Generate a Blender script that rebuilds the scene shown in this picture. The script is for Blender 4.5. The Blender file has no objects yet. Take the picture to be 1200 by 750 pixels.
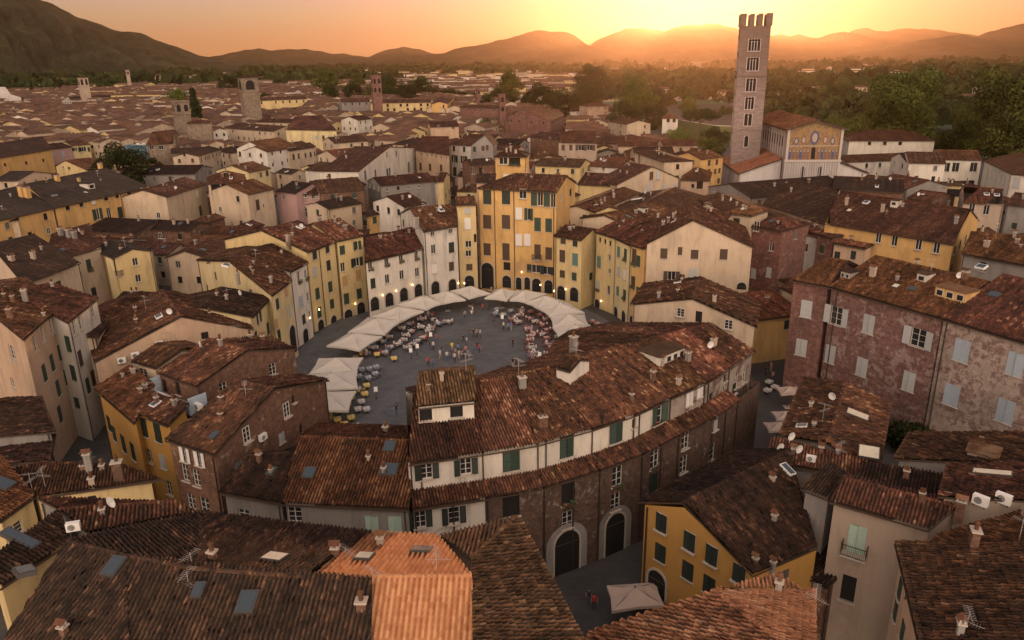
import bpy, bmesh, math, random
import numpy as np
from mathutils import Vector, Matrix
R=math.radians
rnd=random.Random(7)
scn=bpy.context.scene
COL=scn.collection
# ---------------- camera model (reference frame 1200 x 750)
F=890.;PITCH=R(18.9);ROLL=R(-.8);HC=44.
CP,SP=math.cos(PITCH),math.sin(PITCH);CR,SR=math.cos(ROLL),math.sin(ROLL)
CAMP=np.array([0,0,HC])
def ray(x,y):
    u=x-600.;v=375.-y
    u,v=CR*u-SR*v, SR*u+CR*v
    return np.array([u, F*CP+v*SP, -F*SP+v*CP])
def P(x,y,z):
    r=ray(x,y);t=(z-HC)/r[2];return np.array([r[0]*t,r[1]*t,z])
def PY(x,y,Y):
    r=ray(x,y);t=Y/r[1];return np.array([r[0]*t,Y,HC+r[2]*t])
def proj(p):
    X,Y,Z=p[0],p[1],p[2]-HC
    d=Y*CP-Z*SP; v=(Y*SP+Z*CP)*F/d; u=X*F/d
    u,v=CR*u+SR*v,-SR*u+CR*v
    return 600+u,375-v,d
def onplane(x,y,p0,n):
    r=ray(x,y);t=np.dot(np.array(p0)-CAMP,n)/np.dot(r,n);return CAMP+r*t
# ---------------- object helpers
def link(o,parent=None):
    COL.objects.link(o)
    if parent is not None:o.parent=parent
    return o
def tag(o,label=None,cat=None,group=None,kind=None):
    if label:o['label']=label
    if cat:o['category']=cat
    if group:o['group']=group
    if kind:o['kind']=kind
    return o
def empty(name,loc,rz=0,**k):
    o=bpy.data.objects.new(name,None);o.location=loc;o.rotation_euler=(0,0,rz);o.empty_display_size=.5
    link(o);tag(o,**k);return o
class MB:
    def __init__(s):s.v=[];s.f=[];s.m=[];s.uv=[]
    def face(s,pts,m=0,uv=None):
        n=len(s.v);s.v.extend([tuple(map(float,p)) for p in pts]);s.f.append(tuple(range(n,n+len(pts))));s.m.append(m)
        s.uv.append(uv)
    def box(s,c,d,rz=0,m=0,tp=1.0,M=None):
        x,y,z=[q/2 for q in d];co,si=math.cos(rz),math.sin(rz)
        pts=[]
        for (a,b,e) in ((-1,-1,-1),(1,-1,-1),(1,1,-1),(-1,1,-1),(-1,-1,1),(1,-1,1),(1,1,1),(-1,1,1)):
            k=tp if e>0 else 1
            X,Y,Z=a*x*k,b*y*k,e*z
            q=(c[0]+co*X-si*Y,c[1]+si*X+co*Y,c[2]+Z)
            pts.append(M@Vector(q) if M else q)
        n=len(s.v);s.v.extend([tuple(map(float,p)) for p in pts])
        for f in ((3,2,1,0),(4,5,6,7),(0,1,5,4),(1,2,6,5),(2,3,7,6),(3,0,4,7)):
            s.f.append(tuple(n+i for i in f));s.m.append(m);s.uv.append(None)
    def tube(s,p,q,r,n=6,m=0,r2=None):
        p=Vector([float(a) for a in p]);q=Vector([float(a) for a in q]);d=(q-p)
        if d.length<1e-6:return
        d.normalize();a=d.orthogonal().normalized();b=d.cross(a);r2=r if r2 is None else r2
        k=len(s.v)
        for (c,rr) in ((p,r),(q,r2)):
            for i in range(n):
                t=2*math.pi*i/n;s.v.append(tuple(c+(a*math.cos(t)+b*math.sin(t))*rr))
        for i in range(n):
            j=(i+1)%n;s.f.append((k+i,k+j,k+n+j,k+n+i));s.m.append(m);s.uv.append(None)
        s.f.append(tuple(k+i for i in range(n))[::-1]);s.m.append(m);s.uv.append(None)
        s.f.append(tuple(k+n+i for i in range(n)));s.m.append(m);s.uv.append(None)
    def add(s,V,Fc,m=0,UV=None):
        n=len(s.v);s.v.extend(V);
        for i,f in enumerate(Fc):
            s.f.append(tuple(n+a for a in f));s.m.append(m);s.uv.append(UV[i] if UV is not None else None)
    def mesh(s,name,mats,origin=(0,0,0),smooth=False):
        me=bpy.data.meshes.new(name)
        o=np.array(origin,float)
        V=np.array(s.v,float).reshape(-1,3)-o
        me.from_pydata(V.tolist(),[],s.f)
        for m in mats:me.materials.append(m)
        if len(mats)>1:me.polygons.foreach_set('material_index',np.array(s.m,dtype=np.int32))
        if any(u is not None for u in s.uv):
            l=me.uv_layers.new(name='UVMap');buf=np.zeros((len(me.loops),2),np.float32);k=0
            for f,u in zip(s.f,s.uv):
                if u is not None:buf[k:k+len(f)]=u
                k+=len(f)
            l.data.foreach_set('uv',buf.ravel())
        if smooth:me.polygons.foreach_set('use_smooth',np.ones(len(me.polygons),dtype=bool))
        me.update();return me
    def build(s,name,mats,parent=None,origin=(0,0,0),smooth=False):
        if not isinstance(mats,(list,tuple)):mats=[mats]
        o=bpy.data.objects.new(name,s.mesh(name,mats,origin,smooth));link(o,parent)
        if parent is None:o.location=origin
        return o
# fast mesh from numpy grids
def np_mesh(name,V,Q,mat,uv=None,extra=None,smooth=False,mats=None,mi=None):
    """V Nx3, Q Mx4 quads, uv Nx2 per vertex ; extra = MB of polygons"""
    nv=len(V);nq=len(Q)
    me=bpy.data.meshes.new(name)
    loops=Q.ravel();starts=np.arange(nq)*4;tot=np.full(nq,4)
    uvl=uv[loops] if uv is not None else None
    if extra is not None and extra.v:
        eV=np.array(extra.v,float);V=np.vstack([V,eV]);el=[];es=[];et=[];k=len(loops)
        for f in extra.f:
            el.extend([nv+a for a in f]);es.append(k);et.append(len(f));k+=len(f)
        loops=np.concatenate([loops,np.array(el)]);starts=np.concatenate([starts,np.array(es)]);tot=np.concatenate([tot,np.array(et)])
        if uvl is not None:
            eu=[]
            for f,u in zip(extra.f,extra.uv):
                eu.extend(u if u is not None else [(0.5,0.5)]*len(f))
            uvl=np.vstack([uvl,np.array(eu)])
    me.vertices.add(len(V));me.vertices.foreach_set('co',np.ascontiguousarray(V,dtype=np.float32).ravel())
    me.loops.add(len(loops));me.loops.foreach_set('vertex_index',loops.astype(np.int32))
    me.polygons.add(len(starts));me.polygons.foreach_set('loop_start',starts.astype(np.int32));me.polygons.foreach_set('loop_total',tot.astype(np.int32))
    if uvl is not None:
        l=me.uv_layers.new(name='UVMap');l.data.foreach_set('uv',uvl.astype(np.float32).ravel())
    for m in (mats or [mat]):me.materials.append(m)
    if mi is not None:
        a=np.zeros(len(starts),np.int32);a[:len(mi)]=mi
        if extra is not None and extra.v:a[nq:]=np.array(extra.m)
        me.polygons.foreach_set('material_index',a)
    if smooth:me.polygons.foreach_set('use_smooth',np.ones(len(starts),dtype=bool))
    me.update(calc_edges=True);return me
# ---------------- materials
MATS={}
class NT:
    def __init__(s,name):
        s.m=bpy.data.materials.new(name);s.m.use_nodes=True;s.t=s.m.node_tree;s.n=s.t.nodes;s.l=s.t.links
        s.b=s.n['Principled BSDF'];s.out=s.n['Material Output']
    def node(s,ty,**k):
        n=s.n.new(ty)
        for a,v in k.items():
            if a.startswith('i_'):n.inputs[a[2:].replace('_',' ')].default_value=v
            else:setattr(n,a,v)
        return n
    def link(s,a,b):s.l.new(a,b)
    def math(s,op,a,b=None,c=None):
        n=s.n.new('ShaderNodeMath');n.operation=op
        for i,x in enumerate((a,b,c)):
            if x is None:continue
            if isinstance(x,(int,float)):n.inputs[i].default_value=x
            else:s.l.new(x,n.inputs[i])
        return n.outputs[0]
    def mix(s,f,a,b,mode='MIX'):
        n=s.n.new('ShaderNodeMix');n.data_type='RGBA';n.blend_type=mode
        for i,x in ((0,f),(6,a),(7,b)):
            if isinstance(x,(int,float)):n.inputs[i].default_value=x
            elif isinstance(x,tuple):n.inputs[i].default_value=(x[0],x[1],x[2],1)
            else:s.l.new(x,n.inputs[i])
        return n.outputs[2]
    def ramp(s,f,stops):
        n=s.n.new('ShaderNodeValToRGB');e=n.color_ramp.elements
        while len(e)>1:e.remove(e[-1])
        for i,(p,c) in enumerate(stops):
            k=e[0] if i==0 else e.new(p);k.position=p;k.color=(c[0],c[1],c[2],1) if isinstance(c,tuple) else (c,c,c,1)
        s.l.new(f,n.inputs[0]);return n.outputs[0]
    def noise(s,vec,scale,detail=4,rough=.6,dist=0):
        n=s.n.new('ShaderNodeTexNoise');n.inputs['Scale'].default_value=scale;n.inputs['Detail'].default_value=detail
        n.inputs['Roughness'].default_value=rough;n.inputs['Distortion'].default_value=dist
        if vec is not None:s.l.new(vec,n.inputs['Vector'])
        return n.outputs[0]
    def coord(s,kind='Object',scale=None):
        n=s.n.new('ShaderNodeTexCoord');o=n.outputs[kind]
        if scale:
            m=s.n.new('ShaderNodeMapping');m.inputs['Scale'].default_value=scale;s.l.new(o,m.inputs[0]);o=m.outputs[0]
        return o
    def pos(s,scale=None):
        n=s.n.new('ShaderNodeNewGeometry');o=n.outputs['Position']
        if scale:
            m=s.n.new('ShaderNodeMapping');m.inputs['Scale'].default_value=scale;s.l.new(o,m.inputs[0]);o=m.outputs[0]
        return o
    def bump(s,h,strength=.5,dist=.05,normal=None):
        n=s.n.new('ShaderNodeBump');n.inputs['Strength'].default_value=strength;n.inputs['Distance'].default_value=dist
        s.l.new(h,n.inputs['Height'])
        if normal:s.l.new(normal,n.inputs['Normal'])
        s.l.new(n.outputs[0],s.b.inputs['Normal']);return n.outputs[0]
    def col(s,c):
        if isinstance(c,tuple):s.b.inputs['Base Color'].default_value=(c[0],c[1],c[2],1)
        else:s.l.new(c,s.b.inputs['Base Color'])
    def rough(s,r,spec=None):
        if isinstance(r,(int,float)):s.b.inputs['Roughness'].default_value=r
        else:s.l.new(r,s.b.inputs['Roughness'])
        if spec is not None:s.b.inputs['Specular IOR Level'].default_value=spec
def mul3(c,k):return tuple(x*k for x in c)
TILE_PAL={
 'brown':[(0,(.026,.016,.013)),(.25,(.070,.036,.025)),(.55,(.140,.062,.039)),(.8,(.22,.097,.057)),(.93,(.36,.160,.088)),(1,(.48,.29,.17))],
 'dark':[(0,(.020,.015,.013)),(.3,(.045,.028,.022)),(.6,(.080,.044,.032)),(.85,(.125,.064,.044)),(1,(.24,.12,.075))],
 'red':[(0,(.04,.020,.013)),(.25,(.115,.050,.028)),(.55,(.21,.086,.044)),(.8,(.31,.13,.066)),(1,(.48,.24,.13))],
 'ochre':[(0,(.05,.032,.018)),(.25,(.11,.062,.034)),(.55,(.19,.105,.056)),(.8,(.29,.165,.09)),(1,(.42,.26,.15))],
 'orange':[(0,(.36,.165,.075)),(.5,(.46,.22,.105)),(1,(.56,.30,.15))],
 'clay':[(0,(.14,.065,.035)),(.2,(.27,.12,.065)),(.5,(.38,.17,.09)),(.85,(.48,.23,.125)),(1,(.52,.3,.18))],
 'slate':[(0,(.040,.031,.027)),(.5,(.066,.050,.042)),(1,(.11,.085,.068))],
}
def tile_mat(kind,geo):
    key=('tile',kind,geo)
    if key in MATS:return MATS[key]
    t=NT('roof_tile_'+kind);uv=t.coord('UV')
    fl=t.n.new('ShaderNodeVectorMath');fl.operation='FLOOR';t.link(uv,fl.inputs[0])
    oi=t.n.new('ShaderNodeObjectInfo')
    ad=t.n.new('ShaderNodeVectorMath');ad.operation='ADD';t.link(fl.outputs[0],ad.inputs[0])
    cx=t.n.new('ShaderNodeCombineXYZ');t.link(t.math('MULTIPLY',oi.outputs['Random'],97.),cx.inputs[2]);t.link(cx.outputs[0],ad.inputs[1])
    wn=t.n.new('ShaderNodeTexWhiteNoise');wn.noise_dimensions='3D';t.link(ad.outputs[0],wn.inputs[0])
    pos=t.pos()
    big=t.noise(pos,.22,4,.65,.6)
    mid=t.noise(pos,1.3,3,.6)
    new=kind in('orange',)
    sxx=t.n.new('ShaderNodeSeparateXYZ');t.link(uv,sxx.inputs[0])
    colw=t.n.new('ShaderNodeTexWhiteNoise');colw.noise_dimensions='2D';cxc=t.n.new('ShaderNodeCombineXYZ');t.link(t.math('FLOOR',t.math('MULTIPLY',sxx.outputs[0],.5)),cxc.inputs[0]);t.link(oi.outputs['Random'],cxc.inputs[1]);t.link(cxc.outputs[0],colw.inputs[0])
    # random per tile value biased by patches
    v=t.math('ADD',t.math('MULTIPLY',wn.outputs[0],.38 if not new else .85),t.math('MULTIPLY',t.math('SUBTRACT',big,.5),1.25 if not new else .8))
    v=t.math('ADD',v,t.math('MULTIPLY',t.math('SUBTRACT',mid,.5),.9 if not new else .1))
    v=t.math('ADD',v,.33 if not new else .25)
    v=t.math('ADD',v,t.math('MULTIPLY',t.math('SUBTRACT',colw.outputs[0],.5),.34 if not new else .1))
    # rare fresh tiles
    wn2=t.n.new('ShaderNodeTexWhiteNoise');wn2.noise_dimensions='3D'
    a2=t.n.new('ShaderNodeVectorMath');a2.operation='ADD';t.link(ad.outputs[0],a2.inputs[0]);a2.inputs[1].default_value=(31.3,11.1,5.5);t.link(a2.outputs[0],wn2.inputs[0])
    fresh=t.math('GREATER_THAN',wn2.outputs[0],.955 if not new else 2)
    v=t.math('ADD',v,t.math('MULTIPLY',fresh,.35))
    c=t.ramp(v,TILE_PAL[kind])
    if not new:
        # lichen and soot patches
        li=t.ramp(t.noise(pos,.9,6,.7,.5),[(.56,0.),(.72,1.)])
        c=t.mix(t.math('MULTIPLY',li,.55),c,(.125,.105,.075))
        so=t.ramp(t.noise(pos,.5,5,.7,1.),[(.52,0.),(.75,1.)])
        c=t.mix(t.math('MULTIPLY',so,.5),c,(.035,.027,.024))
        fine=t.noise(pos,9.,3,.7)
        c=t.mix(1.,c,t.ramp(fine,[(.25,.55),(.75,1.4)]),'MULTIPLY')
    # hollow channel tiles painted darker: recess shade and some moss put into the colour
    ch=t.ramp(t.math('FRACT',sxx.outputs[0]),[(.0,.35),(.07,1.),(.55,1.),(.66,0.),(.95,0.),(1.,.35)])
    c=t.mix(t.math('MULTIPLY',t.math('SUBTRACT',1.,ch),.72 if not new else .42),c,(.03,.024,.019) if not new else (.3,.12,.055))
    hs=t.n.new('ShaderNodeHueSaturation');t.link(c,hs.inputs['Color'])
    t.link(t.math('ADD',t.math('MULTIPLY',oi.outputs['Random'],.022),.489),hs.inputs['Hue'])
    r2=t.math('FRACT',t.math('MULTIPLY',oi.outputs['Random'],13.7))
    t.link(t.math('ADD',t.math('MULTIPLY',r2,.38 if not new else 0.),.44 if not new else .92),hs.inputs['Value'])
    t.col(hs.outputs[0]);t.rough(.9,.15)
    if not geo:
        sx=t.n.new('ShaderNodeSeparateXYZ');t.link(uv,sx.inputs[0])
        hu=t.math('ABSOLUTE',t.math('SINE',t.math('MULTIPLY',sx.outputs[0],math.pi)))
        hv=t.math('MULTIPLY',t.math('FRACT',sx.outputs[1]),-.35)
        t.bump(t.math('ADD',hu,hv),1.,.11)
    else:
        t.bump(t.noise(pos,14,3),.35,.02)
    MATS[key]=t.m;return t.m
def stucco(name,c,dirt=(.12,.09,.07),amt=.5,patch=None,pamt=.4,rough=.92):
    key=('st',name)
    if key in MATS:return MATS[key]
    t=NT('stucco_'+name);p=t.pos()
    oi=t.n.new('ShaderNodeObjectInfo')
    n1=t.noise(t.pos((1,1,.28)),.55,6,.68,.4)
    n2=t.noise(p,2.6,5,.65)
    n3=t.noise(p,.17,3,.5)
    base=t.mix(t.ramp(n3,[(.35,0.),(.7,1.)]),c,mul3(c,.82))
    col=t.mix(t.math('MULTIPLY',t.ramp(n1,[(.48,0.),(.74,1.)]),amt),base,dirt)
    col=t.mix(t.math('MULTIPLY',t.ramp(n2,[(.55,0.),(.8,1.)]),amt*.55),col,mul3(c,.5))
    if patch:
        n4=t.noise(p,.45,7,.72,.9)
        col=t.mix(t.ramp(n4,[(1-pamt-.07,0.),(1-pamt+.03,1.)]),col,patch)
    st=t.noise(t.pos((3.2,3.2,.16)),1.0,3,.6)
    col=t.mix(t.math('MULTIPLY',t.ramp(st,[(.55,0.),(.78,1.)]),amt*.7),col,mul3(dirt,1.3))
    t.col(col);t.rough(rough,.2);t.bump(t.noise(p,5,5,.7),.35,.04)
    MATS[key]=t.m;return t.m
def brickwall(name,c1,c2,mortar,patch,pamt,scale=1.):
    key=('bk',name)
    if key in MATS:return MATS[key]
    t=NT('brick_'+name);p=t.pos()
    # wall space: horizontal run + height
    sx=t.n.new('ShaderNodeSeparateXYZ');t.link(p,sx.inputs[0])
    cx=t.n.new('ShaderNodeCombineXYZ');t.link(t.math('ADD',sx.outputs[0],t.math('MULTIPLY',sx.outputs[1],.83)),cx.inputs[0]);t.link(sx.outputs[2],cx.inputs[1])
    b=t.n.new('ShaderNodeTexBrick');t.link(cx.outputs[0],b.inputs['Vector']);b.inputs['Scale'].default_value=1
    b.inputs['Brick Width'].default_value=.34*scale;b.inputs['Row Height'].default_value=.12*scale;b.inputs['Mortar Size'].default_value=.018
    b.inputs['Color1'].default_value=(*c1,1);b.inputs['Color2'].default_value=(*c2,1);b.inputs['Mortar'].default_value=(*mortar,1)
    n1=t.noise(p,.4,7,.72,1.1);n2=t.noise(p,1.9,6,.7,.5);n3=t.noise(p,.2,4,.6)
    col=t.mix(1.,b.outputs[0],t.ramp(n2,[(.3,.5),(.72,1.35)]),'MULTIPLY')
    col=t.mix(t.ramp(t.math('ADD',n1,t.math('MULTIPLY',t.math('SUBTRACT',n2,.5),.5)),[(1-pamt-.035,0.),(1-pamt+.02,1.)]),col,t.mix(t.ramp(n2,[(.35,0.),(.65,1.)]),mul3(patch,.6),patch))
    col=t.mix(t.math('MULTIPLY',t.ramp(n3,[(.5,0.),(.7,1.)]),.5),col,mul3(mortar,.35))
    t.col(col);t.rough(.93,.15);t.bump(t.math('ADD',t.math('MULTIPLY',b.outputs[1],-.5),n2),.6,.05)
    MATS[key]=t.m;return t.m
def plain(name,c,rough=.6,metal=0,var=.25,scale=3,spec=None,emit=None,trans=0):
    key=('pl',name)
    if key in MATS:return MATS[key]
    t=NT(name);n=t.noise(t.pos(),scale,4,.65)
    t.col(t.mix(n,mul3(c,1-var),mul3(c,1+var)));t.rough(rough,spec);t.b.inputs['Metallic'].default_value=metal
    if emit:
        t.b.inputs['Emission Color'].default_value=(*emit[0],1);t.b.inputs['Emission Strength'].default_value=emit[1]
    MATS[key]=t.m;return t.m
WALL={
 'cream':lambda:stucco('cream',(.54,.43,.31),(.16,.12,.09),amt=.5),
 'peach':lambda:stucco('peach',(.50,.36,.25),(.15,.11,.08),amt=.5),
 'white':lambda:stucco('white',(.62,.58,.51),(.2,.17,.14),.6),
 'palewhite':lambda:stucco('palewhite',(.66,.61,.52),(.22,.19,.15),.5),
 'yellow':lambda:stucco('yellow',(.60,.38,.15),(.22,.14,.07),.6),
 'ocher':lambda:stucco('ocher',(.50,.28,.08),(.25,.16,.06),.3),
 'paleyellow':lambda:stucco('paleyellow',(.62,.48,.24),(.22,.16,.1),.62),
 'lightyellow':lambda:stucco('lightyellow',(.66,.54,.30),(.22,.17,.1),.6),
 'pink':lambda:stucco('pink',(.42,.27,.25),(.2,.14,.12),.4),
 'beige':lambda:stucco('beige',(.40,.32,.25),(.18,.13,.1),.5),
 'grey':lambda:stucco('grey',(.26,.24,.22),(.1,.09,.08),.6),
 'darkgrey':lambda:stucco('darkgrey',(.12,.115,.115),(.05,.05,.05),.6,(.2,.17,.15),.35),
 'oldwhite':lambda:stucco('oldwhite',(.60,.56,.49),(.14,.12,.1),.7,(.24,.2,.17),.33),
 'shabby':lambda:stucco('shabby',(.34,.29,.25),(.1,.08,.07),.8,(.13,.09,.07),.46),
 'brick':lambda:brickwall('brown',(.15,.07,.045),(.21,.1,.06),(.17,.13,.1),(.34,.26,.2),.36),
 'brickred':lambda:brickwall('red',(.17,.07,.055),(.23,.1,.08),(.2,.14,.12),(.3,.19,.17),.40),
 'palace':lambda:brickwall('palace',(.17,.078,.07),(.24,.12,.105),(.2,.14,.12),(.34,.245,.215),.44),
 'palaceold':lambda:brickwall('palaceold',(.20,.12,.10),(.3,.2,.17),(.3,.23,.2),(.42,.34,.285),.52),
 'stone':lambda:brickwall('stone',(.2,.15,.11),(.28,.22,.16),(.2,.16,.13),(.34,.27,.2),.42,1.6),
 'marble':lambda:stucco('marble',(.55,.52,.5),(.3,.25,.24),.5),
}
def WM(k):return WALL[k]()
SH={'dgrey':(.11,.105,.10),'green':(.022,.045,.03),'brown':(.06,.035,.022),'grey':(.36,.37,.365),'blue':(.30,.355,.40),'darkgreen':(.014,.024,.018),'white':(.6,.58,.54),'teal':(.08,.16,.15),'palegreen':(.32,.43,.36),'tan':(.4,.25,.11)}
def shm(k):return plain('shutter_'+k,SH[k],.65,var=.2)
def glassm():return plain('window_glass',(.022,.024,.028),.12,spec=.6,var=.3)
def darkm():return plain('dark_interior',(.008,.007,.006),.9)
def framem():return plain('window_frame_white',(.55,.52,.47),.6,var=.12)
def woodm():return plain('dark_wood',(.06,.038,.025),.7)
def stonem():return plain('pale_stone',(.42,.37,.31),.85)
def metalm():return plain('pipe_metal',(.05,.04,.035),.5,.3)
def whitem():return plain('white_enamel',(.72,.71,.68),.45,var=.06)
def zincm():return plain('zinc',(.3,.33,.35),.4,.6)
# ---------------- roofs
TW,TR=.265,.40
def hashn(a,b,s):
    x=np.sin(a*127.1+b*311.7+s*74.7)*43758.5453;return x-np.floor(x)
def roof_patch(poly,seed=0,tw=TW,tr=TR,lod=0,rough=1.):
    """poly: Nx3, poly[0]->poly[1] is the eave. returns V,Q,UV arrays + slab MB"""
    poly=[np.array(p,float) for p in poly]
    e=poly[1]-poly[0];e[2]=0;L=np.linalg.norm(e);ux=e/L
    c=sum(poly)/len(poly);nx=np.array([-ux[1],ux[0],0])
    if np.dot(c-poly[0],nx)<0:nx=-nx
    o=poly[0]
    U=np.array([np.dot(p-o,ux) for p in poly]);W=np.array([np.dot(p-o,nx) for p in poly]);Z=np.array([p[2] for p in poly])
    umin,umax=U.min()+1e-4,U.max()-1e-4
    wmax=W.max();dz=abs(Z[np.argmax(W)]-Z[0]);cosp=wmax/max(1e-3,math.hypot(wmax,dz))
    nc=max(2,int(round((umax-umin)/tw)))
    if lod==0:fr=np.array([0,.08,.24,.44,.60,.70]);hh=np.array([0,.09,.155,.165,.12,.01])
    elif lod==1:fr=np.array([0,.2,.5,.7]);hh=np.array([0,.15,.15,0])
    else:fr=np.array([0.]);hh=np.array([0.])
    if lod==2:nc2=max(1,int((umax-umin)/3))
    cols=np.arange(nc if lod<2 else nc2)
    n_=len(cols)
    us=(cols[:,None]+fr[None,:]).ravel()/n_
    us=np.append(us,1.);hs=np.append(np.tile(hh,n_),0)
    ucol=np.append(np.repeat(cols,len(fr)),n_-1)
    uu=umin+us*(umax-umin)
    lo=np.full(len(uu),1e9);hi=np.full(len(uu),-1e9);zl=np.zeros(len(uu));zh=np.zeros(len(uu))
    n=len(poly)
    for i in range(n):
        j=(i+1)%n;a,b=U[i],U[j]
        if abs(a-b)<1e-5:continue
        t=(uu-a)/(b-a);ok=(t>=-1e-6)&(t<=1+1e-6)
        w=W[i]+(W[j]-W[i])*t;z=Z[i]+(Z[j]-Z[i])*t
        m=ok&(w<lo);lo=np.where(m,w,lo);zl=np.where(m,z,zl)
        m=ok&(w>hi);hi=np.where(m,w,hi);zh=np.where(m,z,zh)
    lo=np.minimum(lo,hi)
    rows_h=tr*cosp
    w0=W.min();nr=max(1,int(math.ceil((W.max()-w0)/rows_h)))
    if lod==2:nr=max(1,int(math.ceil((W.max()-w0)/4)));rows_h=(W.max()-w0)/nr
    k=np.arange(nr)
    if lod<2:
        wv=np.stack([w0+k*rows_h,w0+(k+1)*rows_h-.002],1).ravel();rowid=np.repeat(k,2);top=np.tile([1.,0.],nr)
    else:
        wv=w0+np.arange(nr+1)*rows_h;rowid=np.append(k,nr-1);top=np.zeros(nr+1)
    UU,WW=np.meshgrid(uu,wv,indexing='ij');CC,RR=np.meshgrid(ucol,rowid,indexing='ij')
    TT=np.broadcast_to(top[None,:],UU.shape);HH=np.broadcast_to(hs[:,None],UU.shape)
    if lod<2:WW=WW+(hashn(CC,RR,seed+1.)-.5)*.10*TT*rough
    WC=np.clip(WW,lo[:,None],hi[:,None])
    den=np.maximum(hi-lo,1e-6)[:,None]
    ZZ=zl[:,None]+(zh-zl)[:,None]*(WC-lo[:,None])/den
    X=o[0]+ux[0]*UU+nx[0]*WC;Y=o[1]+ux[1]*UU+nx[1]*WC
    if lod<2:UU=UU+(hashn(CC,RR,seed+3.)-.5)*.06*rough;X=o[0]+ux[0]*UU+nx[0]*WC;Y=o[1]+ux[1]*UU+nx[1]*WC
    sag=.05*np.sin(X*.55+seed)*np.sin(Y*.6+seed*2)+.035*np.sin(X*1.3+seed*3)*np.sin(Y*1.1)
    inside=np.clip((WC-lo[:,None])/1.2,0,1)*np.clip((hi[:,None]-WC)/1.2,0,1)
    jit=(hashn(CC,RR,seed+5.)-.5)*.06*rough if lod<2 else 0
    ZZ=ZZ+HH*(.85+.3*hashn(CC,RR,seed+9.))+.075*TT*(lod<2)+jit*(HH>0)+sag*inside*rough+.02
    V=np.stack([X,Y,ZZ],-1).reshape(-1,3)
    a,b=UU.shape;idx=np.arange(a*b).reshape(a,b)
    q=np.stack([idx[:-1,:-1],idx[1:,:-1],idx[1:,1:],idx[:-1,1:]],-1)
    if lod<2:
        colw=(np.abs(WC[1:,1:]-WC[1:,:-1])+np.abs(WC[:-1,1:]-WC[:-1,:-1]))
    else:colw=(WC[1:,1:]-WC[1:,:-1])+(WC[:-1,1:]-WC[:-1,:-1])
    keep=colw>1e-4 if lod==2 else np.ones_like(colw,bool)
    if lod<2:
        isin=((WW[1:,1:]>lo[1:,None]-.3)&(WW[:-1,:-1]<hi[:-1,None]+.3))
        keep=isin&~((colw<1e-4)&((WC[1:,1:]<=lo[1:,None]+1e-5)|(WC[1:,1:]>=hi[1:,None]-1e-5)))
    q=q[keep].reshape(-1,4)
    # orientation
    if np.cross(ux,nx)[2]<0:q=q[:,::-1]
    # uv : tile units ; keep inside same tile cell
    ut=(UU-umin)/(umax-umin)*nc
    if lod<2:
        vt=RR+np.where(TT>0,.05,.95)
    else:vt=(WC-w0)/(tr*cosp)
    UVv=np.stack([ut,vt],-1).reshape(-1,2)
    return V,q,UVv
def cap_tiles(mb,p,q,r=.15,fine=True):
    p=np.array(p,float);q=np.array(q,float);L=np.linalg.norm(q-p)
    if L<.2:return
    n=max(1,int(L/.45)) if fine else 1
    d=(q-p)/L;s=np.cross(d,[0,0,1]);s/=max(1e-6,np.linalg.norm(s));up=np.cross(s,d)
    for i in range(n):
        a=p+(q-p)*(i/n);b=p+(q-p)*((i+1)/n)
        r1,r2=(r*1.15,r*.85) if fine else (r,r)
        h=rnd.uniform(-.015,.015) if fine else 0
        pa=[];pb=[]
        for k in range(5):
            t=math.pi*k/4;cx,sx=math.cos(t),math.sin(t)
            pa.append(a+s*cx*r1+up*(sx*r1+.02+h));pb.append(b+s*cx*r2+up*(sx*r2+.02+h))
        uvb=(i+.5+97,rnd.random()*40)
        for k in range(4):mb.face([pa[k],pb[k],pb[k+1],pa[k+1]],0,[uvb]*4)
        mb.face(pa,0,[uvb]*5)
def make_roof(parent,patches,caps,tile,dist,seed=0,thick=.16,name='roof',soffit=True,tw=TW):
    """patches: list of polys (world). One roof object."""
    o=np.array(parent.location)
    lod=0 if dist<85 else (1 if dist<150 else 2)
    Vs=[];Qs=[];Us=[];n=0;ex=MB()
    for i,poly in enumerate(patches):
        V,q,uv=roof_patch(poly,seed+i*3.1,lod=lod,tw=tw,rough=0.3 if tile=='orange' else 1.)
        Vs.append(V);Qs.append(q+n);Us.append(uv+np.array([i*211.,0]));n+=len(V)
        # slab under the tiles
        pl=[np.array(p,float) for p in poly]
        c=np.cross(pl[1]-pl[0],pl[2]-pl[1])
        if c[2]<0:pl=pl[::-1]
        lo_=[p-np.array([0,0,thick]) for p in pl];up_=[p-np.array([0,0,.012]) for p in pl]
        V2,q2,_=roof_patch(poly,seed,lod=2,rough=0.);V2=V2-np.array([0,0,thick+.03]);ex.add([tuple(v) for v in V2],[tuple(f[::-1]) for f in q2],1)
        for k in range(len(pl)):
            j=(k+1)%len(pl);ex.face([lo_[k],lo_[j],up_[j],up_[k]],1)
    for (a,b) in caps:cap_tiles(ex,a,b,fine=lod<2)
    # caps material 0
    V=np.vstack(Vs)-o;Q=np.vstack(Qs);UV=np.vstack(Us)
    ex.v=[tuple(np.array(v)-o) for v in ex.v]
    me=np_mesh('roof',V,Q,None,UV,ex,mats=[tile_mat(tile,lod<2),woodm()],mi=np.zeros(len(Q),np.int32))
    ob=bpy.data.objects.new(name,me);link(ob,parent);return ob
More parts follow.
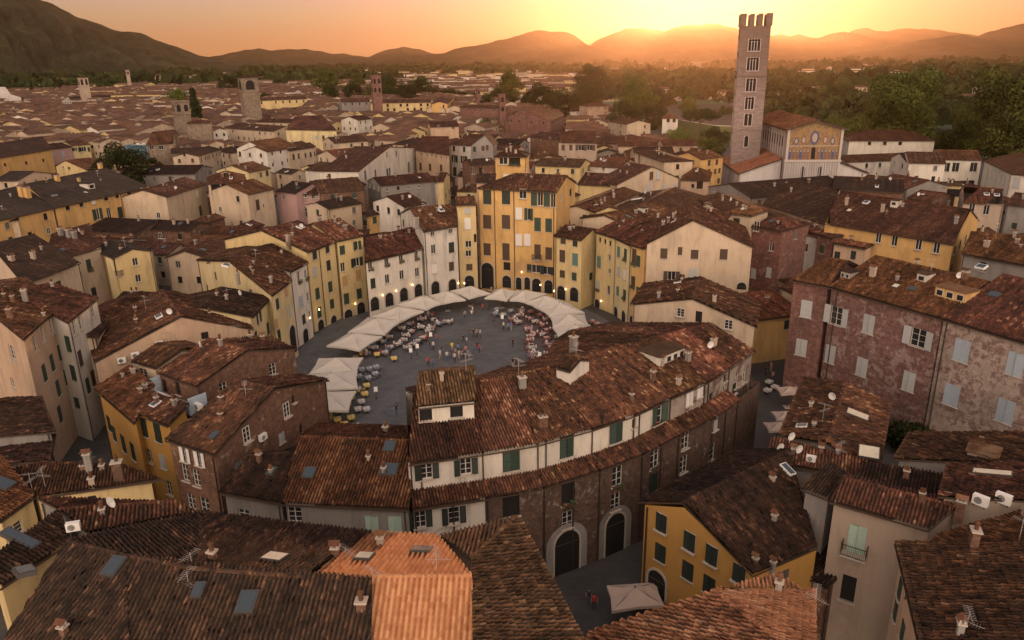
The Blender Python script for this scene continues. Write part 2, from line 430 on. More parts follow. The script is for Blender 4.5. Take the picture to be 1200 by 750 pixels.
# ---------------- windows
WMESH={}
def win_mesh(w,h,style,near):
    key=('w',round(w,1),round(h,1),style,near)
    if key in WMESH:return WMESH[key]
    m=MB()
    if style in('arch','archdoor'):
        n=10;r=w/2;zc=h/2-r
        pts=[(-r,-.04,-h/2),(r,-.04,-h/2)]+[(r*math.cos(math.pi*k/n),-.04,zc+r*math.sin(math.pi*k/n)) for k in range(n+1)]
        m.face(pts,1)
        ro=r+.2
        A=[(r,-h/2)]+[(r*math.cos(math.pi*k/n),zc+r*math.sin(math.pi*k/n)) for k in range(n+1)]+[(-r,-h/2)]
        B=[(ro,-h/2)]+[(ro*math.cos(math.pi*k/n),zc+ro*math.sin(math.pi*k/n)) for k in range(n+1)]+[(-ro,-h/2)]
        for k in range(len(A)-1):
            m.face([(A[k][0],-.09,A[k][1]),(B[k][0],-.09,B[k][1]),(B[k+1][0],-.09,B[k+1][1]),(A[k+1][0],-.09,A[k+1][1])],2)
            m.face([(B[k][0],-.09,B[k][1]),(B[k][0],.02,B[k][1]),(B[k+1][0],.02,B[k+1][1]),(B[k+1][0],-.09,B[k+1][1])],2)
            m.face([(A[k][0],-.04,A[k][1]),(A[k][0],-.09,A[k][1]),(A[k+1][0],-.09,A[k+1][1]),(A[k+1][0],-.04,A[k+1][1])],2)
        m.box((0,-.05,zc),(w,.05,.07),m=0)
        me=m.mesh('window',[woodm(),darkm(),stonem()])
    else:
        y=0.
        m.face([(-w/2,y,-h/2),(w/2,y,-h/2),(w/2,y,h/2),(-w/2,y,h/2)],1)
        if style!='dark':
            t=.07;yy=-.03
            m.box((0,yy,-h/2+t/2),(w,.05,t));m.box((0,yy,h/2-t/2),(w,.05,t))
            for x in(-w/2+t/2,0,w/2-t/2):m.box((x,yy,0),(t,.05,h-2*t-.004))
            if near:
                for z in(-h/6,h/6):m.box((0,yy+.004,z),(w-2*t-.004,.03,.035))
        m.box((0,-.19,-h/2-.05),(w+.24,.3,.09),m=2)
        me=m.mesh('window',[framem(),glassm() if style!='dark' else darkm(),stonem()])
    WMESH[key]=me;return me
def shutter_mesh(w,h,col,near):
    key=('s',round(w,2),round(h,1),col,near)
    if key in WMESH:return WMESH[key]
    m=MB();t=.06
    if near:
        m.box((w/2,0,-h/2+t/2),(w,.05,t));m.box((w/2,0,h/2-t/2),(w,.05,t));m.box((w/2,0,0),(w-2*t,.05,t))
        m.box((t/2,0,0),(t,.05,h-2*t-.004));m.box((w-t/2,0,0),(t,.05,h-2*t-.004))
        m.box((w/2,.012,0),(w-2*t,.01,h-2*t))
        n=int(h/.11)
        for i in range(n):
            z=-h/2+t+(i+.5)*(h-2*t)/n
            m.face([(t,-.02,z-.045),(w-t,-.02,z-.045),(w-t,.006,z+.045),(t,.006,z+.045)])
    else:m.box((w/2,0,0),(w,.05,h))
    me=m.mesh('shutter',[shm(col)]);WMESH[key]=me;return me
def add_window(root,p,rz,w,h,style='glass',sh=None,near=True,recess=.12,extra=None):
    """p: world point on wall surface (window centre). outward = local -Y"""
    nrm=np.array([math.sin(rz),-math.cos(rz),0])
    if style in('arch','archdoor'):recess=-.01
    q=np.array(p)-nrm*recess
    nm='window' if style!='archdoor' else 'door'
    o=bpy.data.objects.new(nm,win_mesh(w,h,'arch' if style=='archdoor' else style if style in('arch','dark') else 'glass',near))
    o.location=Vector(q)-root.location;o.rotation_euler=(0,0,rz);link(o,root)
    if style in('shut','open','half') :
        lw=w/2
        me=shutter_mesh(lw,h,sh or 'green',near)
        for s in(-1,1):
            c=bpy.data.objects.new('shutter',me)
            if style=='shut':
                c.location=(s*w/2,-max(recess,.07)-.03,0);a=0 if s<0 else math.pi
                a+=rnd.choice([0,0,0,.12,-.12])*1. if near else 0
            elif style=='open':
                c.location=(s*(w/2),-max(recess,.07)-.05,0);a=(math.pi+rnd.uniform(.03,.2)) if s<0 else -rnd.uniform(.03,.2)
            else:
                c.location=(s*(w/2),-max(recess,.07)-.05,0);a=0.02 if s<0 else -rnd.uniform(.1,.5)
            if style=='shut':a={-1:-abs(a),1:math.pi+abs(a-math.pi)}[s]
            c.rotation_euler=(0,0,a);link(c,o)
    return o
FLM=[(.05,.14,.03),(.35,.05,.06)]
def flowers(root,p,rz,w):
    m=MB();r_=random.Random(int(p[0]*77)%9999)
    m.box((0,-.18,.0),(w,.22,.18),m=0)
    for i in range(70):
        x=r_.uniform(-w/2,w/2);z=r_.uniform(-.35,.4);y=-.2+r_.uniform(-.15,.1);s=r_.uniform(.06,.13);a=r_.uniform(0,6.28)
        u=Vector((math.cos(a),math.sin(a)*.5,r_.uniform(-.5,.5)))*s;v=Vector((r_.uniform(-.5,.5),math.cos(a)*.4,math.sin(a)+.6))*s
        c=Vector((x,y,z));m.face([c-u,c-v,c+u,c+v],1 if r_.random()<.82 else 2)
    o=m.build('flower_box',[woodm(),plain('balcony_leaves',(.05,.11,.03),.7),plain('red_petals',(.4,.06,.07),.7)],root)
    o.location=Vector(p)-root.location;o.rotation_euler=(0,0,rz);return o
def balcony(root,p,rz,w,d=.8):
    m=MB();m.box((0,-d/2,-.06),(w,d,.12),m=0)
    m.box((0,-d,.95),(w,.05,.05),m=1);m.box((0,-d,.1),(w,.04,.04),m=1)
    for s in(-1,1):m.box((s*(w/2-.02),-d/2,.95),(.05,d,.05),m=1)
    n=int(w/.12)
    for i in range(n+1):m.box((-w/2+.02+i*(w-.04)/n,-d,.5),(.022,.022,.9),m=1)
    for s in(-1,1):
        for k in range(5):m.box((s*(w/2-.02),-k*d/5,.5),(.022,.022,.9),m=1)
    o=m.build('balcony',[stonem(),metalm()],root);o.location=Vector(p)-root.location;o.rotation_euler=(0,0,rz);return o
# ---------------- walls
class Wall:
    def __init__(s,p,q,zb,zt,top=None):
        s.p=np.array(p[:2],float);s.q=np.array(q[:2],float);s.zb=zb;s.zt=zt;s.L=np.linalg.norm(s.q-s.p);s.d=(s.q-s.p)/max(s.L,1e-6)
        s.n=np.array([s.d[1],-s.d[0],0]);s.rz=math.atan2(s.d[1],s.d[0]);s.top=top;s.wins=[];s.holes=[]
    def pt(s,u,z,off=0):return np.array([s.p[0]+s.d[0]*u+s.n[0]*off,s.p[1]+s.d[1]*u+s.n[1]*off,z])
    def ztop(s,u):
        if not s.top:return s.zt
        for (a,za),(b,zb) in zip(s.top[:-1],s.top[1:]):
            if a<=u<=b:return za+(zb-za)*(u-a)/max(b-a,1e-6)
        return s.zt
    def hit(s,x,y):
        r=ray(x,y);den=r[0]*s.n[0]+r[1]*s.n[1]
        if den>=0:return None
        p0=s.pt(0,0);t=np.dot(p0-CAMP,s.n)/den;h=CAMP+r*t;u=(h[0]-s.p[0])*s.d[0]+(h[1]-s.p[1])*s.d[1]
        return u,h[2],t
    def facing(s):
        c=s.pt(s.L/2,s.zt);v=CAMP-c;return np.dot(v,s.n)/np.linalg.norm(v)
    def build(s,mb,recess=.12):
        cuts=sorted(s.holes)
        xs=sorted(set([0,s.L]+[h[0] for h in cuts]+[h[1] for h in cuts]));zs=sorted(set([s.zb,s.zt]+[h[2] for h in cuts]+[h[3] for h in cuts]))
        def inh(x,z):return any(h[0]-1e-6<x<h[1]+1e-6 and h[2]-1e-6<z<h[3]+1e-6 for h in cuts)
        if not cuts:mb.face([s.pt(0,s.zb),s.pt(s.L,s.zb),s.pt(s.L,s.zt),s.pt(0,s.zt)])
        else:
            for i in range(len(xs)-1):
                j=0
                while j<len(zs)-1:
                    if inh((xs[i]+xs[i+1])/2,(zs[j]+zs[j+1])/2):j+=1;continue
                    k=j
                    while k<len(zs)-1 and not inh((xs[i]+xs[i+1])/2,(zs[k]+zs[k+1])/2):k+=1
                    mb.face([s.pt(xs[i],zs[j]),s.pt(xs[i+1],zs[j]),s.pt(xs[i+1],zs[k]),s.pt(xs[i],zs[k])]);j=k
            for (a,b,c,d) in cuts:
                r_=-(recess+.01)
                for (u0,z0,u1,z1) in((a,c,b,c),(b,c,b,d),(b,d,a,d),(a,d,a,c)):
                    mb.face([s.pt(u0,z0),s.pt(u0,z0,r_),s.pt(u1,z1,r_),s.pt(u1,z1)])
        if s.top:
            pts=[s.pt(0,s.zt),s.pt(s.L,s.zt)]+[s.pt(u,z) for u,z in reversed(s.top) if z>s.zt+1e-3 or 1e-3<u<s.L-1e-3]
            if len(pts)>2:mb.face(pts)
# ---------------- roof furniture
def chimney_at(house,p,kind=None,s=1.,rz=None):
    roof=house['roof'];kind=kind or rnd.choice('abcab');rz=house['rz'] if rz is None else rz;m=MB();x,y,z=0,0,0
    s=s*.8;h=rnd.uniform(.8,1.3)*s;w=rnd.uniform(.45,.75)*s;d=.5*s
    cm=house.get('chm') or WM(rnd.choice(['grey','brick','grey','beige','brick','shabby']))
    m.box((0,0,h/2-.5),(w,d,h+1),m=0)
    if kind=='a':
        m.box((0,0,h+.05),(w+.14,d+.14,.1),m=2)
        for sx in(-1,1):
            for sy in(-1,1):m.box((sx*(w/2-.05),sy*(d/2-.05),h+.2),(.09,.09,.2),m=2)
        m.face([(-w/2-.12,-d/2-.12,h+.3),(w/2+.12,-d/2-.12,h+.3),(w/2+.12,0,h+.52),(-w/2-.12,0,h+.52)],1)
        m.face([(w/2+.12,d/2+.12,h+.3),(-w/2-.12,d/2+.12,h+.3),(-w/2-.12,0,h+.52),(w/2+.12,0,h+.52)],1)
    elif kind=='b':
        m.box((0,0,h+.05),(w+.16,d+.16,.1),m=2);m.tube((0,0,h+.1),(0,0,h+.55),.13,8,m=1);m.tube((0,0,h+.55),(0,0,h+.68),.2,8,m=1,r2=.05)
    else:
        for i in(-1,1):m.tube((i*w*.25,0,h),(i*w*.25,0,h+.4),.1,8,m=1)
        m.box((0,0,h+.03),(w+.1,d+.1,.06),m=2)
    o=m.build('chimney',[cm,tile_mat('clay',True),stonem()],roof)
    o.location=Vector(p)-house['root'].location;o.rotation_euler=(0,0,rz);return o
def roof_hit(house,x,y):
    best=None
    for poly in house['patches']:
        pl=[np.array(p,float) for p in poly];n=np.cross(pl[1]-pl[0],pl[2]-pl[0])
        if n[2]<0:n=-n
        n/=np.linalg.norm(n)
        h=onplane(x,y,pl[0],n)
        ins=True;sg=None
        for i in range(len(pl)):
            a,b=pl[i],pl[(i+1)%len(pl)];cr=(b[0]-a[0])*(h[1]-a[1])-(b[1]-a[1])*(h[0]-a[0])
            if abs(cr)<1e-6:continue
            if sg is None:sg=cr>0
            elif (cr>0)!=sg:ins=False
        c=sum(pl)/len(pl);dd=np.linalg.norm(h-c)
        key=(0 if ins else 1,dd)
        if best is None or key<best[0]:best=(key,h,n,pl)
    return best[1],best[2],best[3]
def skylight_at(house,x,y,w=.8,l=1.1,col=None):
    h,n,pl=roof_hit(house,x,y)
    e=pl[1]-pl[0];e=e/np.linalg.norm(e)
    up=np.cross(n,e);M=Matrix((Vector(e),Vector(up),Vector(n))).transposed().to_4x4()
    m=MB();m.box((0,0,.17),(w+.12,l+.12,.26),m=0);m.box((0,0,.31),(w-.06,l-.06,.025),m=1)
    o=m.build('skylight',[plain('skylight_frame',(.06,.055,.05),.5) if col!='white' else whitem(),plain('skylight_glass',(.13,.165,.18),.15,metal=.7,var=.1) if col!='cream' else plain('skylight_blind',(.6,.55,.42),.5)],house['roof'])
    M.translation=Vector(h)-house['root'].location;o.matrix_local=M;return o
def antenna_at(house,p,h=2.6):
    m=MB();m.tube((0,0,-.5),(0,0,h),.022,5)
    a=rnd.uniform(0,3.14)
    for z in(h-.1,h-.7):
        c,s=math.cos(a),math.sin(a);m.tube((-c*.8,-s*.8,z),(c*.6,s*.6,z),.012,4)
        for k in range(-4,5):
            t=k*.14;l=.24;m.tube((c*t+s*l,s*t-c*l,z),(c*t-s*l,s*t+c*l,z),.007,4)
        a+=1.2
    o=m.build('antenna',plain('antenna_metal',(.5,.48,.45),.4,.5),house['roof']);o.location=Vector(p)-house['root'].location;return o
def dish_at(house,p,rz=0):
    m=MB();m.tube((0,0,-.3),(0,0,.5),.03,5);n=12
    for i in range(n):
        a,b=2*math.pi*i/n,2*math.pi*(i+1)/n
        m.face([(0,-.06,.65),(.4*math.cos(a),-.2,.65+.4*math.sin(a)),(.4*math.cos(b),-.2,.65+.4*math.sin(b))])
    m.tube((0,-.06,.65),(0,-.5,.7),.015,4)
    o=m.build('satellite_dish',plain('dish_paint',(.6,.59,.56),.5,var=.05),house['roof']);o.location=Vector(p)-house['root'].location;o.rotation_euler=(0,0,rz);return o
def aircon_at(house,p,rz=0,s=1.):
    m=MB();m.box((0,0,.35*s),(.85*s,.34*s,.62*s),m=0)
    n=14;pts=[(.23*s*math.cos(2*math.pi*i/n)-.1*s,-.175*s,.35*s+.23*s*math.sin(2*math.pi*i/n)) for i in range(n)]
    m.face(pts,1)
    for k in range(-3,4):m.box((-.1*s,-.18*s,.35*s+k*.06*s),(.44*s,.012,.012),m=0)
    for x in(-.3,.3):m.box((x*s,0,-.02),(.06,.4*s,.1),m=2)
    o=m.build('air_conditioner',[whitem(),darkm(),metalm()],house.get('roof') or house['root']);o.location=Vector(p)-house['root'].location;o.rotation_euler=(0,0,rz);return o
# ---------------- house
HOUSES=[];OCC=[]
def start(label,pts,cat='house',name='house',group=None):
    c=sum(np.array(p,float) for p in pts)/len(pts)
    root=empty(name,(c[0],c[1],0),label=label,cat=cat,group=group)
    H=dict(root=root,c=c,dist=math.hypot(c[0],c[1]),rz=0,patches=[],walls=[],label=label)
    HOUSES.append(H);return H
def finish(H,wall,roof,caps,auto=None,wins=(),recess=.18,wallname='wall',zb=0,tw=TW,thick=.16,rzhint=None):
    near=H['dist']<128;mid=H['dist']<170
    root=H['root']
    # explicit windows  (x,y,w,h,style,color[,extra])
    for W in wins:
        x,y,w,h,style=W[:5];col=W[5] if len(W)>5 else None;ext=W[6] if len(W)>6 else None
        best=None
        for wl in H['walls']:
            r=wl.hit(x,y)
            if not r:continue
            u,z,t=r
            if u<-.3 or u>wl.L+.3 or z>wl.ztop(min(max(u,0),wl.L))+.6 or z<wl.zb-.5:continue
            if best is None or t<best[0]:best=(t,wl,u,z)
        if not best:
            print('WIN MISS',H['label'],x,y);continue
        t,wl,u,z=best;w=min(w,wl.L-.15);u=min(max(u,w/2+.05),wl.L-w/2-.05)
        hole=(u-w/2,u+w/2,z-h/2,z+h/2)
        ok=hole[3]<wl.zt-.04 and hole[2]>wl.zb+.02 and style not in('arch','archdoor') and all(hole[1]<q[0] or hole[0]>q[1] or hole[3]<q[2] or hole[2]>q[3] for q in wl.holes)
        if ok:wl.holes.append(hole)
        wl.wins.append((u,z,w,h))
        add_window(root,wl.pt(u,z),wl.rz,w,h,style,col,near,recess if ok else -.03)
        if ext=='f':flowers(root,wl.pt(u,z-h/2-.05,.03),wl.rz,w+.2)
        if ext=='b':balcony(root,wl.pt(u,z-h/2-.05,.01),wl.rz,w+.5)
    bare=not auto and 'gable wall' not in H['label'] and 'dormer house' not in H['label'] and 'turret' not in H['label']
    if bare:auto=dict(sp=4.2,skip=.38,nf=3,h=1.4,w=.95,st=['shut','shut','glass','dark'],col=['green','brown','darkgreen','dgrey'],bare=1)
    if auto:
        fl=auto.get('fl',3.1);sp=auto.get('sp',2.9);w=auto.get('w',.95);h=auto.get('h',1.45);sts=auto.get('st',['shut','shut','glass','open']);cols=auto.get('col',['green'])
        for wl in H['walls']:
            if wl.facing()<.12 or wl.L<2.2 or (auto.get('bare') and (wl.wins or wl.L<4)):continue
            if auto.get('only') is not None and H['walls'].index(wl) not in auto['only']:continue
            n=max(1,int((wl.L-.8)/sp));ztop=wl.zt-.45
            nf=auto.get('nf',9)
            for k in range(nf):
                z=ztop-h/2-.2-k*fl
                if z-h/2<wl.zb+1.2:break
                for i in range(n):
                    if rnd.random()<auto.get('skip',.12):continue
                    u=wl.L*(i+.5)/n+rnd.uniform(-.2,.2)
                    hh=h*(.6 if (k==0 and auto.get('attic')) else 1);zz=z+(h-hh)/2
                    if any(abs(u-q[0])<(w+q[2])/2+.3 and abs(zz-q[1])<(hh+q[3])/2+.3 for q in wl.wins):continue
                    wl.wins.append((u,zz,w,hh))
                    if mid:wl.holes.append((u-w/2,u+w/2,zz-hh/2,zz+hh/2))
                    st=rnd.choice(sts)
                    add_window(root,wl.pt(u,zz),wl.rz,w,hh,st,rnd.choice(cols),near,recess if mid else -.03)
    if H['dist']<210:
        for wl in H['walls']:
            if wl.facing()>.15 and wl.L>5 and wl.zt-wl.zb>5 and rnd.random()<.75:
                uu=rnd.choice([.22,wl.L-.22])
                if all(abs(uu-q[0])>q[2]/2+.15 for q in wl.wins):
                    m_=MB();m_.tube(wl.pt(uu,wl.zb+.1,.1),wl.pt(uu,wl.zt-.05,.1),.055,5);m_.build('drainpipe',metalm(),root,origin=root.location)
    mb=MB()
    for wl in H['walls']:wl.build(mb,recess)
    ob=mb.build('wall',WM(wall),root,origin=root.location)
    H['wall']=ob
    H['roof']=make_roof(root,H['patches'],caps,roof,H['dist'],seed=(H['c'][0]*.37+H['c'][1]*.11)%17,tw=tw,thick=thick)
    return H
def ccw(q):
    a=0
    for i in range(len(q)):
        j=(i+1)%len(q);a+=q[i][0]*q[j][1]-q[j][0]*q[i][1]
    return a>0
def inset_quad(q,de,dv):
    """q: 4 pts, edges 0-1 and 2-3 are eaves (inset de), 1-2 & 3-0 verges (inset dv)"""
    q=[np.array(p[:2],float) for p in q]
    ds=[de,dv,de,dv];lines=[]
    for i in range(4):
        a,b=q[i],q[(i+1)%4];d=(b-a)/max(1e-6,np.linalg.norm(b-a));n=np.array([-d[1],d[0]]);lines.append((a+n*ds[i],d))
    out=[]
    for i in range(4):
        (p,d),(r,e)=lines[i-1],lines[i]
        M_=np.array([[d[0],-e[0]],[d[1],-e[1]]])
        try:t=np.linalg.solve(M_,r-p);out.append(p+d*t[0])
        except Exception:out.append(r)
    return out
def gable3(label,A,B,D,C,wall,roof,kind='gable',zb=0,E2=None,oh=(.45,.2),auto=None,wins=(),cat='house',name='house',group=None,tw=TW,chim=0,sky=0,rz=None,hipw=None,fillwall=True,zfar=None):
    """A-B eave, D-C ridge (next to A, next to B)."""
    A,B,D,C=[np.array(p,float) for p in(A,B,D,C)]
    if kind=='shed':B2,A2=C,D
    elif E2 is not None:A2,B2=[np.array(p,float) for p in E2]
    else:
        B2=2*C-B;A2=2*D-A;B2[2]=A2[2]=(zfar if zfar is not None else (A[2]+B[2])/2)
    if not ccw([A,B,B2,A2]):A,B,C,D,A2,B2=B,A,D,C,B2,A2
    H=start(label,[A,B,B2,A2],cat,name,group)
    e=B-A;H['rz']=math.atan2(e[1],e[0])
    caps=[]
    if kind=='gable':
        H['patches']=[[A,B,C,D],[B2,A2,D,C]];caps=[(D,C)]
    elif kind=='shed':H['patches']=[[A,B,C,D]]
    elif kind in('hip','hipL','hipR'):
        w=np.linalg.norm((C-B)[:2]);L=np.linalg.norm((C-D)[:2]);dd=(C-D)/max(L,1e-6)
        k=min(w*.9,L*.46) if hipw is None else hipw
        D2=D+dd*k if kind in('hip','hipL') else D;C2=C-dd*k if kind in('hip','hipR') else C
        H['patches']=[[A,B,C2,D2],[B2,A2,D2,C2]]
        if kind in('hip','hipR'):H['patches'].append([B,B2,C2]);caps+=[(B,C2),(B2,C2)]
        if kind in('hip','hipL'):H['patches'].append([A2,A,D2]);caps+=[(A,D2),(A2,D2)]
        caps.append((D2,C2))
    q=inset_quad([A,B,B2,A2],oh[0],oh[1])
    H['foot']=q
    def zat(i,p):
        # height of roof above plan point p for patch 0/1
        poly=H['patches'][i];j=int(np.argmin([np.linalg.norm(v[:2]-p) for v in poly]));v0,v1,v2=poly[j-1],poly[j],poly[(j+1)%len(poly)];n=np.cross(v1-v0,v2-v1)
        if abs(n[2])<1e-6:return v1[2]
        return v1[2]-(n[0]*(p[0]-v1[0])+n[1]*(p[1]-v1[1]))/n[2]
    th=.14
    ze=min(zat(0,q[0]),zat(0,q[1]))-th
    if kind=='shed':
        zr=min(zat(0,q[2]),zat(0,q[3]))-th
        H['walls'].append(Wall(q[0],q[1],zb,ze))
        L1=np.linalg.norm(q[2]-q[1]);L2=np.linalg.norm(q[0]-q[3])
        H['walls'].append(Wall(q[1],q[2],zb,ze,[(0,ze),(L1,zr)]))
        H['walls'].append(Wall(q[2],q[3],zb,zr))
        H['walls'].append(Wall(q[3],q[0],zb,ze,[(0,zr),(L2,ze)]))
    else:
        ze2=min(zat(1,q[2]),zat(1,q[3]))-th
        H['walls'].append(Wall(q[0],q[1],zb,ze))
        zm=min(ze,ze2)
        def mid_(p,r,X):  # fraction where ridge crosses wall p->r
            d=C[:2]-D[:2];o_=D[:2];v=r-p
            M_=np.array([[v[0],-d[0]],[v[1],-d[1]]])
            try:t=np.linalg.solve(M_,o_-p)[0]
            except Exception:t=.5
            return min(max(t,.05),.95)
        for (i0,i1,gab,z0,z1,X) in((1,2,kind in('gable','hipL'),ze,ze2,C),(3,0,kind in('gable','hipR'),ze2,ze,D)):
            L=np.linalg.norm(q[i1]-q[i0])
            if gab:
                t=mid_(q[i0],q[i1],X);H['walls'].append(Wall(q[i0],q[i1],zb,min(z0,z1),[(0,z0),(t*L,X[2]-th-.02),(L,z1)]))
            else:H['walls'].append(Wall(q[i0],q[i1],zb,min(z0,z1)))
            if i0==1:H['walls'].append(Wall(q[2],q[3],zb,ze2))
    finish(H,wall,roof,caps,auto,wins,tw=tw)
    OCC.append(H)
    # random roof furniture
    if not group and H['dist']<260 and cat=='house' and np.linalg.norm((B-A)[:2])>5:
        r2=random.Random(int(abs(A[0]*31+A[1]*17))%99991)
        def rp(lo=.15,hi=.85,v0=.25,v1=.92):
            a,b=r2.uniform(lo,hi),r2.uniform(v0,v1);pl_=H['patches'][0];return (pl_[0]*(1-a)+pl_[1]*a)*(1-b)+(pl_[-1]*(1-a)+pl_[min(2,len(pl_)-1)]*a)*b
        if chim==0:
            for _ in range(r2.choice([1,1,2,2,3])):chimney_at(H,rp(v0=.45),s=r2.uniform(.55,.95))
        if r2.random()<.45:antenna_at(H,rp(v0=.7),r2.uniform(1.2,2.2))
        if r2.random()<.18:dish_at(H,rp(),r2.uniform(-1,1))
        if sky==0 and H['dist']>60 and r2.random()<.3 and 'roof light' not in label and 'dormer' not in label:
            x_,y_,_q=proj(rp(v1=.7));skylight_at(H,x_,y_,.7,.9,r2.choice([None,'white','cream']))
    for i in range(chim):
        poly=H['patches'][0 if rnd.random()<.6 else min(1,len(H['patches'])-1)];a,b=rnd.uniform(.1,.9),rnd.uniform(.35,.95)
        p=(poly[0]*(1-a)+poly[1]*a)*(1-b)+(poly[-1]*(1-a)+poly[min(2,len(poly)-1)]*a)*b
        chimney_at(H,p,s=1.)
    for i in range(sky):
        poly=H['patches'][0];a,b=rnd.uniform(.15,.85),rnd.uniform(.3,.75)
        p=(poly[0]*(1-a)+poly[1]*a)*(1-b)+(poly[-1]*(1-a)+poly[min(2,len(poly)-1)]*a)*b
        x,y,_=proj(p);skylight_at(H,x,y,col=rnd.choice([None,'white','cream']))
    return H
DIRV={'F':np.array([0,1.,0]),'N':np.array([0,-1.,0]),'L':np.array([-1.,0,0]),'R':np.array([1.,0,0])}
def house(label,E,ze,wall,roof,R=None,w=None,rise='F',pitch=19,kind='gable',**k):
    """E=(ax,ay,bx,by) eave pixels at height ze; R ridge pixels (dx,dy,cx,cy) on the slope of given pitch, or w = metres eave-to-ridge"""
    za,zb_=ze if isinstance(ze,tuple) else (ze,ze)
    A=P(E[0],E[1],za);B=P(E[2],E[3],zb_);e=B-A;e[2]=0;e/=np.linalg.norm(e)
    n=np.array([-e[1],e[0],0])
    if np.dot(n,DIRV[rise])<0:n=-n
    N=np.cross(e,n*math.cos(R_(pitch))+np.array([0,0,math.sin(R_(pitch))]))
    if R is not None:
        D=onplane(R[0],R[1],A,N);C=onplane(R[2],R[3],A,N)
        zr=(D[2]+C[2])/2
        # bring ridge level: keep plan direction
        D=P(R[0],R[1],zr);C=P(R[2],R[3],zr)
    else:
        t=math.tan(R_(pitch));D=A+n*w+np.array([0,0,w*t]);C=B+n*w+np.array([0,0,w*t])
    if k.get('E2px'):
        x=k.pop('E2px');zf=k.pop('zf',za);k['E2']=(P(x[0],x[1],zf),P(x[2],x[3],zf))
    if k.pop('dbg',0):print(label[:30],A.round(1),B.round(1),C.round(1),D.round(1))
    return gable3(label,A,B,D,C,wall,roof,kind=kind,**k)
R_=math.radians
def front(label,A,apex,B,ze,L,wall,roof,back=None,zeB=None,**k):
    """gable end towards the viewer: A,B eave corners px at ze, apex px, length L behind; back = pixel of far ridge end"""
    a=P(A[0],A[1],ze);b=P(B[0],B[1],zeB if zeB is not None else ze);e=b-a;e[2]=0;Lw=np.linalg.norm(e);e/=Lw;n=np.array([-e[1],e[0],0])
    ap=onplane(apex[0],apex[1],a,n)
    if back is not None:
        bk=P(back[0],back[1],ap[2]);v=bk-ap;v[2]=0
    else:v=n*L
    return gable3(label,a,a+v,ap,ap+v,wall,roof,E2=(b,b+v),**k)
def chim(H,*pts,**k):
    for q in pts:
        h,n,pl=roof_hit(H,q[0],q[1]);chimney_at(H,h,kind=q[2] if len(q)>2 else None,s=q[3] if len(q)>3 else 1.)
def sky(H,*pts):
    for q in pts:skylight_at(H,q[0],q[1],q[2] if len(q)>2 else .8,q[3] if len(q)>3 else 1.1,q[4] if len(q)>4 else None)
def onroof(H,x,y):return roof_hit(H,x,y)[0]
def onwall(H,x,y):
    best=None
    for wl in H['walls']:
        r=wl.hit(x,y)
        if r and -.5<r[0]<wl.L+.5 and (best is None or r[2]<best[0]):best=(r[2],wl,r[0],r[1])
    return best
def pipe(H,x,y,z0=.2,z1=None):
    b=onwall(H,x,y)
    if not b:print('pipe miss',x,y);return
    _,wl,u,z=b;m=MB();m.tube(wl.pt(u,z0,.1),wl.pt(u,(z1 or wl.zt)-.05,.1),.07,6)
    m.build('drainpipe',metalm(),H['root'],origin=H['root'].location)
# ---------------- custom multi-patch building
def custom(label,patches,chains,caps,wall,roof,zb=0,wins=(),auto=None,cat='house',tw=TW,**k):
    """patches: list of 3D polys; chains: list of (p,q) wall top edges 3D (outward on the right of p->q)"""
    H=start(label,[p for c in chains for p in c] or patches[0],cat)
    H['patches']=[[np.array(p,float) for p in poly] for poly in patches]
    if chains:
        e=np.array(chains[0][1])-np.array(chains[0][0]);H['rz']=math.atan2(e[1],e[0])
    for (p,q) in chains:
        zt=min(p[2],q[2])-.14;top=None
        w=Wall(p,q,zb,zt)
        if abs(p[2]-q[2])>.05:w.top=[(0,p[2]-.14),(w.L,q[2]-.14)]
        H['walls'].append(w)
    H['foot']=[np.array(c[0][:2]) for c in chains]
    finish(H,wall,roof,caps,auto,wins,tw=tw);OCC.append(H);return H
def plane_from(P0,Q0,pitch,dr):
    """plane through line P0Q0 that DESCENDS toward dr"""
    P0=np.array(P0,float);Q0=np.array(Q0,float);e=Q0-P0;e/=np.linalg.norm(e)
    n=np.array([-e[1],e[0],0]);n/=np.linalg.norm(n)
    if np.dot(n,DIRV[dr])<0:n=-n
    f=n*math.cos(R(pitch))-np.array([0,0,math.sin(R(pitch))])
    N=np.cross(e,f);N/=np.linalg.norm(N)
    return lambda x,y:onplane(x,y,P0,N)
G=dict(sh=['green'])
# ============ bottom band
# big dark roof bottom left
zr=17.5
r0,r1,r2,r3=P(79,635,zr),P(149,652,zr),P(228,667,zr),P(358,677,zr)
pn1=plane_from(r0,r1,19,'N');pn2=plane_from(r1,r3,19,'N');pf1=plane_from(r0,r2,15,'F');pf2=plane_from(r2,r3,15,'F')
v0=pn1(-90,900);v1=pn2(150,960);v2=pn2(432,960);v3=pn2(436,678)
f0=pf1(100,629);f1=pf1(240,601);f2=pf2(240,601);f3=pf2(436,624)
dk=custom('sprawling dark tiled house filling the bottom left corner with three roof lights',
 [[v0,pn1(158,960),r1,r0],[v1,v2,v3,r1],[f1,f0,r0,r2],[f3,f2,r2,r3]],
 [(v0,v1),(v1,v2),(v2,v3),(f3,f1),(f1,f0),(f0,v0)],[(r0,r1),(r1,r2),(r2,r3)],'beige','dark')
sky(dk,(135,666,.85,1.2),(29,673,.8,1.),(234,694,.5,.85),(291,708,.9,1.25),(322,657,1.2,1.0,'cream'))
chim(dk,(250,657,'b',.8),(76,745,'a',.8))
for q in((221,684),(225,662)):antenna_at(dk,onroof(dk,*q),.8)
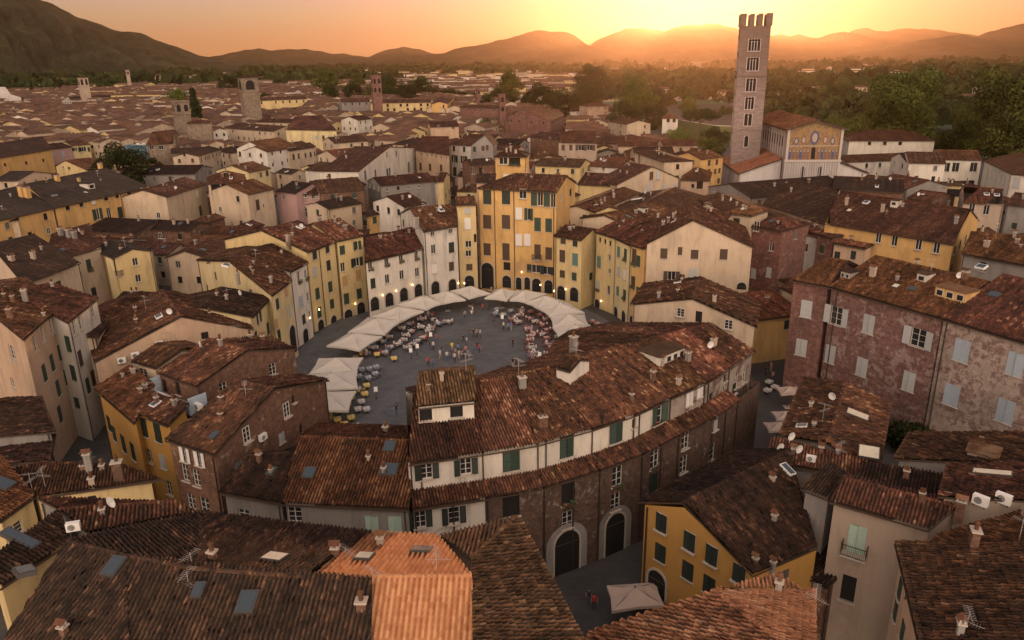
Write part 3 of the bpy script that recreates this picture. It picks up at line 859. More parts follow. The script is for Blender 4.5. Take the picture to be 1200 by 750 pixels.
# bright new roof
zr=17.3
a0,a1=P(366,677,zr),P(553,675,zr)
pf=plane_from(a0,a1,16,'F');pn=plane_from(a0,a1,19,'N')
b0,b1=pf(433,625),pf(513,628)
n0,n1=pn(425,960),pn(572,960);n2=pn(435,677)
og=custom('house with brand new bright orange interlocking tiles, bottom centre left',
 [[n0,n1,a1,n2],[b1,b0,a0,a1]],[(n0,n1),(n1,a1),(a1,b1),(b1,b0),(b0,a0),(a0,n0)],[(a0,a1)],'cream','orange',tw=.3)
sky(og,(427,656,.9,.9,'cream'),(494,648,1.1,.8))
chim(og,(394,655,'a',1.),(425,724,'b',1.1))
for q in((512,672),(437,680),(406,655)):antenna_at(og,onroof(og,*q),1.6 if q[0]>500 else .8)
# small roof dormer on orange roof: separate raised tile hatch
def dormer(H,x,y,w=1.6,l=2.2,h=.9,wallm='white',tile='brown',win=2,rz=None,name='dormer'):
    p,n,pl=roof_hit(H,x,y);e=pl[1]-pl[0];rz=math.atan2(e[1],e[0]) if rz is None else rz
    # local -Y looks down the slope
    nn=np.array([math.sin(rz),-math.cos(rz)])
    if nn[0]*n[0]+nn[1]*n[1]<0:rz+=math.pi
    m=MB();s=math.hypot(n[0],n[1])/n[2]
    yb=h/s*.95 if s>.1 else l
    yb=min(yb,l)
    z0=-.3
    m.face([(-w/2,-.0,z0),(w/2,0,z0),(w/2,0,h),(-w/2,0,h)],0)
    for sx in(-1,1):
        f=[(sx*w/2,0,z0),(sx*w/2,yb,yb*s-.2),(sx*w/2,yb,h+.1),(sx*w/2,0,h)];m.face(f if sx>0 else f[::-1],0)
    o=.18
    m.box((0,yb/2-o/2,h+.1),(w+2*o,yb+o,.1),m=1)
    nw=win
    for i in range(nw):
        cx=-w/2+(i+.5)*w/nw;ww=w/nw*.68
        m.box((cx,-.02,h*.52),(ww,.05,h*.62),m=3);m.box((cx,-.05,h*.52),(ww-.14,.03,h*.62-.14),m=2)
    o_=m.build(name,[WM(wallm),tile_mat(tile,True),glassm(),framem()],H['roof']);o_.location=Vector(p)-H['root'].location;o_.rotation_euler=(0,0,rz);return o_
chimney_at(og,onroof(og,446,640),'a',.9)
# row house with right eave over the lane (pyramid-ish)
zr=17.0
ap=P(603,607,zr);
k0=plane_from(ap,P(545,700,zr-.0),24,'R')
rd=P(548,655,zr)                      # ridge start
rb=P(520,800,zr)                      # ridge continues toward viewer
pr=plane_from(ap,rb,22,'R')
e0=ap;e1=pr(690,740);e2=pr(730,830)
pl_=plane_from(ap,rd,20,'L')
g0=pl_(515,629)
g0=np.array([g0[0],g0[1],max(g0[2],14.8)])
zz=P(553,800,zr-2.2)
dl=custom('dark tiled house beside the lane, its ridged roof pointing at the brick arches',
 [[pr(612,611),pr(735,845),P(556,845,zr),P(552,655,zr),ap],[g0,ap,P(552,655,zr)]],
 [(pr(612,611),pr(735,845)),(ap,pr(612,611)),(g0,ap)][0:2]+[(ap,g0)],[(ap,P(552,655,zr))],'beige','ochre')
# light orange roof bottom, right of the lane
zr=15.0
c0=P(838,693,zr);c1=P(930,765,zr);cR=P(910,673,zr)
pa=plane_from(c0,c1,16,'L')
q0=pa(690,742);q1=pa(640,860)
pb_=plane_from(c0,c1,12,'R')
s0=P(955,691,zr-.9);s1=P(958,790,zr-.9)
lo_=custom('house with pale orange ribbed tiles and white mortar strip at the bottom edge',
 [[q0,q1,P(960,860,zr),c1,c0],[pb_(957,765),pb_(957,692),c0,c1],[P(846,690,zr-.05),c0,P(910,674,zr-.05),P(937,690,zr-1.)][0:4]],
 [(q0,q1),(P(937,690,zr-1.),q0),(pb_(957,765),pb_(957,692))],[(c0,c1)],'cream','clay')
chim(lo_,(912,694,'b',.9));antenna_at(lo_,onroof(lo_,955,706),1.)
# big dark roof bottom right, falling to the left
br=house('broad dark tiled house with cream flank filling the bottom right corner',(1048,636,1077,760),14.5,'peach','brown',R=(1290,640,1360,760),rise='R',pitch=13,kind='shed',
 wins=[(1055,690,.8,1.3,'shut','green'),(1050,715,.8,1.3,'shut','green'),(1058,740,.8,1.3,'shut','green')])
chim(br,(1140,640,'b',1.1),(1124,745,'a',.8));antenna_at(br,onroof(br,1132,738),1.2);antenna_at(br,onroof(br,1196,625),1.6)
# roof with two air conditioners
ac=house('rust tiled roof carrying two white air conditioners, right edge',(1096,628,1060,700),14.0,'beige','red',R=(1300,570,1300,690),rise='R',pitch=12,kind='shed')
for q in((1148,592),(1175,590)):aircon_at(ac,onroof(ac,*q),-.9,1.15)
ac2=house('rust tiled roof with a pale roof light and a small raised gable, right edge',(1108,545,1098,582),14.2,'beige','brown',R=(1310,540,1310,592),rise='R',pitch=11,kind='shed')
sky(ac2,(1163,557,.7,2.4,'cream'))
ac3=house('long brown tiled roof in front of the ivy at the foot of the peeling palace',(1064,508,1046,538),12.6,'grey','brown',R=(1310,506,1310,548),rise='R',pitch=9,kind='shed')
dormer(ac3,1135,530,2.,2.2,.5,'beige','brown',1)
# balcony house
bh=house('beige house with a green shuttered balcony door between dark roofs, bottom right',(972,588,1088,622),12.8,'beige','brown',R=(987,560,1122,594),pitch=21,
 wins=[(1004,632,1.25,2.3,'shut','palegreen','b'),(994,690,1.,2.3,'dark')])
chim(bh,(1125,597,'a',1.))
# small roofs between
house('low dark cross roof left of the balcony house ridge',(938,573,971,586),11.8,'grey','dark',R=(968,542,993,554),pitch=15,kind='shed')
house('dark wavy roof wedged between the balcony house ridge and the skylight roof',(1003,566,1100,590),12.0,'grey','dark',R=(1010,541,1106,556),pitch=13,kind='shed',chim=1)
cy=house('dark brick roof of a courtyard annex between yellow house and balcony house',(930,668,968,690),6.,'brick','dark',w=5,pitch=10)
# yellow house
zr=11.6
y0,y1=P(800,589,zr),P(924,528,zr)
pn=plane_from(y0,y1,21,'N');pf=plane_from(y0,y1,18,'L')
h0=P(748,588,9.6)
Y=[P(748,588,9.8),P(882,674,8.6),P(957,642,8.6)]
yh=custom('bright yellow house beside the beige parasol in the lane',
 [[pn(882,675),pn(958,642),y1,y0],[P(862,528,9.8),P(748,588,9.8),y0,y1]],
 [(P(756,590,9.8),P(802,593,zr-.2)),(P(802,593,zr-.2),P(882,671,pn(882,675)[2])),(P(882,671,pn(882,675)[2]),P(957,642,pn(958,642)[2])),(P(862,528,9.8),P(756,590,9.8))],[(y0,y1)],'ocher','dark',
 wins=[(776,612,1.05,1.6,'shut','darkgreen'),(774,648,1.05,1.6,'shut','darkgreen'),(809,634,1.05,1.6,'shut','darkgreen'),(806,669,1.05,1.6,'shut','darkgreen'),(835,650,1.05,1.6,'shut','darkgreen'),(831,686,1.05,1.6,'shut','darkgreen'),(867,672,1.05,1.5,'shut','darkgreen'),(770,684,1.8,2.5,'archdoor')])
chim(yh,(907,612,'a',.8),(905,565,'a',.7),(885,660,'a',.6),(906,664,'a',.6));pipe(yh,757,640)

sky(yh,(922,552,.6,1.2,'white'))
jr=house('jumbled brown roof with small satellite dishes above the yellow house ridge',(893,540,1000,560),10.6,'grey','brown',R=(905,512,1018,540),pitch=14,kind='shed')
for q in((925,518),(862+50,531),(934,533)):dish_at(jr,onroof(jr,*q),.4)
aircon_at(jr,onroof(jr,950,541),-.5,.9)
sky(jr,(1018,532,1.6,1.4,'cream'))
# lane-side long roof
lr=house('long brown roof right of the shaded market lane with a glazed roof box',(940,443,912,510),10.2,'grey','brown',R=(992,448,970,520),rise='R',pitch=13,kind='gable')
chim(lr,(950,478,'b',.8));skylight_at(lr,1004,488,1.2,2.,'cream')

# ============ palace
p1=house('dark brick palace wing with white louvred shutters at the mouth of the market lane',(926,329,971,337),16.2,'brickred','red',w=6.2,pitch=19,kind='hipL',oh=(.5,.3),
 wins=[(945,362,1.45,2.3,'shut','grey'),(939,407,1.45,2.3,'shut','grey')])
p2=house('peeling pink plastered palace with white louvred shutters',(971,337,1102,374),16.2,'palace','red',w=8.5,pitch=19,oh=(.5,.1),
 wins=[(980,370,1.7,2.4,'open','grey'),(1018,380,1.5,2.4,'shut','grey'),(1076,396,1.8,2.2,'open','grey'),(973,415,1.45,2.4,'shut','grey'),(1010,430,1.5,2.4,'shut','grey'),(1065,447,1.5,2.4,'shut','grey')])
p3=house('faded plaster palace with pale blue shutters at the right edge',(1102,374,1232,412),16.2,'palaceold','brown',w=10.5,pitch=19,oh=(.5,.1),
 wins=[(1127,411,1.7,2.5,'shut','blue'),(1190,427,1.7,2.5,'shut','blue'),(1115,463,1.7,2.5,'shut','blue'),(1178,482,1.75,2.6,'shut','blue')])
pipe(p3,1103,420);pipe(p2,974,400)
chim(p2,(1022,325,'a',1.2),(1074,312,'a',.8));chim(p3,(1130,328,'a',1.2))
sky(p2,(1050,337,.7,.7,'cream'),(1069,340,.8,.7));sky(p3,(1150,314,1.,.8,'white'),(1165,347,1.1,.9))
dormer(p2,990,327,1.4,1.8,.9,'grey','brown',2);dormer(p2,1079,331,1.2,1.8,1.,'white','brown',1)
dormer(p3,1112,352,3.6,2.6,1.2,'yellow','clay',3);dish_at(p3,onroof(p3,1122,328))
# house right behind palace
k1=house('long ochre attic house with paired white windows behind the palace roof',(965,262,1118,287),15.2,'yellow','red',R=(985,224,1139,246),pitch=17,
 wins=[(1030,278,1.,1.9,'glass'),(1048,282,1.,1.9,'glass'),(1077,286,1.,1.9,'glass'),(1098,290,1.,1.9,'glass')])
sky(k1,(1015,238,.9,.9,'white'),(1063,242,.9,.9,'white'));dormer(k1,1047,242,1.2,1.6,1.,'white','red',1)
chim(k1,(1034,247,'a',1.),(992,238,'b'),(1120,262,'a'))
k2=house('cream house with arched stone window frames above the lane',(890,238,966,263),14.8,'peach','brown',R=(925,212,985,222),pitch=17,
 wins=[(921,275,1.3,2.2,'glass'),(929,295,1.3,1.6,'dark')],auto=dict(st=['shut'],nf=2,col=['brown']))
k3=house('brown tiled roof with a chimney and roof light at the right edge behind the palace',(1126,298,1235,318),14.6,'grey','red',R=(1138,272,1240,280),pitch=17);sky(k3,(1164,278,1.,.7,'white'));chim(k3,(1155,292,'b',1.3))
k4=house('small brick house with tall flue left of the ochre terrace',(934,268,975,280),13.2,'brickred','brown',w=3,pitch=8,kind='shed',wins=[(963,292,1.,1.5,'shut','green')]);chim(k4,(947,266,'c',1.2))
k5=house('little peach terrace house with green shutters above the palace roof',(975,285,1014,292),12.6,'peach','red',w=3,pitch=6,kind='shed',wins=[(981,301,1.,1.9,'shut','darkgreen'),(1000,299,.9,1.5,'shut','darkgreen')])
k6=house('brick tower house with pale shutters over the dark lane',(875,265,916,272),15.,'brickred','brown',w=5,pitch=15,kind='hip',wins=[(887,265,1.1,1.8,'glass'),(904,289,.9,1.6,'glass'),(901,319,1.,1.8,'shut','grey'),(883,320,1.,1.8,'shut','grey')])
house('small house with rusty lean-to roof hanging above the dark lane',(897,270,921,283),12.,'grey','red',w=4,pitch=14)
# ============ gable house right of piazza
gh=front('big cream gable fronted house overlooking the curved brown roofs',(755,287),(812,258),(885,291),15.2,16,'cream','brown',
 wins=[(778,297,1.1,1.7,'shut','brown'),(797,294,.7,1.3,'shut','brown'),(814,298,1.2,1.5,'shut','brown'),(848,298,1.2,1.7,'shut','brown'),(787,323,1.3,1.5,'open','brown'),(799,325,.9,1.,'dark'),(812,321,1.2,1.8,'shut','grey'),(869,335,1.5,1.2,'arch')])
chim(gh,(777,265,'a',1.2),(783,262,'b',1.1),(771,256,'a',1.))
th=house('cream roof turret with one green shutter on the gable house',(805,259,848,262),17.3,'cream','brown',w=4.5,pitch=17,kind='hip',wins=[(820,270,1.3,1.9,'shut','green')])
t2=house('cream square turret set back behind the green shuttered turret',(849,250,880,254),17.,'cream','red',w=4,pitch=14,kind='hip',wins=[(863,262,1.2,2.,'shut','darkgreen')])
lw=front('low cream house with three small white framed windows in front of the gable house',(738,357),(811,350),(888,384),11.2,9,'cream','brown',back=(821,325),
 wins=[(798,366,1.1,1.2,'glass'),(819,371,.9,1.5,'dark'),(854,380,1.1,1.3,'glass')])
chim(lw,(772,350,'a',1.),(837,355,'c',1.2))
# ring houses right of the piazza
def ringlabel(s):return s
h=house('narrow tall ochre house with one wide green shutter at the piazza bend',(681,243,697,249),16.2,'paleyellow','brown',w=3.,pitch=16,
 wins=[(690,256,1.9,2.2,'shut','darkgreen'),(689,283,1.1,2.2,'shut','green','f'),(688,315,1.1,2.,'shut','green','f'),(687,331,1.,1.3,'shut','green'),(687,349,1.,2.4,'arch')])
house('long parapet wing running back from the narrow ochre house',(697,249,752,226),15.8,'cream','red',w=4,rise='L',pitch=14,auto=dict(st=['dark'],nf=1))
h=house('recessed ochre house with low eaves right of the tall ochre block',(648,277,681,282),13.2,'paleyellow','brown',w=4,pitch=19,
 wins=[(660,282,1.1,1.2,'shut','brown'),(674,285,1.,1.2,'shut','darkgreen'),(659,300,1.2,2.3,'shut','brown'),(674,304,1.2,2.3,'shut','teal'),(659,321,1.1,1.4,'shut','brown'),(673,324,1.,1.5,'shut','green'),(658,343,1.8,2.7,'archdoor'),(673,345,1.8,2.7,'arch')])
chim(h,(668,270,'b'))
h=house('ochre ring house with teal shutters and flower boxes above a lit archway',(696,272,719,279),14.2,'paleyellow','brown',w=6,pitch=17,
 wins=[(703,281,.7,.9,'dark'),(709,283,.7,.9,'dark'),(715,285,.7,.9,'dark'),(702,307,1.1,2.2,'shut','teal'),(701,334,1.,1.8,'shut','grey','f'),(714,302,.8,1.2,'glass'),(713,340,1.,1.7,'glass'),(700,358,1.5,2.5,'archdoor'),(714,318,.8,1.,'glass')])
h=house('ochre ring house with white shop sign and tall brown shutters',(719,279,738,288),14.2,'lightyellow','brown',w=6,pitch=17,
 wins=[(725,295,1.,1.9,'shut','teal'),(733,298,1.,1.9,'shut','green','f'),(725,318,1.,1.7,'shut','grey'),(732,322,1.,1.7,'shut','white'),(724,341,1.,1.7,'shut','teal'),(732,345,1.,1.7,'shut','green','f'),(722,367,1.4,2.4,'archdoor'),(731,372,1.4,2.4,'arch')])
h=house('curving ochre flank with potted balconies between ring houses and gable house',(738,287,754,292),14.4,'yellow','red',w=6,pitch=17,
 wins=[(741,300,1.,2.6,'shut','brown','f'),(748,306,1.,1.9,'shut','green'),(742,330,1.,1.9,'shut','brown','f'),(748,342,1.,1.7,'shut','green'),(741,378,1.4,2.4,'arch'),(749,384,1.3,2.4,'arch')])
# ============ yellow palazzo at the head of the piazza
yp=house('tall golden yellow palazzo over the dark gateway of the piazza',(559,221,652,226),20.6,'yellow','brown',w=6.2,pitch=20,kind='hipL',
 wins=[(571,231,1.7,2.7,'shut','darkgreen'),(593,231,1.7,2.7,'shut','darkgreen'),(613,227,1.5,1.8,'glass'),(626,232,1.2,2.9,'shut','green'),(633,233,1.1,2.6,'glass'),(641,233,1.2,2.9,'shut','green'),(648,235,1.,2.6,'glass'),
 (571,260,1.7,2.7,'shut','brown'),(593,260,1.7,2.7,'shut','brown'),(608,250,1.3,2.3,'shut','white'),(618,251,1.2,2.3,'half','green'),(630,263,1.3,2.6,'shut','green'),(643,264,1.3,2.6,'shut','green'),
 (571,292,1.5,2.4,'shut','brown'),(593,295,1.5,3.4,'shut','brown'),(608,281,1.3,2.3,'shut','white'),(618,281,1.3,2.3,'shut','white'),(630,295,1.3,2.9,'shut','brown','b'),(643,297,1.3,2.4,'shut','brown'),
 (594,312,1.5,1.6,'dark'),(608,312,1.2,1.7,'shut','tan'),(618,312,1.2,1.7,'shut','tan'),(628,315,1.8,1.6,'open','darkgreen'),(641,317,1.4,1.6,'open','darkgreen'),
 (570,323,2.7,5.4,'archdoor'),(594,330,1.9,2.5,'archdoor'),(608,332,1.2,2.5,'arch'),(618,332,1.2,2.5,'arch'),(629,334,1.9,2.7,'arch'),(643,336,1.7,2.7,'archdoor')])
pipe(yp,603,290);pipe(yp,649,290);pipe(yp,580,260)
chim(yp,(654,213,'a',1.2))
tt=house('yellow roof turret with green loggia rising from the golden palazzo',(579,184,618,184),24.6,'yellow','brown',w=3.2,pitch=20,kind='hip',
 wins=[(593,208,1.1,1.5,'shut','white'),(590,188,1.8,1.6,'glass'),(603,189,2.4,1.6,'dark',None,'f')])
yl=house('pale yellow strip house with a small flag beside the golden palazzo',(535,241,559,240),18.,'paleyellow','brown',w=3.5,pitch=17,kind='shed',
 wins=[(548,247,1.2,1.,'shut','grey'),(548,262,1.2,2.2,'shut','white'),(549,286,1.2,1.3,'glass'),(549,297,1.1,1.2,'glass'),(558,279,.5,1.6,'dark'),(550,313,1.2,1.3,'shut','brown'),(550,330,1.9,2.5,'arch')])
house('dark tiled stair hood on the left shoulder of the golden palazzo',(557,214,580,214),21.4,'peach','dark',w=3.,pitch=24,kind='shed')
# white houses left of it
w1=house('white four storey house beside the pale yellow strip house',(496,272,537,265),14.6,'oldwhite','brown',R=(480,244,532,240),pitch=20,
 wins=[(507,274,.9,.9,'glass'),(528,271,.9,.9,'glass'),(508,292,1.,1.7,'glass'),(529,290,1.2,2.,'shut','darkgreen'),(509,315,1.1,1.7,'shut','white'),(529,312,1.1,1.7,'shut','brown'),(510,337,1.8,2.5,'arch'),(530,334,1.8,2.4,'arch')],zb=0)
pipe(w1,499,300);chim(w1,(489,262,'a',1.));sky(w1,(517,247,1.,.8,'white'))
w2=house('low white house with hanging flower boxes on the piazza curve',(427,308,497,292),11.2,'palewhite','brown',R=(428,280,486,266),pitch=20,
 wins=[(434,311,.9,1.4,'glass',None,'f'),(453,306,.9,1.4,'glass',None,'f'),(470,302,.9,1.3,'glass',None,'f'),(488,299,.9,1.3,'glass',None,'f'),(437,332,1.,1.8,'shut','darkgreen'),(454,327,1.,1.7,'glass'),(471,322,1.,1.7,'glass'),(489,319,1.,1.7,'glass'),
 (439,356,1.8,2.5,'arch'),(456,351,1.8,2.5,'archdoor'),(473,345,1.8,2.5,'archdoor'),(490,340,1.8,2.4,'arch')])
chim(w2,(446,282,'a',.9),(467,272,'a',.9))
y1_=house('tall ochre ring house right of the white house with brown shutters',(396,283,428,276),14.4,'paleyellow','brown',w=7,pitch=18,
 wins=[(401,293,1.1,1.6,'shut','green'),(417,288,1.1,1.6,'half','green'),(402,313,1.,1.7,'glass'),(418,307,1.3,1.6,'open','darkgreen'),(404,329,1.1,1.8,'shut','tan'),(420,322,1.1,1.8,'shut','tan'),(406,350,1.1,2.,'shut','green'),(421,344,1.1,1.9,'shut','green'),(407,371,1.8,2.6,'archdoor'),(423,362,1.8,2.6,'archdoor')])
chim(y1_,(405,270,'a',1.1),(375,262,'a',1.2))
y2_=house('peeling yellow ring house with green shutters in two columns',(361,296,396,283),14.2,'paleyellow','brown',R=(306,270,350,259),pitch=16,
 wins=[(368,298,1.1,1.7,'shut','darkgreen'),(383,291,1.,1.5,'shut','darkgreen'),(369,318,1.1,1.7,'shut','grey'),(385,311,1.1,1.8,'shut','darkgreen'),(372,344,1.1,2.,'shut','green'),(387,336,1.1,1.9,'shut','green'),(374,366,1.1,1.9,'shut','green'),(389,356,1.1,1.7,'shut','green'),(376,383,1.7,2.6,'archdoor'),(391,378,1.7,2.6,'arch')])
sky(y2_,(352,267,1.2,1.,'white'));chim(y2_,(338,285,'a',1.4));pipe(y2_,378,340)
w3=house('narrow white ring house with small flower box windows and a brown awning',(341,319,362,308),12.9,'white','brown',R=(288,298,319,286),pitch=15,
 wins=[(350,324,1.,1.8,'glass',None,'f'),(359,321,.9,1.5,'glass',None,'f'),(353,353,1.,1.8,'shut','blue'),(361,348,.9,1.5,'glass'),(356,374,1.,1.6,'shut','darkgreen'),(363,369,.9,1.5,'glass'),(358,394,1.7,2.6,'archdoor')])
y3_=house('sunlit yellow ring house end with tall brown archway',(319,347,343,329),12.4,'lightyellow','brown',R=(268,306,305,290),pitch=14,
 wins=[(325,356,1.,1.6,'shut','darkgreen'),(335,341,1.,1.6,'shut','tan'),(324,380,1.,1.6,'shut','tan'),(338,364,1.,1.8,'shut','grey'),(327,393,1.,1.7,'shut','darkgreen'),(343,398,2.4,4.6,'archdoor')])
sky(y3_,(265,312,1.,.9,'white'));chim(y3_,(318,332,'a',1.),(279,326,'b',.9),(297,322,'c',.8))
y4_=house('yellow corner house with leaning green shutters left of the tall archway',(297,372,319,348),11.4,'lightyellow','dark',w=7,rise='L',pitch=13,
 wins=[(301,357,1.,1.7,'open','darkgreen'),(303,372,1.,1.7,'open','darkgreen'),(300,395,1.,1.6,'shut','darkgreen'),(314,385,1.,1.8,'shut','green')])
# ============ curved block in front of the piazza
EV=[(479,545),(564,533),(630,522),(695,504),(745,487),(788,467),(829,449),(858,431),(886,412)]
RG=[(484,462),(563,448),(600,441),(638,432),(700,414),(735,404),(774,394),(805,386),(832,380)]
LBL=['white house with two black shutters under the dormer house, curved block',
 'white curved house with laundry on its wall above the brick arches','white curved house with tall green blind in the middle of the curved block',
 'white curved house with small square openings on the curved block','white curved house with long window box at the end of the white wall','peeling plaster curved house with brown patches past the white wall',
 'shabby curved house with vent grilles near the far end of the curved block','weathered grey house at the far end of the curved block facing the market lane']
ZE=13.2;ZL=9.75
CW=['oldwhite','palewhite','palewhite','palewhite','palewhite','shabby','shabby','shabby']
CWIN=[[(500,552,1.,1.5,'open','darkgreen'),(546,547,1.,1.5,'open','darkgreen')],
 [(599,540,1.5,1.9,'shut','green'),(600,565,1.,.8,'dark')],
 [(664,523,1.4,2.1,'shut','green'),(663,548,.9,.7,'dark')],
 [(721,505,1.5,2.2,'shut','green',None),(717,530,.7,.6,'dark'),(741,522,.7,.7,'dark')],
 [(769,484,1.3,2.2,'half','green','f'),(743,496,.6,.9,'dark'),(752,518,.5,.5,'dark')],
 [(808,466,1.1,1.7,'shut','white'),(822,458,.9,1.3,'shut','white'),(820,482,.7,.6,'dark')],
 [(849,460,1.,1.6,'glass'),(833,466,.8,1.1,'dark'),(850,443,.8,.8,'dark')],
 [(863,446,1.,1.7,'glass'),(872,440,1.,1.7,'glass'),(868,475,1.,1.7,'shut','grey'),(866,500,1.,1.8,'shut','grey'),(874,470,.9,1.5,'glass'),(860,455,.8,1.2,'dark')]]
LWIN=[[(489,609,1.,1.6,'open','darkgreen'),(532,604,1.,1.6,'open','darkgreen')],
 [(599,592,1.5,2.2,'dark')],
 [(666,578,1.4,2.2,'dark',None,'f'),(665,609,1.1,1.7,'glass'),(664,656,2.6,4.4,'archdoor')],
 [(723,558,1.2,2.,'glass',None,'f'),(721,588,1.1,1.8,'glass'),(720,635,2.3,4.3,'archdoor')],
 [(767,537,1.2,2.1,'glass',None,'f'),(765,567,1.2,2.1,'shut','darkgreen')],
 [(803,516,1.1,1.9,'glass'),(801,544,1.1,1.9,'glass')],
 [(834,530,1.1,2.,'glass'),(837,495,.9,1.7,'shut','grey')],
 []]
def curved():
    ev=[P(x,y,ZE) for x,y in EV]
    n=len(ev)
    # outward horizontal direction per vertex
    out=[]
    for i in range(n):
        a=ev[max(0,i-1)];b=ev[min(n-1,i+1)];d=(b-a)[:2];d/=np.linalg.norm(d);out.append(np.array([d[1],-d[0],0]))
    rg=[]
    for i,(x,y) in enumerate(RG):
        N=np.cross(np.array([-out[i][1],out[i][0],0]),-out[i]*math.cos(R(19))+np.array([0,0,math.sin(R(19))]))
        rg.append(onplane(x,y,ev[i],N))
    zr=sum(r[2] for r in rg)/n
    rg=[P(x,y,zr) for x,y in RG]
    for i in range(n-1):
        A,B,C,D=ev[i],ev[i+1],rg[i+1],rg[i]
        IDP=[6.5,6.5,6.5,7,8,11,13,13,13];iA=D-out[i]*IDP[i];iB=C-out[i+1]*IDP[i+1];zi=zr-(2.3 if i<3 else 2.7);iA=np.array([iA[0],iA[1],zi]);iB=np.array([iB[0],iB[1],zi])
        H=start(LBL[i],[A,B,iB,iA]);e=B-A;H['rz']=math.atan2(e[1],e[0])
        w=lambda p,o_,d:np.array(p)-o_*d
        wa,wb=w(A,out[i],.45),w(B,out[i+1],.45)
        H['walls'].append(Wall(wa,wb,ZL-.3,ZE-.02))
        lowA,lowB=wa+out[i]*1.25,wb+out[i+1]*1.25
        last=i==n-2
        jb=w(iB,-out[i+1],.4);ja=w(iA,-out[i],.4)
        H['walls'].append(Wall(wb,jb,0,ZE,[(0,ZE-.02),(np.linalg.norm((C-wb)[:2]),zr-.2),(np.linalg.norm((jb-wb)[:2]),zi-.1)]))
        H['walls'].append(Wall(jb,ja,0,zi-.1))
        H['walls'].append(Wall(ja,wa,0,min(ZE,zi-.1)-.02))
        H['patches']=[[A,B,C,D],[iB,iA,D,C]];caps=[(D,C)]
        if i<7:
            ta,tb=wa.copy(),wb.copy();ta[2]=tb[2]=ZL+.75
            la,lb=wa+out[i]*1.75,wb+out[i+1]*1.75;la[2]=lb[2]=ZL
            H['patches'].append([la,lb,tb,ta])
        H['foot']=[wa[:2],wb[:2],jb[:2],ja[:2]]
        ch=WM('beige')
        finish(H,CW[i],'brown',caps,None,CWIN[i] if i<7 else CWIN[i],zb=0)
        OCC.append(H)
        # lower, projecting storeys
        if i<8:
            H2=dict(H);H2['walls']=[Wall(lowA,lowB,0,ZL-.0),Wall(lowB,wb,0,ZL),Wall(wa,lowA,0,ZL)]
            near=True
            for W in LWIN[i]:
                x,y,ww,hh,st=W[:5];col=W[5] if len(W)>5 else None
                wl=H2['walls'][0];r=wl.hit(x,y)
                if not r:print('low miss',x,y);continue
                u,z,_=r;u=min(max(u,ww/2+.05),wl.L-ww/2-.05)
                if st=='archdoor':z=hh/2+.05
                ok=st!='archdoor' and z+hh/2<ZL-.1
                if ok:wl.holes.append((u-ww/2,u+ww/2,z-hh/2,z+hh/2))
                add_window(H['root'],wl.pt(u,z),wl.rz,ww,hh,st,col,True,.12 if ok else -.03)
                if len(W)>6 and W[6]=='f':flowers(H['root'],wl.pt(u,z-hh/2,.03),wl.rz,ww)
                if st=='archdoor':
                    m_=MB();n_=12;r1=ww/2+.85;zc=hh/2-ww/2;hb=min(hh/2+.75,ZL-.5-z)
                    m_.face([(-r1,-.03,-hh/2),(r1,-.03,-hh/2)]+[(r1*math.cos(math.pi*k/n_),-.03,zc+(hb-zc)*math.sin(math.pi*k/n_)) for k in range(n_+1)])
                    q_=m_.build('plaster_surround',[WM('archplaster')],H['root']);q_.location=Vector(wl.pt(u,z))-H['root'].location;q_.rotation_euler=(0,0,wl.rz)
            mb=MB()
            for wl in H2['walls']:wl.build(mb)
            mb.build('lower_wall',WM('oldwhite' if i==0 else 'lowerbrick'),H['root'],origin=H['root'].location)
            wl=H2['walls'][0]
            for u in ([.2] if i%2 else [.2,wl.L*.55]):
                m=MB();m.tube(wl.pt(u,.1,.1),wl.pt(u,ZL-.1,.1),.07,6);m.tube(H['walls'][0].pt(min(u,1),ZL+.7,.1),H['walls'][0].pt(min(u,1),ZE,.1),.06,6)
                m.build('drainpipe',metalm(),H['root'],origin=H['root'].location)
        CB.append(H)
WALL['lowerbrick']=lambda:brickwall('lower',(.10,.06,.045),(.15,.09,.065),(.12,.09,.075),(.26,.225,.19),.36)
WALL['archplaster']=lambda:stucco('archplaster',(.29,.275,.265),(.12,.10,.09),.75)
CB=[]
curved()
chim(CB[1],(612,455,'b',1.2),(636,500,'c',1.3));chim(CB[3],(740,470,'b',.7),(765,445,'a',1.));chim(CB[4],(775,430,'a',1.));chim(CB[5],(795,452,'a',.9),(806,424,'a',1.));chim(CB[6],(836,406,'c',1.3))
aircon_at(CB[2],onroof(CB[2],669,436),.5,1.2);dish_at(CB[6],onroof(CB[6],831,410),.3);antenna_at(CB[1],onroof(CB[1],608,446),2.2);antenna_at(CB[3],onroof(CB[3],675,420),1.6)
dormer(CB[4],787,425,4.2,3,1.1,'white','ochre',4)
chim(CB[3],(672,412,'b',1.6))
dh=house('little white dormer house with two black windows on the left end of the curved block',(487,479,558,472),16.2,'palewhite','ochre',R=(490,438,557,431),pitch=22,kind='gable',zb=12.5,oh=(.3,.2),
 wins=[(498,486,1.1,1.2,'dark'),(535,482,1.1,1.2,'dark')])
house('small tiled roof hatch house breaking the ridge of the curved block',(650,431,668,436),16.4,'white','brown',w=1.8,pitch=20,zb=13,oh=(.15,.1))
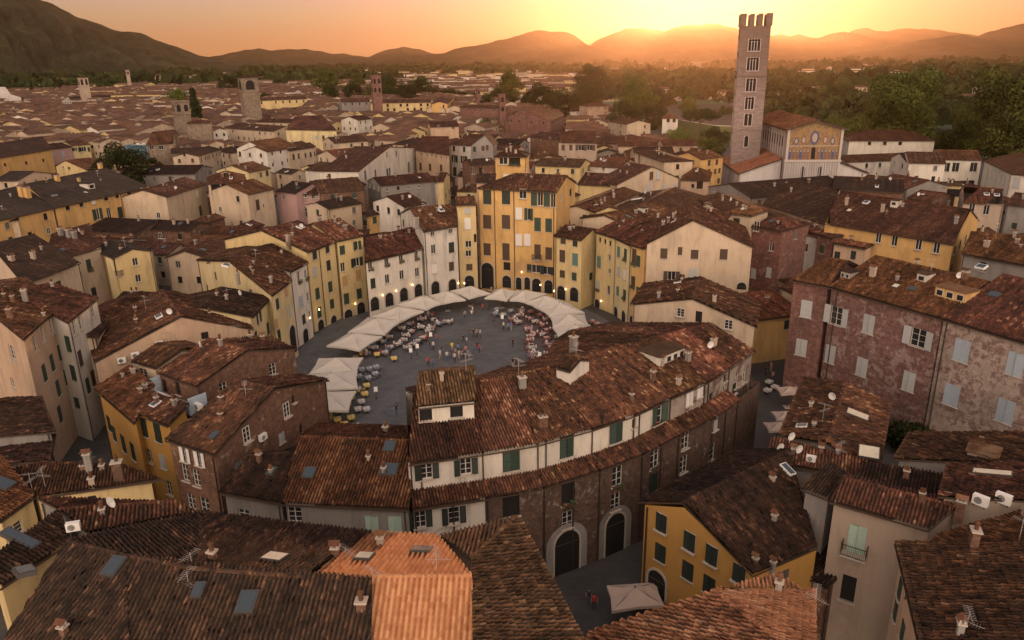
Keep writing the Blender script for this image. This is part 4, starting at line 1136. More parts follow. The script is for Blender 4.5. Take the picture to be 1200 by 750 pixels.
# inner roofs behind the curved block
# ============ houses left of the curved block
lb=house('wide rusty tiled house with three roof lights left of the curved block',(330,591,480,598),10.6,'grey','red',R=(350,512,483,517),pitch=18,
 wins=[(341,603,1.2,1.4,'glass'),(436,615,1.1,1.6,'shut','palegreen'),(463,615,1.1,1.6,'shut','palegreen')])
sky(lb,(457,525,.9,1.1),(456,552,1.4,1.2),(363,556,.9,1.1));chim(lb,(432,540,'b',.5),(452,507,'b',.8))
la=house('dark tiled low house with two small roof lights beside the tall brick house',(256,578,330,591),10.2,'grey','dark',R=(292,534,352,530),pitch=19,wins=[(286,605,1.1,1.3,'glass')])
sky(la,(319,554,.6,.9),(284,548,.9,.7))
bk=house('tall brick house with a patched plaster flank beside the tan parasols',(193,516,251,534),12.6,'brick','brown',R=(277,446,322,456),pitch=17,oh=(.3,.25),
 wins=[(215,532,.9,1.5,'half','white'),(232,537,.9,1.5,'half','white'),(217,554,.9,1.7,'glass'),(230,560,.9,1.7,'glass'),(224,588,1.,1.6,'glass'),(240,593,1.2,1.7,'glass'),(288,509,.9,1.5,'glass'),(335,480,.9,1.5,'glass'),(330,513,.8,1.1,'shut','grey'),(353,503,.5,.9,'dark'),(343,468,.4,.7,'dark')])
sky(bk,(252,512,.6,.9));chim(bk,(259,492,'b',.6))
b_=onwall(bk,305,512)
aircon_at(bk,b_[1].pt(b_[2],b_[3]-.3,.3),b_[1].rz)
tr=house('terraced house with light blue loggia and dark ribbed roof',(183,437,229,454),12.4,'brick','brown',R=(243,398,290,411),pitch=16,oh=(.25,.2),
 wins=[(192,452,.9,1.6,'dark'),(208,455,1.,1.6,'dark')])
# loggia terrace
def terrace():
    A=P(182,452,10.9);B=P(231,474,10.9);e=B-A;L=np.linalg.norm(e);e/=L;n=np.array([e[1],-e[0],0])
    m=MB()
    c=(A+B)/2-n*.2;rz=math.atan2(e[1],e[0])
    m.box((c[0],c[1],10.0),(L,2.2,.15),rz,0)
    f=(A+B)/2+n*.9;m.box((f[0],f[1],10.55),(L,.12,.95),rz,1);m.box((f[0],f[1],11.07),(L+.1,.25,.09),rz,2)
    for s,q in((-1,A),(1,B)):
        g=q-n*.1;m.box((g[0],g[1],10.9),(.12,2.,1.9),rz,1)
    o=m.build('loggia',[stonem(),plain('blue_render',(.40,.50,.60),.8,var=.15),whitem()],tr['root'],origin=tr['root'].location)
    q=B+n*.2+e*.6;aircon_at(tr,(q[0],q[1],10.4),rz,1.3)
terrace()
pe=house('cream end pavilion with two large windows behind the ribbed roof',(283,412,340,406),12.,'cream','ochre',R=(264,397,318,393),pitch=15,kind='shed',wins=[(315,425,1.2,1.7,'glass'),(329,422,1.3,1.7,'glass')])
yb=house('ochre house with dark shutters in front of the light blue loggia',(156,484,196,500),10.9,'ocher','brown',R=(180,460,222,474),pitch=17,kind='shed',
 wins=[(168,500,1.1,2.1,'shut','darkgreen'),(185,507,1.1,2.1,'shut','darkgreen'),(174,534,1.,1.6,'glass'),(191,541,1.,1.6,'shut','grey'),(198,572,1.1,1.7,'glass')])
yc=house('ochre corner house on the shaded street with a low red tiled roof',(110,456,157,497),10.6,'ocher','red',R=(154,427,182,452),rise='R',pitch=15,kind='shed',
 wins=[(128,496,1.,1.8,'shut','darkgreen'),(134,508,1.,1.8,'shut','darkgreen'),(145,520,1.1,2.,'shut','darkgreen'),(156,529,1.1,2.,'shut','darkgreen'),(137,540,1.,1.6,'dark'),(145,552,1.,1.6,'dark')])
chim(yc,(165,463,'a',.8))
sm=house('small cream attic house with a double window beside the air conditioners',(153,424,182,432),12.6,'cream','brown',w=3.6,pitch=15,zb=8,wins=[(167,437,1.6,1.1,'glass')])
bg=front('broad beige gable wall hung with white air conditioners',(110,425),(212,371),(298,386),10.2,13,'peach','brown',back=(190,340),wins=[(240,393,.9,.9,'dark')],oh=(.15,.1))
for q in((142,422),(158,416),(186,403)):
    b_=onwall(bg,*q);aircon_at(bg,b_[1].pt(b_[2],b_[3]-.3,.35),b_[1].rz,1.1)
chim(bg,(160,380,'b',.8),(246,370,'b',.6),(265,370,'b',.7));sky(bg,(187,372,1.2,.8,'white'));dish_at(bg,onroof(bg,200,370))
antenna_at(bg,(onwall(bg,195,385)[1].pt(onwall(bg,195,385)[2],10.5,.4)),1.8)
# tall houses on the left street
T1=house('tall house with charcoal front and cream flank at the left edge',(28,399,74,358),16.2,'peach','brown',R=(-30,352,30,326),rise='L',pitch=15,oh=(.3,.2),
 wins=[(41,403,.9,1.9,'glass'),(50,392,.9,1.9,'glass'),(60,382,.9,1.9,'glass'),(70,371,.9,1.9,'glass'),(14,413,1.6,1.8,'glass'),(15,449,1.2,1.3,'glass'),
 (52,437,.95,2.,'shut','green'),(61,425,.95,2.,'shut','green'),(70,413,.95,2.,'shut','green'),(68,455,.95,2.,'shut','green'),(77,441,.95,2.,'shut','green'),(70,485,.95,2.,'shut','green')])
chim(T1,(12,372,'c',1.3),(30,352,'a',1.3),(52,372,'b',.6))
T2=house('tall pale house with white framed windows next to the charcoal fronted house',(80,379,116,350),15.6,'white','brown',R=(30,352,60,332),rise='L',pitch=14,oh=(.3,.2),
 wins=[(87,384,.95,1.9,'glass'),(94,378,.95,1.9,'glass'),(107,363,.95,1.9,'glass'),(80,403,.95,2.,'shut','green'),(86,437,.95,2.,'shut','green'),(94,420,.95,2.,'shut','brown'),(103,452,.95,2.,'shut','green'),(109,443,.95,2.,'shut','brown')],auto=dict(st=['shut'],nf=4,col=['green'],skip=.3))
T3=house('shadowed cream house at the far end of the left street',(115,396,128,378),12.,'cream','dark',w=5,rise='L',pitch=14,auto=dict(st=['shut'],col=['darkgreen'],nf=3))
sk=house('dark tiled roof in the lower left street with a broken mortar line',(66,506,50,465),12.2,'grey','dark',w=14,rise='L',pitch=12,kind='shed')
sk2=house('dark tiled roof at the left edge just above the yellow parapet house',(60,540,66,506),11.2,'grey','dark',w=14,rise='L',pitch=10,kind='shed')
yd=house('yellow house with a fat plastered chimney in front of the shaded street',(42,584,192,562),10.2,'paleyellow','brown',R=(8,540,146,546),pitch=16,oh=(.3,.2),wins=[(108,586,.7,.8,'dark')])
chim(yd,(104,545,'a',1.1),(108,567,'b',.8),(140,560,'b',1.7))
ye=house('yellow walled house with red hipped roof and a grey roof light at the left edge',(0,612,42,582),10.4,'paleyellow','red',R=(-40,560,4,536),rise='L',pitch=16,oh=(.3,.2),wins=[(18,621,1.6,1.1,'glass')])
sky(ye,(3,569,1.2,1.6));antenna_at(ye,onroof(ye,38,574),1.6);antenna_at(yd,onroof(yd,52,566),1.4)
f2=house('small rust roofed house with a glass strip between the yellow parapet and the dark roof',(103,626,235,601),15.9,'grey','brown',R=(70,597,206,588),pitch=12,oh=(.2,.1))
aircon_at(f2,onroof(f2,87,622),.3,.95)
f4=house('dark red lean-to roof with green glazed strip at the left edge',(0,690,84,634),15.6,'paleyellow','dark',R=(-20,660,70,597),rise='L',pitch=14,kind='shed')
skylight_at(f4,24,634,.6,2.6)
# ============ upper left
U1=house('cream house with white chimneys and single green shutter at the left edge',(28,334,95,308),12.5,'cream','dark',R=(-4,296,40,274),rise='F',pitch=16,
 wins=[(51,342,1.1,1.2,'shut','grey'),(69,336,1.1,1.9,'shut','green')])
chim(U1,(15,310,'a',1.6),(40,306,'a',1.5))
U2=house('cream house with white chimney stacks and a potted terrace at the left',(50,310,120,290),12.8,'cream','brown',R=(60,275,105,262),rise='F',pitch=15,wins=[(104,310,1.,1.9,'shut','green','f'),(94,320,.4,.5,'dark'),(110,342,1.,1.6,'shut','darkgreen')])
chim(U2,(72,277,'a',1.7),(82,279,'a',1.7),(88,280,'a',1.4))
U3=house('cream parapet house cut by the left edge of the view',(-20,262,22,258),14.,'cream','dark',w=5,pitch=10,wins=[(2,270,1.6,1.2,'dark')]);chim(U3,(33,285,'c',1.2),(41,284,'c',1.2))
U4=house('yellow house with grey roof and a green door balcony',(107,292,132,303),11.8,'paleyellow','slate',w=3.6,pitch=17,wins=[(122,338,1.2,1.9,'glass')],auto=None)
U5=house('pale yellow side wing with green balcony door behind the grey roofed house',(132,303,164,294),11.8,'lightyellow','slate',w=2.4,pitch=14,kind='shed',wins=[(139,312,1.7,3.,'shut','darkgreen','b'),(154,303,.8,1.6,'glass'),(151,330,1.1,2.,'glass'),(164,325,1.4,1.2,'shut','green')])
m1=house('long golden house with five yellow chimneys and dark slate coloured roof',(64,244,177,219),14.6,'yellow','slate',R=(30,216,125,197),pitch=15,oh=(.5,.3),
 wins=[(79,243,1.1,1.2,'dark'),(95,239,1.1,1.2,'dark'),(109,236,1.1,1.2,'shut','white'),(124,232,1.1,1.2,'dark'),(137,229,1.1,1.2,'dark'),(151,226,1.1,1.2,'dark'),(166,223,1.1,1.2,'shut','white'),
 (114,251,1.4,2.6,'open','green'),(128,250,1.3,2.7,'glass'),(141,249,1.5,2.7,'shut','darkgreen'),(154,245,1.5,2.7,'shut','darkgreen'),(169,242,1.4,2.5,'shut','green'),(148,275,1.5,2.6,'open','darkgreen'),(161,271,1.5,2.6,'open','darkgreen'),(176,267,1.5,2.6,'open','darkgreen')])
m1['chm']=WM('yellow')
chim(m1,(118,198,'a',1.8),(68,214,'a',2.2),(93,214,'a',1.2),(26,230,'a',2.3),(33,231,'a',2.2));sky(m1,(63,230,1.4,.8,'white'));dormer(m1,108,222,2.,2.5,1.4,'white','slate',1);pipe(m1,144,245)
m1b=house('golden house wing hidden behind the brown sheds at the left edge',(-60,272,64,244),14.6,'yellow','slate',R=(-90,246,30,216),pitch=15)
m2=house('cream palazzo left half with tall brown windows beside the orange roofed loggia',(196,231,243,215),13.6,'cream','brown',w=6,pitch=16,
 wins=[(231,227,1.,1.9,'shut','white'),(235,247,1.3,2.7,'shut','brown'),(234,265,1.2,1.6,'dark')])
m2b=house('cream palazzo corner with open rooftop loggia and orange hipped roof',(243,216,290,213),15.,'cream','red',w=7,pitch=17,kind='hip',
 wins=[(253,222,2.2,2.6,'dark'),(268,221,3.4,2.6,'dark'),(283,220,2.,2.6,'dark'),(268,245,1.3,2.7,'shut','brown'),(245,246,.9,2.6,'shut','brown')])
m2c=house('cream palazzo right wing with one brown shutter under orange tiles',(291,228,323,221),13.,'cream','red',w=7,pitch=17,wins=[(302,240,1.2,2.7,'shut','brown'),(309,241,.4,.8,'dark')])
m2d=house('yellow annex with a small balcony between golden house and cream palazzo',(175,231,198,229),12.4,'lightyellow','brown',w=6,pitch=12,wins=[(187,233,1.,1.8,'shut','white'),(190,250,1.1,2.,'shut','brown','b'),(191,268,1.1,1.8,'dark')])
m3=house('pink house with grey shutters and an external chimney, right of the cream palazzo',(322,224,346,227),11.8,'pink','dark',w=6,pitch=17,wins=[(332,231,.9,1.4,'glass')])
m3b=house('pink house with two green shutters below white framed attic windows',(352,228,375,228),11.2,'pink','brown',w=8,pitch=16,wins=[(357,229,1.2,1.2,'glass'),(367,230,1.,1.3,'glass'),(359,249,1.2,2.2,'shut','green'),(369,249,1.1,1.5,'shut','green')])
m3c=house('brown brick house with long gable behind the pink houses',(375,226,428,222),12.2,'brick','brown',w=8,pitch=15,wins=[(407,213,1.,2.1,'shut','grey')],chim=1)
m4=front('white gabled house with green window boxes',(276,174),(292,166),(313,176),13.8,16,'palewhite','red',wins=[(281,180,1.2,1.6,'dark',None,'f'),(298,180,1.4,1.6,'dark',None,'f'),(300,188,.8,.8,'dark')])
m4b=house('white four storey house with small square windows below orange tiles',(313,178,339,174),13.4,'white','red',w=6,pitch=16,wins=[(319,180,.9,1.1,'dark'),(329,178,.9,1.1,'dark'),(337,177,.9,1.1,'dark'),(320,193,.9,1.2,'dark'),(331,191,.9,1.2,'dark'),(337,188,.9,1.2,'dark'),(323,208,1.,1.2,'shut','grey')])
m4c=house('long cream house with brown shutters and roof terrace right of the white four storey house',(339,177,371,172),12.6,'cream','brown',w=7,pitch=16,wins=[(344,184,1.1,2.2,'shut','brown'),(350,183,.9,2.2,'shut','brown'),(358,182,.9,1.8,'shut','brown'),(364,181,1.,1.8,'shut','darkgreen'),(369,180,.9,1.8,'dark')],chim=2)
m4d=house('cream block with an Italian tricolour at a window, left of the white gabled house',(201,184,230,175),12.6,'cream','dark',w=5,pitch=14,wins=[(243,185,.8,1.2,'dark'),(216,181,.8,1.2,'dark'),(245,198,1.,2.,'shut','brown'),(256,181,.8,1.2,'dark'),(260,195,1.,2.,'shut','brown'),(261,192,1.,1.6,'dark'),(236,201,.8,1.2,'dark')],auto=dict(st=['shut'],col=['brown'],nf=2,sp=3.5))
m4e=house('pale yellow attic house with rust roof below the white houses',(292,202,318,197),11.8,'lightyellow','red',w=7,pitch=15,wins=[(306,205,1.3,1.7,'glass'),(313,203,1.1,1.7,'shut','darkgreen')],chim=3)
m5b=front('white broad gable with four tall grey shutters above the brown terrace roofs',(420,201),(457,172),(487,173),14.6,12,'palewhite','brown',
 wins=[(428,205,1.5,2.6,'shut','dgrey'),(440,204,1.5,2.6,'shut','dgrey'),(455,202,1.9,2.6,'open','darkgreen'),(479,196,1.9,3.6,'shut','dgrey'),(453,181,.9,1.6,'shut','dgrey'),(464,180,.9,1.6,'shut','dgrey')])
m6=house('cream house under a ribbed red roof with a row of attic windows',(486,176,527,182),14.2,'peach','red',R=(494,160,526,160),pitch=19,wins=[(494,181,.6,.9,'dark'),(501,182,.6,.9,'dark'),(506,182,.6,.9,'dark'),(511,183,.6,.9,'dark'),(517,184,.6,.9,'dark'),(523,185,.6,.9,'dark'),(493,195,1.4,2.6,'shut','brown'),(504,196,1.4,2.4,'shut','brown'),(517,197,1.4,2.4,'shut','brown')])
m7=house('white cube house with six dark shutters beside the grey rubble gable',(527,169,551,171),15.,'white','brown',w=5.5,pitch=15,wins=[(532,174,1.2,1.9,'shut','darkgreen'),(544,175,1.2,1.8,'shut','darkgreen'),(533,186,1.5,2.6,'open','darkgreen'),(544,187,1.6,2.6,'open','darkgreen'),(533,201,1.6,3.2,'shut','darkgreen'),(544,202,1.6,3.2,'shut','darkgreen')])
m7b=front('grey rubble gable house with small dark windows behind the yellow turret',(551,171),(568,158),(579,171),15.,10,'grey','brown',wins=[(556,175,1.1,1.9,'shut','darkgreen'),(566,174,1.1,1.9,'shut','brown'),(571,173,1.,1.9,'shut','brown')])
m7c=house('low brown house in the gap left of the yellow turret',(551,194,582,192),13.,'brick','dark',w=4.5,pitch=16,wins=[(554,200,1.,2.2,'glass'),(563,200,1.,2.,'dark')])
m8=house('long low house with bricked oval gable above the yellow shed',(446,218,511,212),11.2,'grey','brown',w=6,pitch=15,auto=dict(st=['dark','glass'],nf=1,w=.8,h=1.))
m8b=house('yellow shed with round patched gable in the middle of the roofs',(511,213,520,213),11.4,'paleyellow','brown',w=6,pitch=16)
m9=house('golden yellow low house with two dark shutters left of the piazza whites',(428,254,474,245),10.4,'yellow','dark',R=(432,238,472,228),pitch=17,wins=[(439,258,1.1,1.6,'shut','green'),(452,258,1.2,2.2,'shut','green')])
m9b=house('narrow white party wall house left of the white four storey house',(474,243,500,238),13.,'white','brown',w=6,pitch=17,auto=dict(st=['dark'],nf=1))
m10=house('brown house with white roof awning left of the golden low house',(385,245,425,238),10.8,'cream','dark',w=5,pitch=12,chim=1)
m11=house('brick gable house with a single grey shutter in the left middle',(395,222,430,216),11.5,'brick','brown',w=6,pitch=14)
# right of the palazzo
m12=house('golden flank wing behind the yellow palazzo with a green window',(653,227,668,214),19.,'paleyellow','brown',w=4,rise='L',pitch=15)
m13=house('small ochre house with dark window in the shaft right of the palazzo',(664,232,681,228),15.5,'paleyellow','brown',w=4,pitch=14,wins=[(669,236,1.2,1.8,'shut','green')])
m14=house('rose walled house with paired dark shutters behind the palazzo',(654,167,700,168),15.5,'beige','red',R=(656,154,698,154),pitch=15,wins=[(660,173,1.2,2.,'shut','brown'),(669,173,1.2,2.,'shut','brown'),(681,173,2.,2.,'open','brown'),(691,173,2.,2.,'open','brown')])
sky(m14,(692,156,1.,.6,'white'));dormer(m14,680,156,1.5,1.5,1.,'grey','red',1)
m15=house('dusky brown house with small pale windows left of the rose walled house',(620,160,655,164),14.,'brick','brown',w=6,pitch=14,wins=[(625,163,.8,.9,'glass'),(634,163,.8,.9,'glass'),(645,162,.8,.9,'glass')])
m16=house('mossy roofed ochre house behind the palazzo',(626,194,680,196),14.,'paleyellow','ochre',w=6,pitch=15,chim=2)
m17=house('white fronted low house with steep red roof right of the palazzo',(690,194,727,197),13.2,'white','red',w=6,pitch=18,wins=[(707,198,.9,1.1,'glass')])
m18=house('brown roofed ochre house right of the palazzo shaft',(676,216,715,218),14.4,'paleyellow','brown',w=6.5,pitch=17,chim=1)
m19=house('cream roof top house with a terrace of plants and a tall brown door',(742,178,777,190),17.,'cream','brown',w=4.5,pitch=9,kind='hip',wins=[(749,186,1.2,2.7,'shut','brown')])
m20=front('cream gable with four tall windows below the terrace house',(722,217),(765,195),(797,209),15.,9,'cream','brown',wins=[(763,206,1.1,2.,'shut','brown'),(771,205,1.1,2.,'shut','grey'),(780,220,1.2,2.,'shut','grey'),(792,219,1.1,1.8,'shut','grey'),(760,219,1.,2.,'shut','grey')])
sky(m20,(730,221,1.,.8,'white'))
m21=house('dark long roof with bright roof lights right of the piazza bend',(700,250,752,226),14.6,'cream','brown',w=8,rise='R',pitch=13,sky=2)
m21b=house('red brown roof with twin white dormers above the cream gable house',(738,266,800,250),15.,'cream','brown',w=6,pitch=13,sky=2,chim=1)
dormer(m21b,757,250,1.3,1.5,1.,'white','brown',1)
m22=house('peach house with one dark window beside the church aisle',(797,211,832,212),13.2,'peach','red',w=8,pitch=16,kind='hip',wins=[(820,217,1.6,2.,'dark'),(812,218,.8,1.,'dark')],chim=1)
m22b=house('peach house with pale hipped roof left of the leaning stone tower',(793,185,825,186),13.,'peach','red',w=8,pitch=16,kind='hip',chim=1)
m23=house('golden yellow house with small shutters at the foot of the leaning stone tower',(822,187,849,184),13.4,'yellow','red',w=6,pitch=16,wins=[(831,191,1.2,1.8,'shut','brown'),(840,190,1.2,1.8,'shut','brown'),(831,201,1.,1.7,'shut','brown'),(838,201,1.,1.7,'shut','brown'),(843,200,1.,1.7,'shut','brown'),(842,212,1.,1.7,'shut','brown')])
m24=house('long pale roofed wall house running below the church aisle',(815,232,880,262),15.,'cream','red',w=5,rise='R',pitch=11)
m25=house('wide brown roofed house with chimneys in front of the basilica',(880,232,1000,222),13.,'grey','dark',w=9,pitch=13,chim=3)
m25b=house('dark patched roof house right below the mosaic facade',(975,222,1060,226),14.,'brick','dark',w=8,pitch=14,chim=2)
# convent right of the basilica
n1_=house('long white convent wing with a plain red roof beside the woods',(994,165,1098,165),15.,'palewhite','red',w=8.5,pitch=19,kind='hip',wins=[(1019,168,1.2,1.2,'dark'),(1037,168,1.2,1.2,'dark'),(1055,168,1.2,1.2,'dark')],oh=(.6,.5))
n2_=house('low red lean-to roof in front of the long convent wing',(994,190,1100,186),10.,'white','red',w=8,pitch=10,kind='shed')
n3_=front('white convent gable end with a narrow slit window',(1052,181),(1062,178),(1065,191),13.5,10,'palewhite','brown')
n3b=house('white convent block with three dark framed windows',(1063,191,1100,191),13.,'palewhite','brown',w=7,pitch=17,wins=[(1069,196,2.,2.6,'glass'),(1080,196,2.,2.6,'glass'),(1091,193,2.4,1.2,'dark'),(1088,212,1.6,1.2,'dark')])
n4_=house('white convent block with wide paired windows behind a flat canopy',(1100,187,1152,188),13.,'palewhite','red',w=7,pitch=17,wins=[(1109,196,2.,2.8,'glass'),(1120,196,2.,2.8,'glass'),(1141,196,2.,2.8,'glass'),(1115,213,1.8,1.4,'dark'),(1138,214,1.8,1.4,'dark')])
n5_=house('white convent wing with a bright orange roof and seven narrow windows',(1152,188,1183,203),13.,'palewhite','clay',w=9,rise='R',pitch=17,wins=[(1157,201,.9,2.6,'glass'),(1162,202,.9,2.6,'glass'),(1166,204,.9,2.6,'glass'),(1169,206,.9,2.6,'glass'),(1173,209,.9,2.6,'glass'),(1177,212,.9,2.6,'glass')])
n5b=house('white convent end house cut by the right edge',(1184,204,1225,208),13.,'palewhite','red',w=6,pitch=16,wins=[(1191,214,1.8,2.8,'shut','grey')])
n6_=house('grey rendered apartment block with a brown flat gable below the convent',(1128,238,1178,240),12.,'beige','red',R=(1128,218,1176,222),pitch=20,wins=[(1139,243,1.2,2.,'glass'),(1156,246,1.2,2.2,'glass'),(1180,243,.9,1.,'glass')])
sky(n6_,(1156,228,1.,.7,'white'),(1168,229,1.,.7,'white'))
n6b=house('grey rendered house with brown roof cut by the right edge',(1178,240,1235,246),12.,'grey','brown',w=6,pitch=18,auto=dict(st=['shut'],nf=2,col=['darkgreen']))
n7_=house('cream loggia house with a thin flat canopy between convent and palace',(1092,216,1128,218),12.,'paleyellow','ochre',w=4,pitch=4,kind='shed',wins=[(1100,228,3.,2.4,'dark'),(1118,226,3.,2.,'dark')])
n8_=house('rust roofed house with a terrace balustrade left of the flat canopy',(1062,232,1092,236),11.5,'brick','red',w=6,pitch=12,chim=1)
n9_=house('reddish roof with a mortar ridge in front of the convent gable',(1020,214,1062,222),12.,'grey','red',w=7,pitch=15,sky=1,chim=1)
n10=house('plum coloured low roof between the basilica and the convent',(1000,215,1035,219),12.5,'grey','red',w=7,pitch=12)
# upper left mid rows
o1=house('golden house with tiny square windows under a wide dark roof at the left edge',(-30,190,62,175),14.,'yellow','dark',R=(-30,172,50,160),pitch=13,oh=(.6,.4),wins=[(6,193,1.1,1.1,'dark'),(31,191,1.2,1.2,'dark'),(51,188,1.2,1.2,'dark')])
o2=house('pink house with blue grey shutters left of the dark cypress tree',(60,175,85,172),12.,'pink','brown',w=6,pitch=14,wins=[(63,181,.9,1.5,'shut','blue'),(74,180,1.2,2.2,'shut','blue'),(63,190,1.3,1.4,'shut','blue')])
o3=house('pale yellow house with open black shutters beside the dark cypress tree',(84,171,106,169),12.,'lightyellow','brown',w=6,pitch=14,wins=[(87,175,1.,1.4,'open','darkgreen'),(96,175,1.6,1.8,'open','darkgreen'),(104,175,.9,1.8,'shut','darkgreen')])
o4=front('ochre gabled house with two tiny windows behind the golden long house',(64,195),(76,188),(101,199),10.8,9,'paleyellow','red',wins=[(74,196,1.,1.,'glass'),(81,197,1.2,.8,'dark')])
o5=house('brown brick house with rubble wall and rust streaked roof',(171,170,203,168),13.5,'stone','red',R=(178,155,205,152),pitch=16,wins=[(178,173,1.6,1.6,'glass'),(189,173,1.8,1.6,'glass')])
o6=house('stone tower house with a glazed lantern beside the rust streaked roof',(218,145,247,144),17.,'stone','red',w=5,pitch=14,kind='hip',wins=[(222,168,2.4,3.,'glass'),(231,170,1.3,1.4,'glass')])
o7=house('rubble walled ruin like house below the stone tower house',(200,180,240,178),10.5,'stone','dark',w=6,pitch=13)
o8=house('grey roofed shed with a concrete parapet at the left edge',(-10,212,20,212),12.,'cream','slate',w=8,pitch=12)
o9=house('wide dark roof with pale roof lights behind the golden long house',(150,205,228,204),10.5,'grey','dark',w=8,pitch=13,sky=3)
o10=house('cream house under broad hipped brown roof with blue shutters',(334,152,395,153),14.,'lightyellow','brown',R=(345,137,378,135),pitch=15,kind='gable',wins=[(371,161,1.5,1.8,'shut','blue'),(379,161,1.3,1.8,'shut','brown'),(386,161,1.5,1.8,'shut','blue')])
o11=house('white tall house with a gable catching the light behind the broad hipped roof',(420,141,437,139),15.,'palewhite','brown',w=6,pitch=16,auto=dict(st=['shut'],nf=2,col=['brown'],w=.8,h=1.2))
o12=house('brown long house with pale gable end in the middle left',(262,150,320,154),12.,'cream','brown',w=8,pitch=14,sky=2)
o13=house('flat cream house with seven roof windows in the middle left',(300,143,350,144),12.5,'cream','brown',w=6,pitch=14,sky=3)
o14=house('rusty roofed house with clustered chimneys and twin white pots',(392,168,432,165),12.5,'cream','brown',w=7,pitch=15,chim=3)
o15=house('red roofed house with a glass veranda left of the white broad gable',(396,186,425,183),11.5,'cream','red',w=8,pitch=16,wins=[(405,183,2.,1.6,'glass')],chim=2)
o16=house('brown roofs around a small white gable below the rusty chimneys',(356,199,395,203),10.5,'palewhite','brown',w=7,pitch=15)
o17=house('cream house with box tree at its corner behind the ribbed red roof',(504,149,538,148),14.5,'peach','brown',w=7,pitch=15,wins=[(514,148,1.,1.2,'glass'),(531,150,1.,1.2,'glass')])
# ---------------- landmarks
def arch_slot(m,x,z,w,h,y,mi,n=6):
    """flat arched dark shape in xz plane at y"""
    r=w/2;pts=[(x-r,y,z-h/2),(x+r,y,z-h/2)]+[(x+r*math.cos(math.pi*k/n),y,z+h/2-r+r*math.sin(math.pi*k/n)) for k in range(n+1)];m.face(pts,mi)
def solve_z(x,y,X,Y):
    r=ray(x,y);t=math.hypot(X,Y)/math.hypot(r[0],r[1]);return HC+r[2]*t
def stone_tower():
    b=P(868,228,0);X,Y=b[0],b[1];X,Y=X*1.02,Y*1.02
    Hh=solve_z(880,31,X,Y);W=9.2;rz=math.atan2(-X,Y)*-1
    rz=-math.atan2(X,Y)+R(4)
    root=empty('bell_tower',(X,Y,0),rz,label='tall pale stone bell tower with swallow merlons beside the mosaic fronted basilica',cat='bell tower')
    m=MB();lv=[(53,4,3.5,3.6),(75,4,3.5,4.),(99,3,3.,4.),(120,3,2.7,3.8),(139,2,2.3,3.8),(164,1,1.2,3.6)]
    walls=[]
    for k in range(4):
        a=R(90*k);c,s=math.cos(a),math.sin(a);f=lambda x,y:(c*x-s*y,s*x+c*y)
        w=Wall(f(-W/2,-W/2),f(W/2,-W/2),0,Hh)
        for (y,n,ww,hh) in lv:
            z=solve_z(873,y,X,Y);w.holes.append((W/2-ww/2,W/2+ww/2,z-hh/2,z+hh/2))
        w.build(m,.9);walls.append(w)
        for q in(-1,-.333,.333,1):
            cx,cy=f(q*(W/2-.8),-W/2+.45);m.box((cx,cy,Hh+1.8),(1.5 if k%2==0 else .9,.9 if k%2==0 else 1.5,3.6) if abs(q)<1 else (1.6,1.6,3.8))
    m.face([(-W/2+.9,-W/2+.9,Hh-.6),(W/2-.9,-W/2+.9,Hh-.6),(W/2-.9,W/2-.9,Hh-.6),(-W/2+.9,W/2-.9,Hh-.6)])
    m.build('shaft',[towerm()],root)
    for k in range(4):
        a=R(90*k)
        for (y,n,ww,hh) in lv:
            z=solve_z(873,y,X,Y);mm=MB();mm.box((0,.55,0),(ww,.1,hh),m=0)
            for i in range(n-1):
                x=-ww/2+(i+1)*ww/n;mm.tube((x,.05,-hh/2),(x,.05,hh/2-.9),.13,8,m=1);mm.box((x,.05,hh/2-.8),(.45,.5,.25),m=1)
            for i in range(n):   # arched heads
                cx=-ww/2+(i+.5)*ww/n;r=ww/n/2-.02;N=8
                for j in range(N):
                    t0,t1=math.pi*j/N,math.pi*(j+1)/N
                    mm.face([(cx+r*math.cos(t0),0,hh/2-r+r*math.sin(t0)-.02),(cx+r*math.cos(t0),0,hh/2),(cx+r*math.cos(t1),0,hh/2),(cx+r*math.cos(t1),0,hh/2-r+r*math.sin(t1)-.02)],1)
            for s in(-1,1):mm.box((s*(ww/2+.12),-.06,0),(.22,.12,hh),m=1)
            mm.box((0,-.06,-hh/2-.12),(ww+.5,.2,.22),m=1)
            c,s=math.cos(a),math.sin(a)
            o=mm.build('window',[darkm(),plain('tower_marble',(.40,.35,.325),.7)],root);o.location=(s*W/2,-c*W/2,z);o.rotation_euler=(0,0,a)
        for z in (solve_z(873,88,X,Y),solve_z(873,150,X,Y)):
            mm=MB();mm.box((0,-.12,0),(W+.1,.3,.35));o=mm.build('string_course',[towerm()],root);c,s=math.cos(a),math.sin(a);o.location=(s*W/2,-c*W/2,z);o.rotation_euler=(0,0,a)
    return root
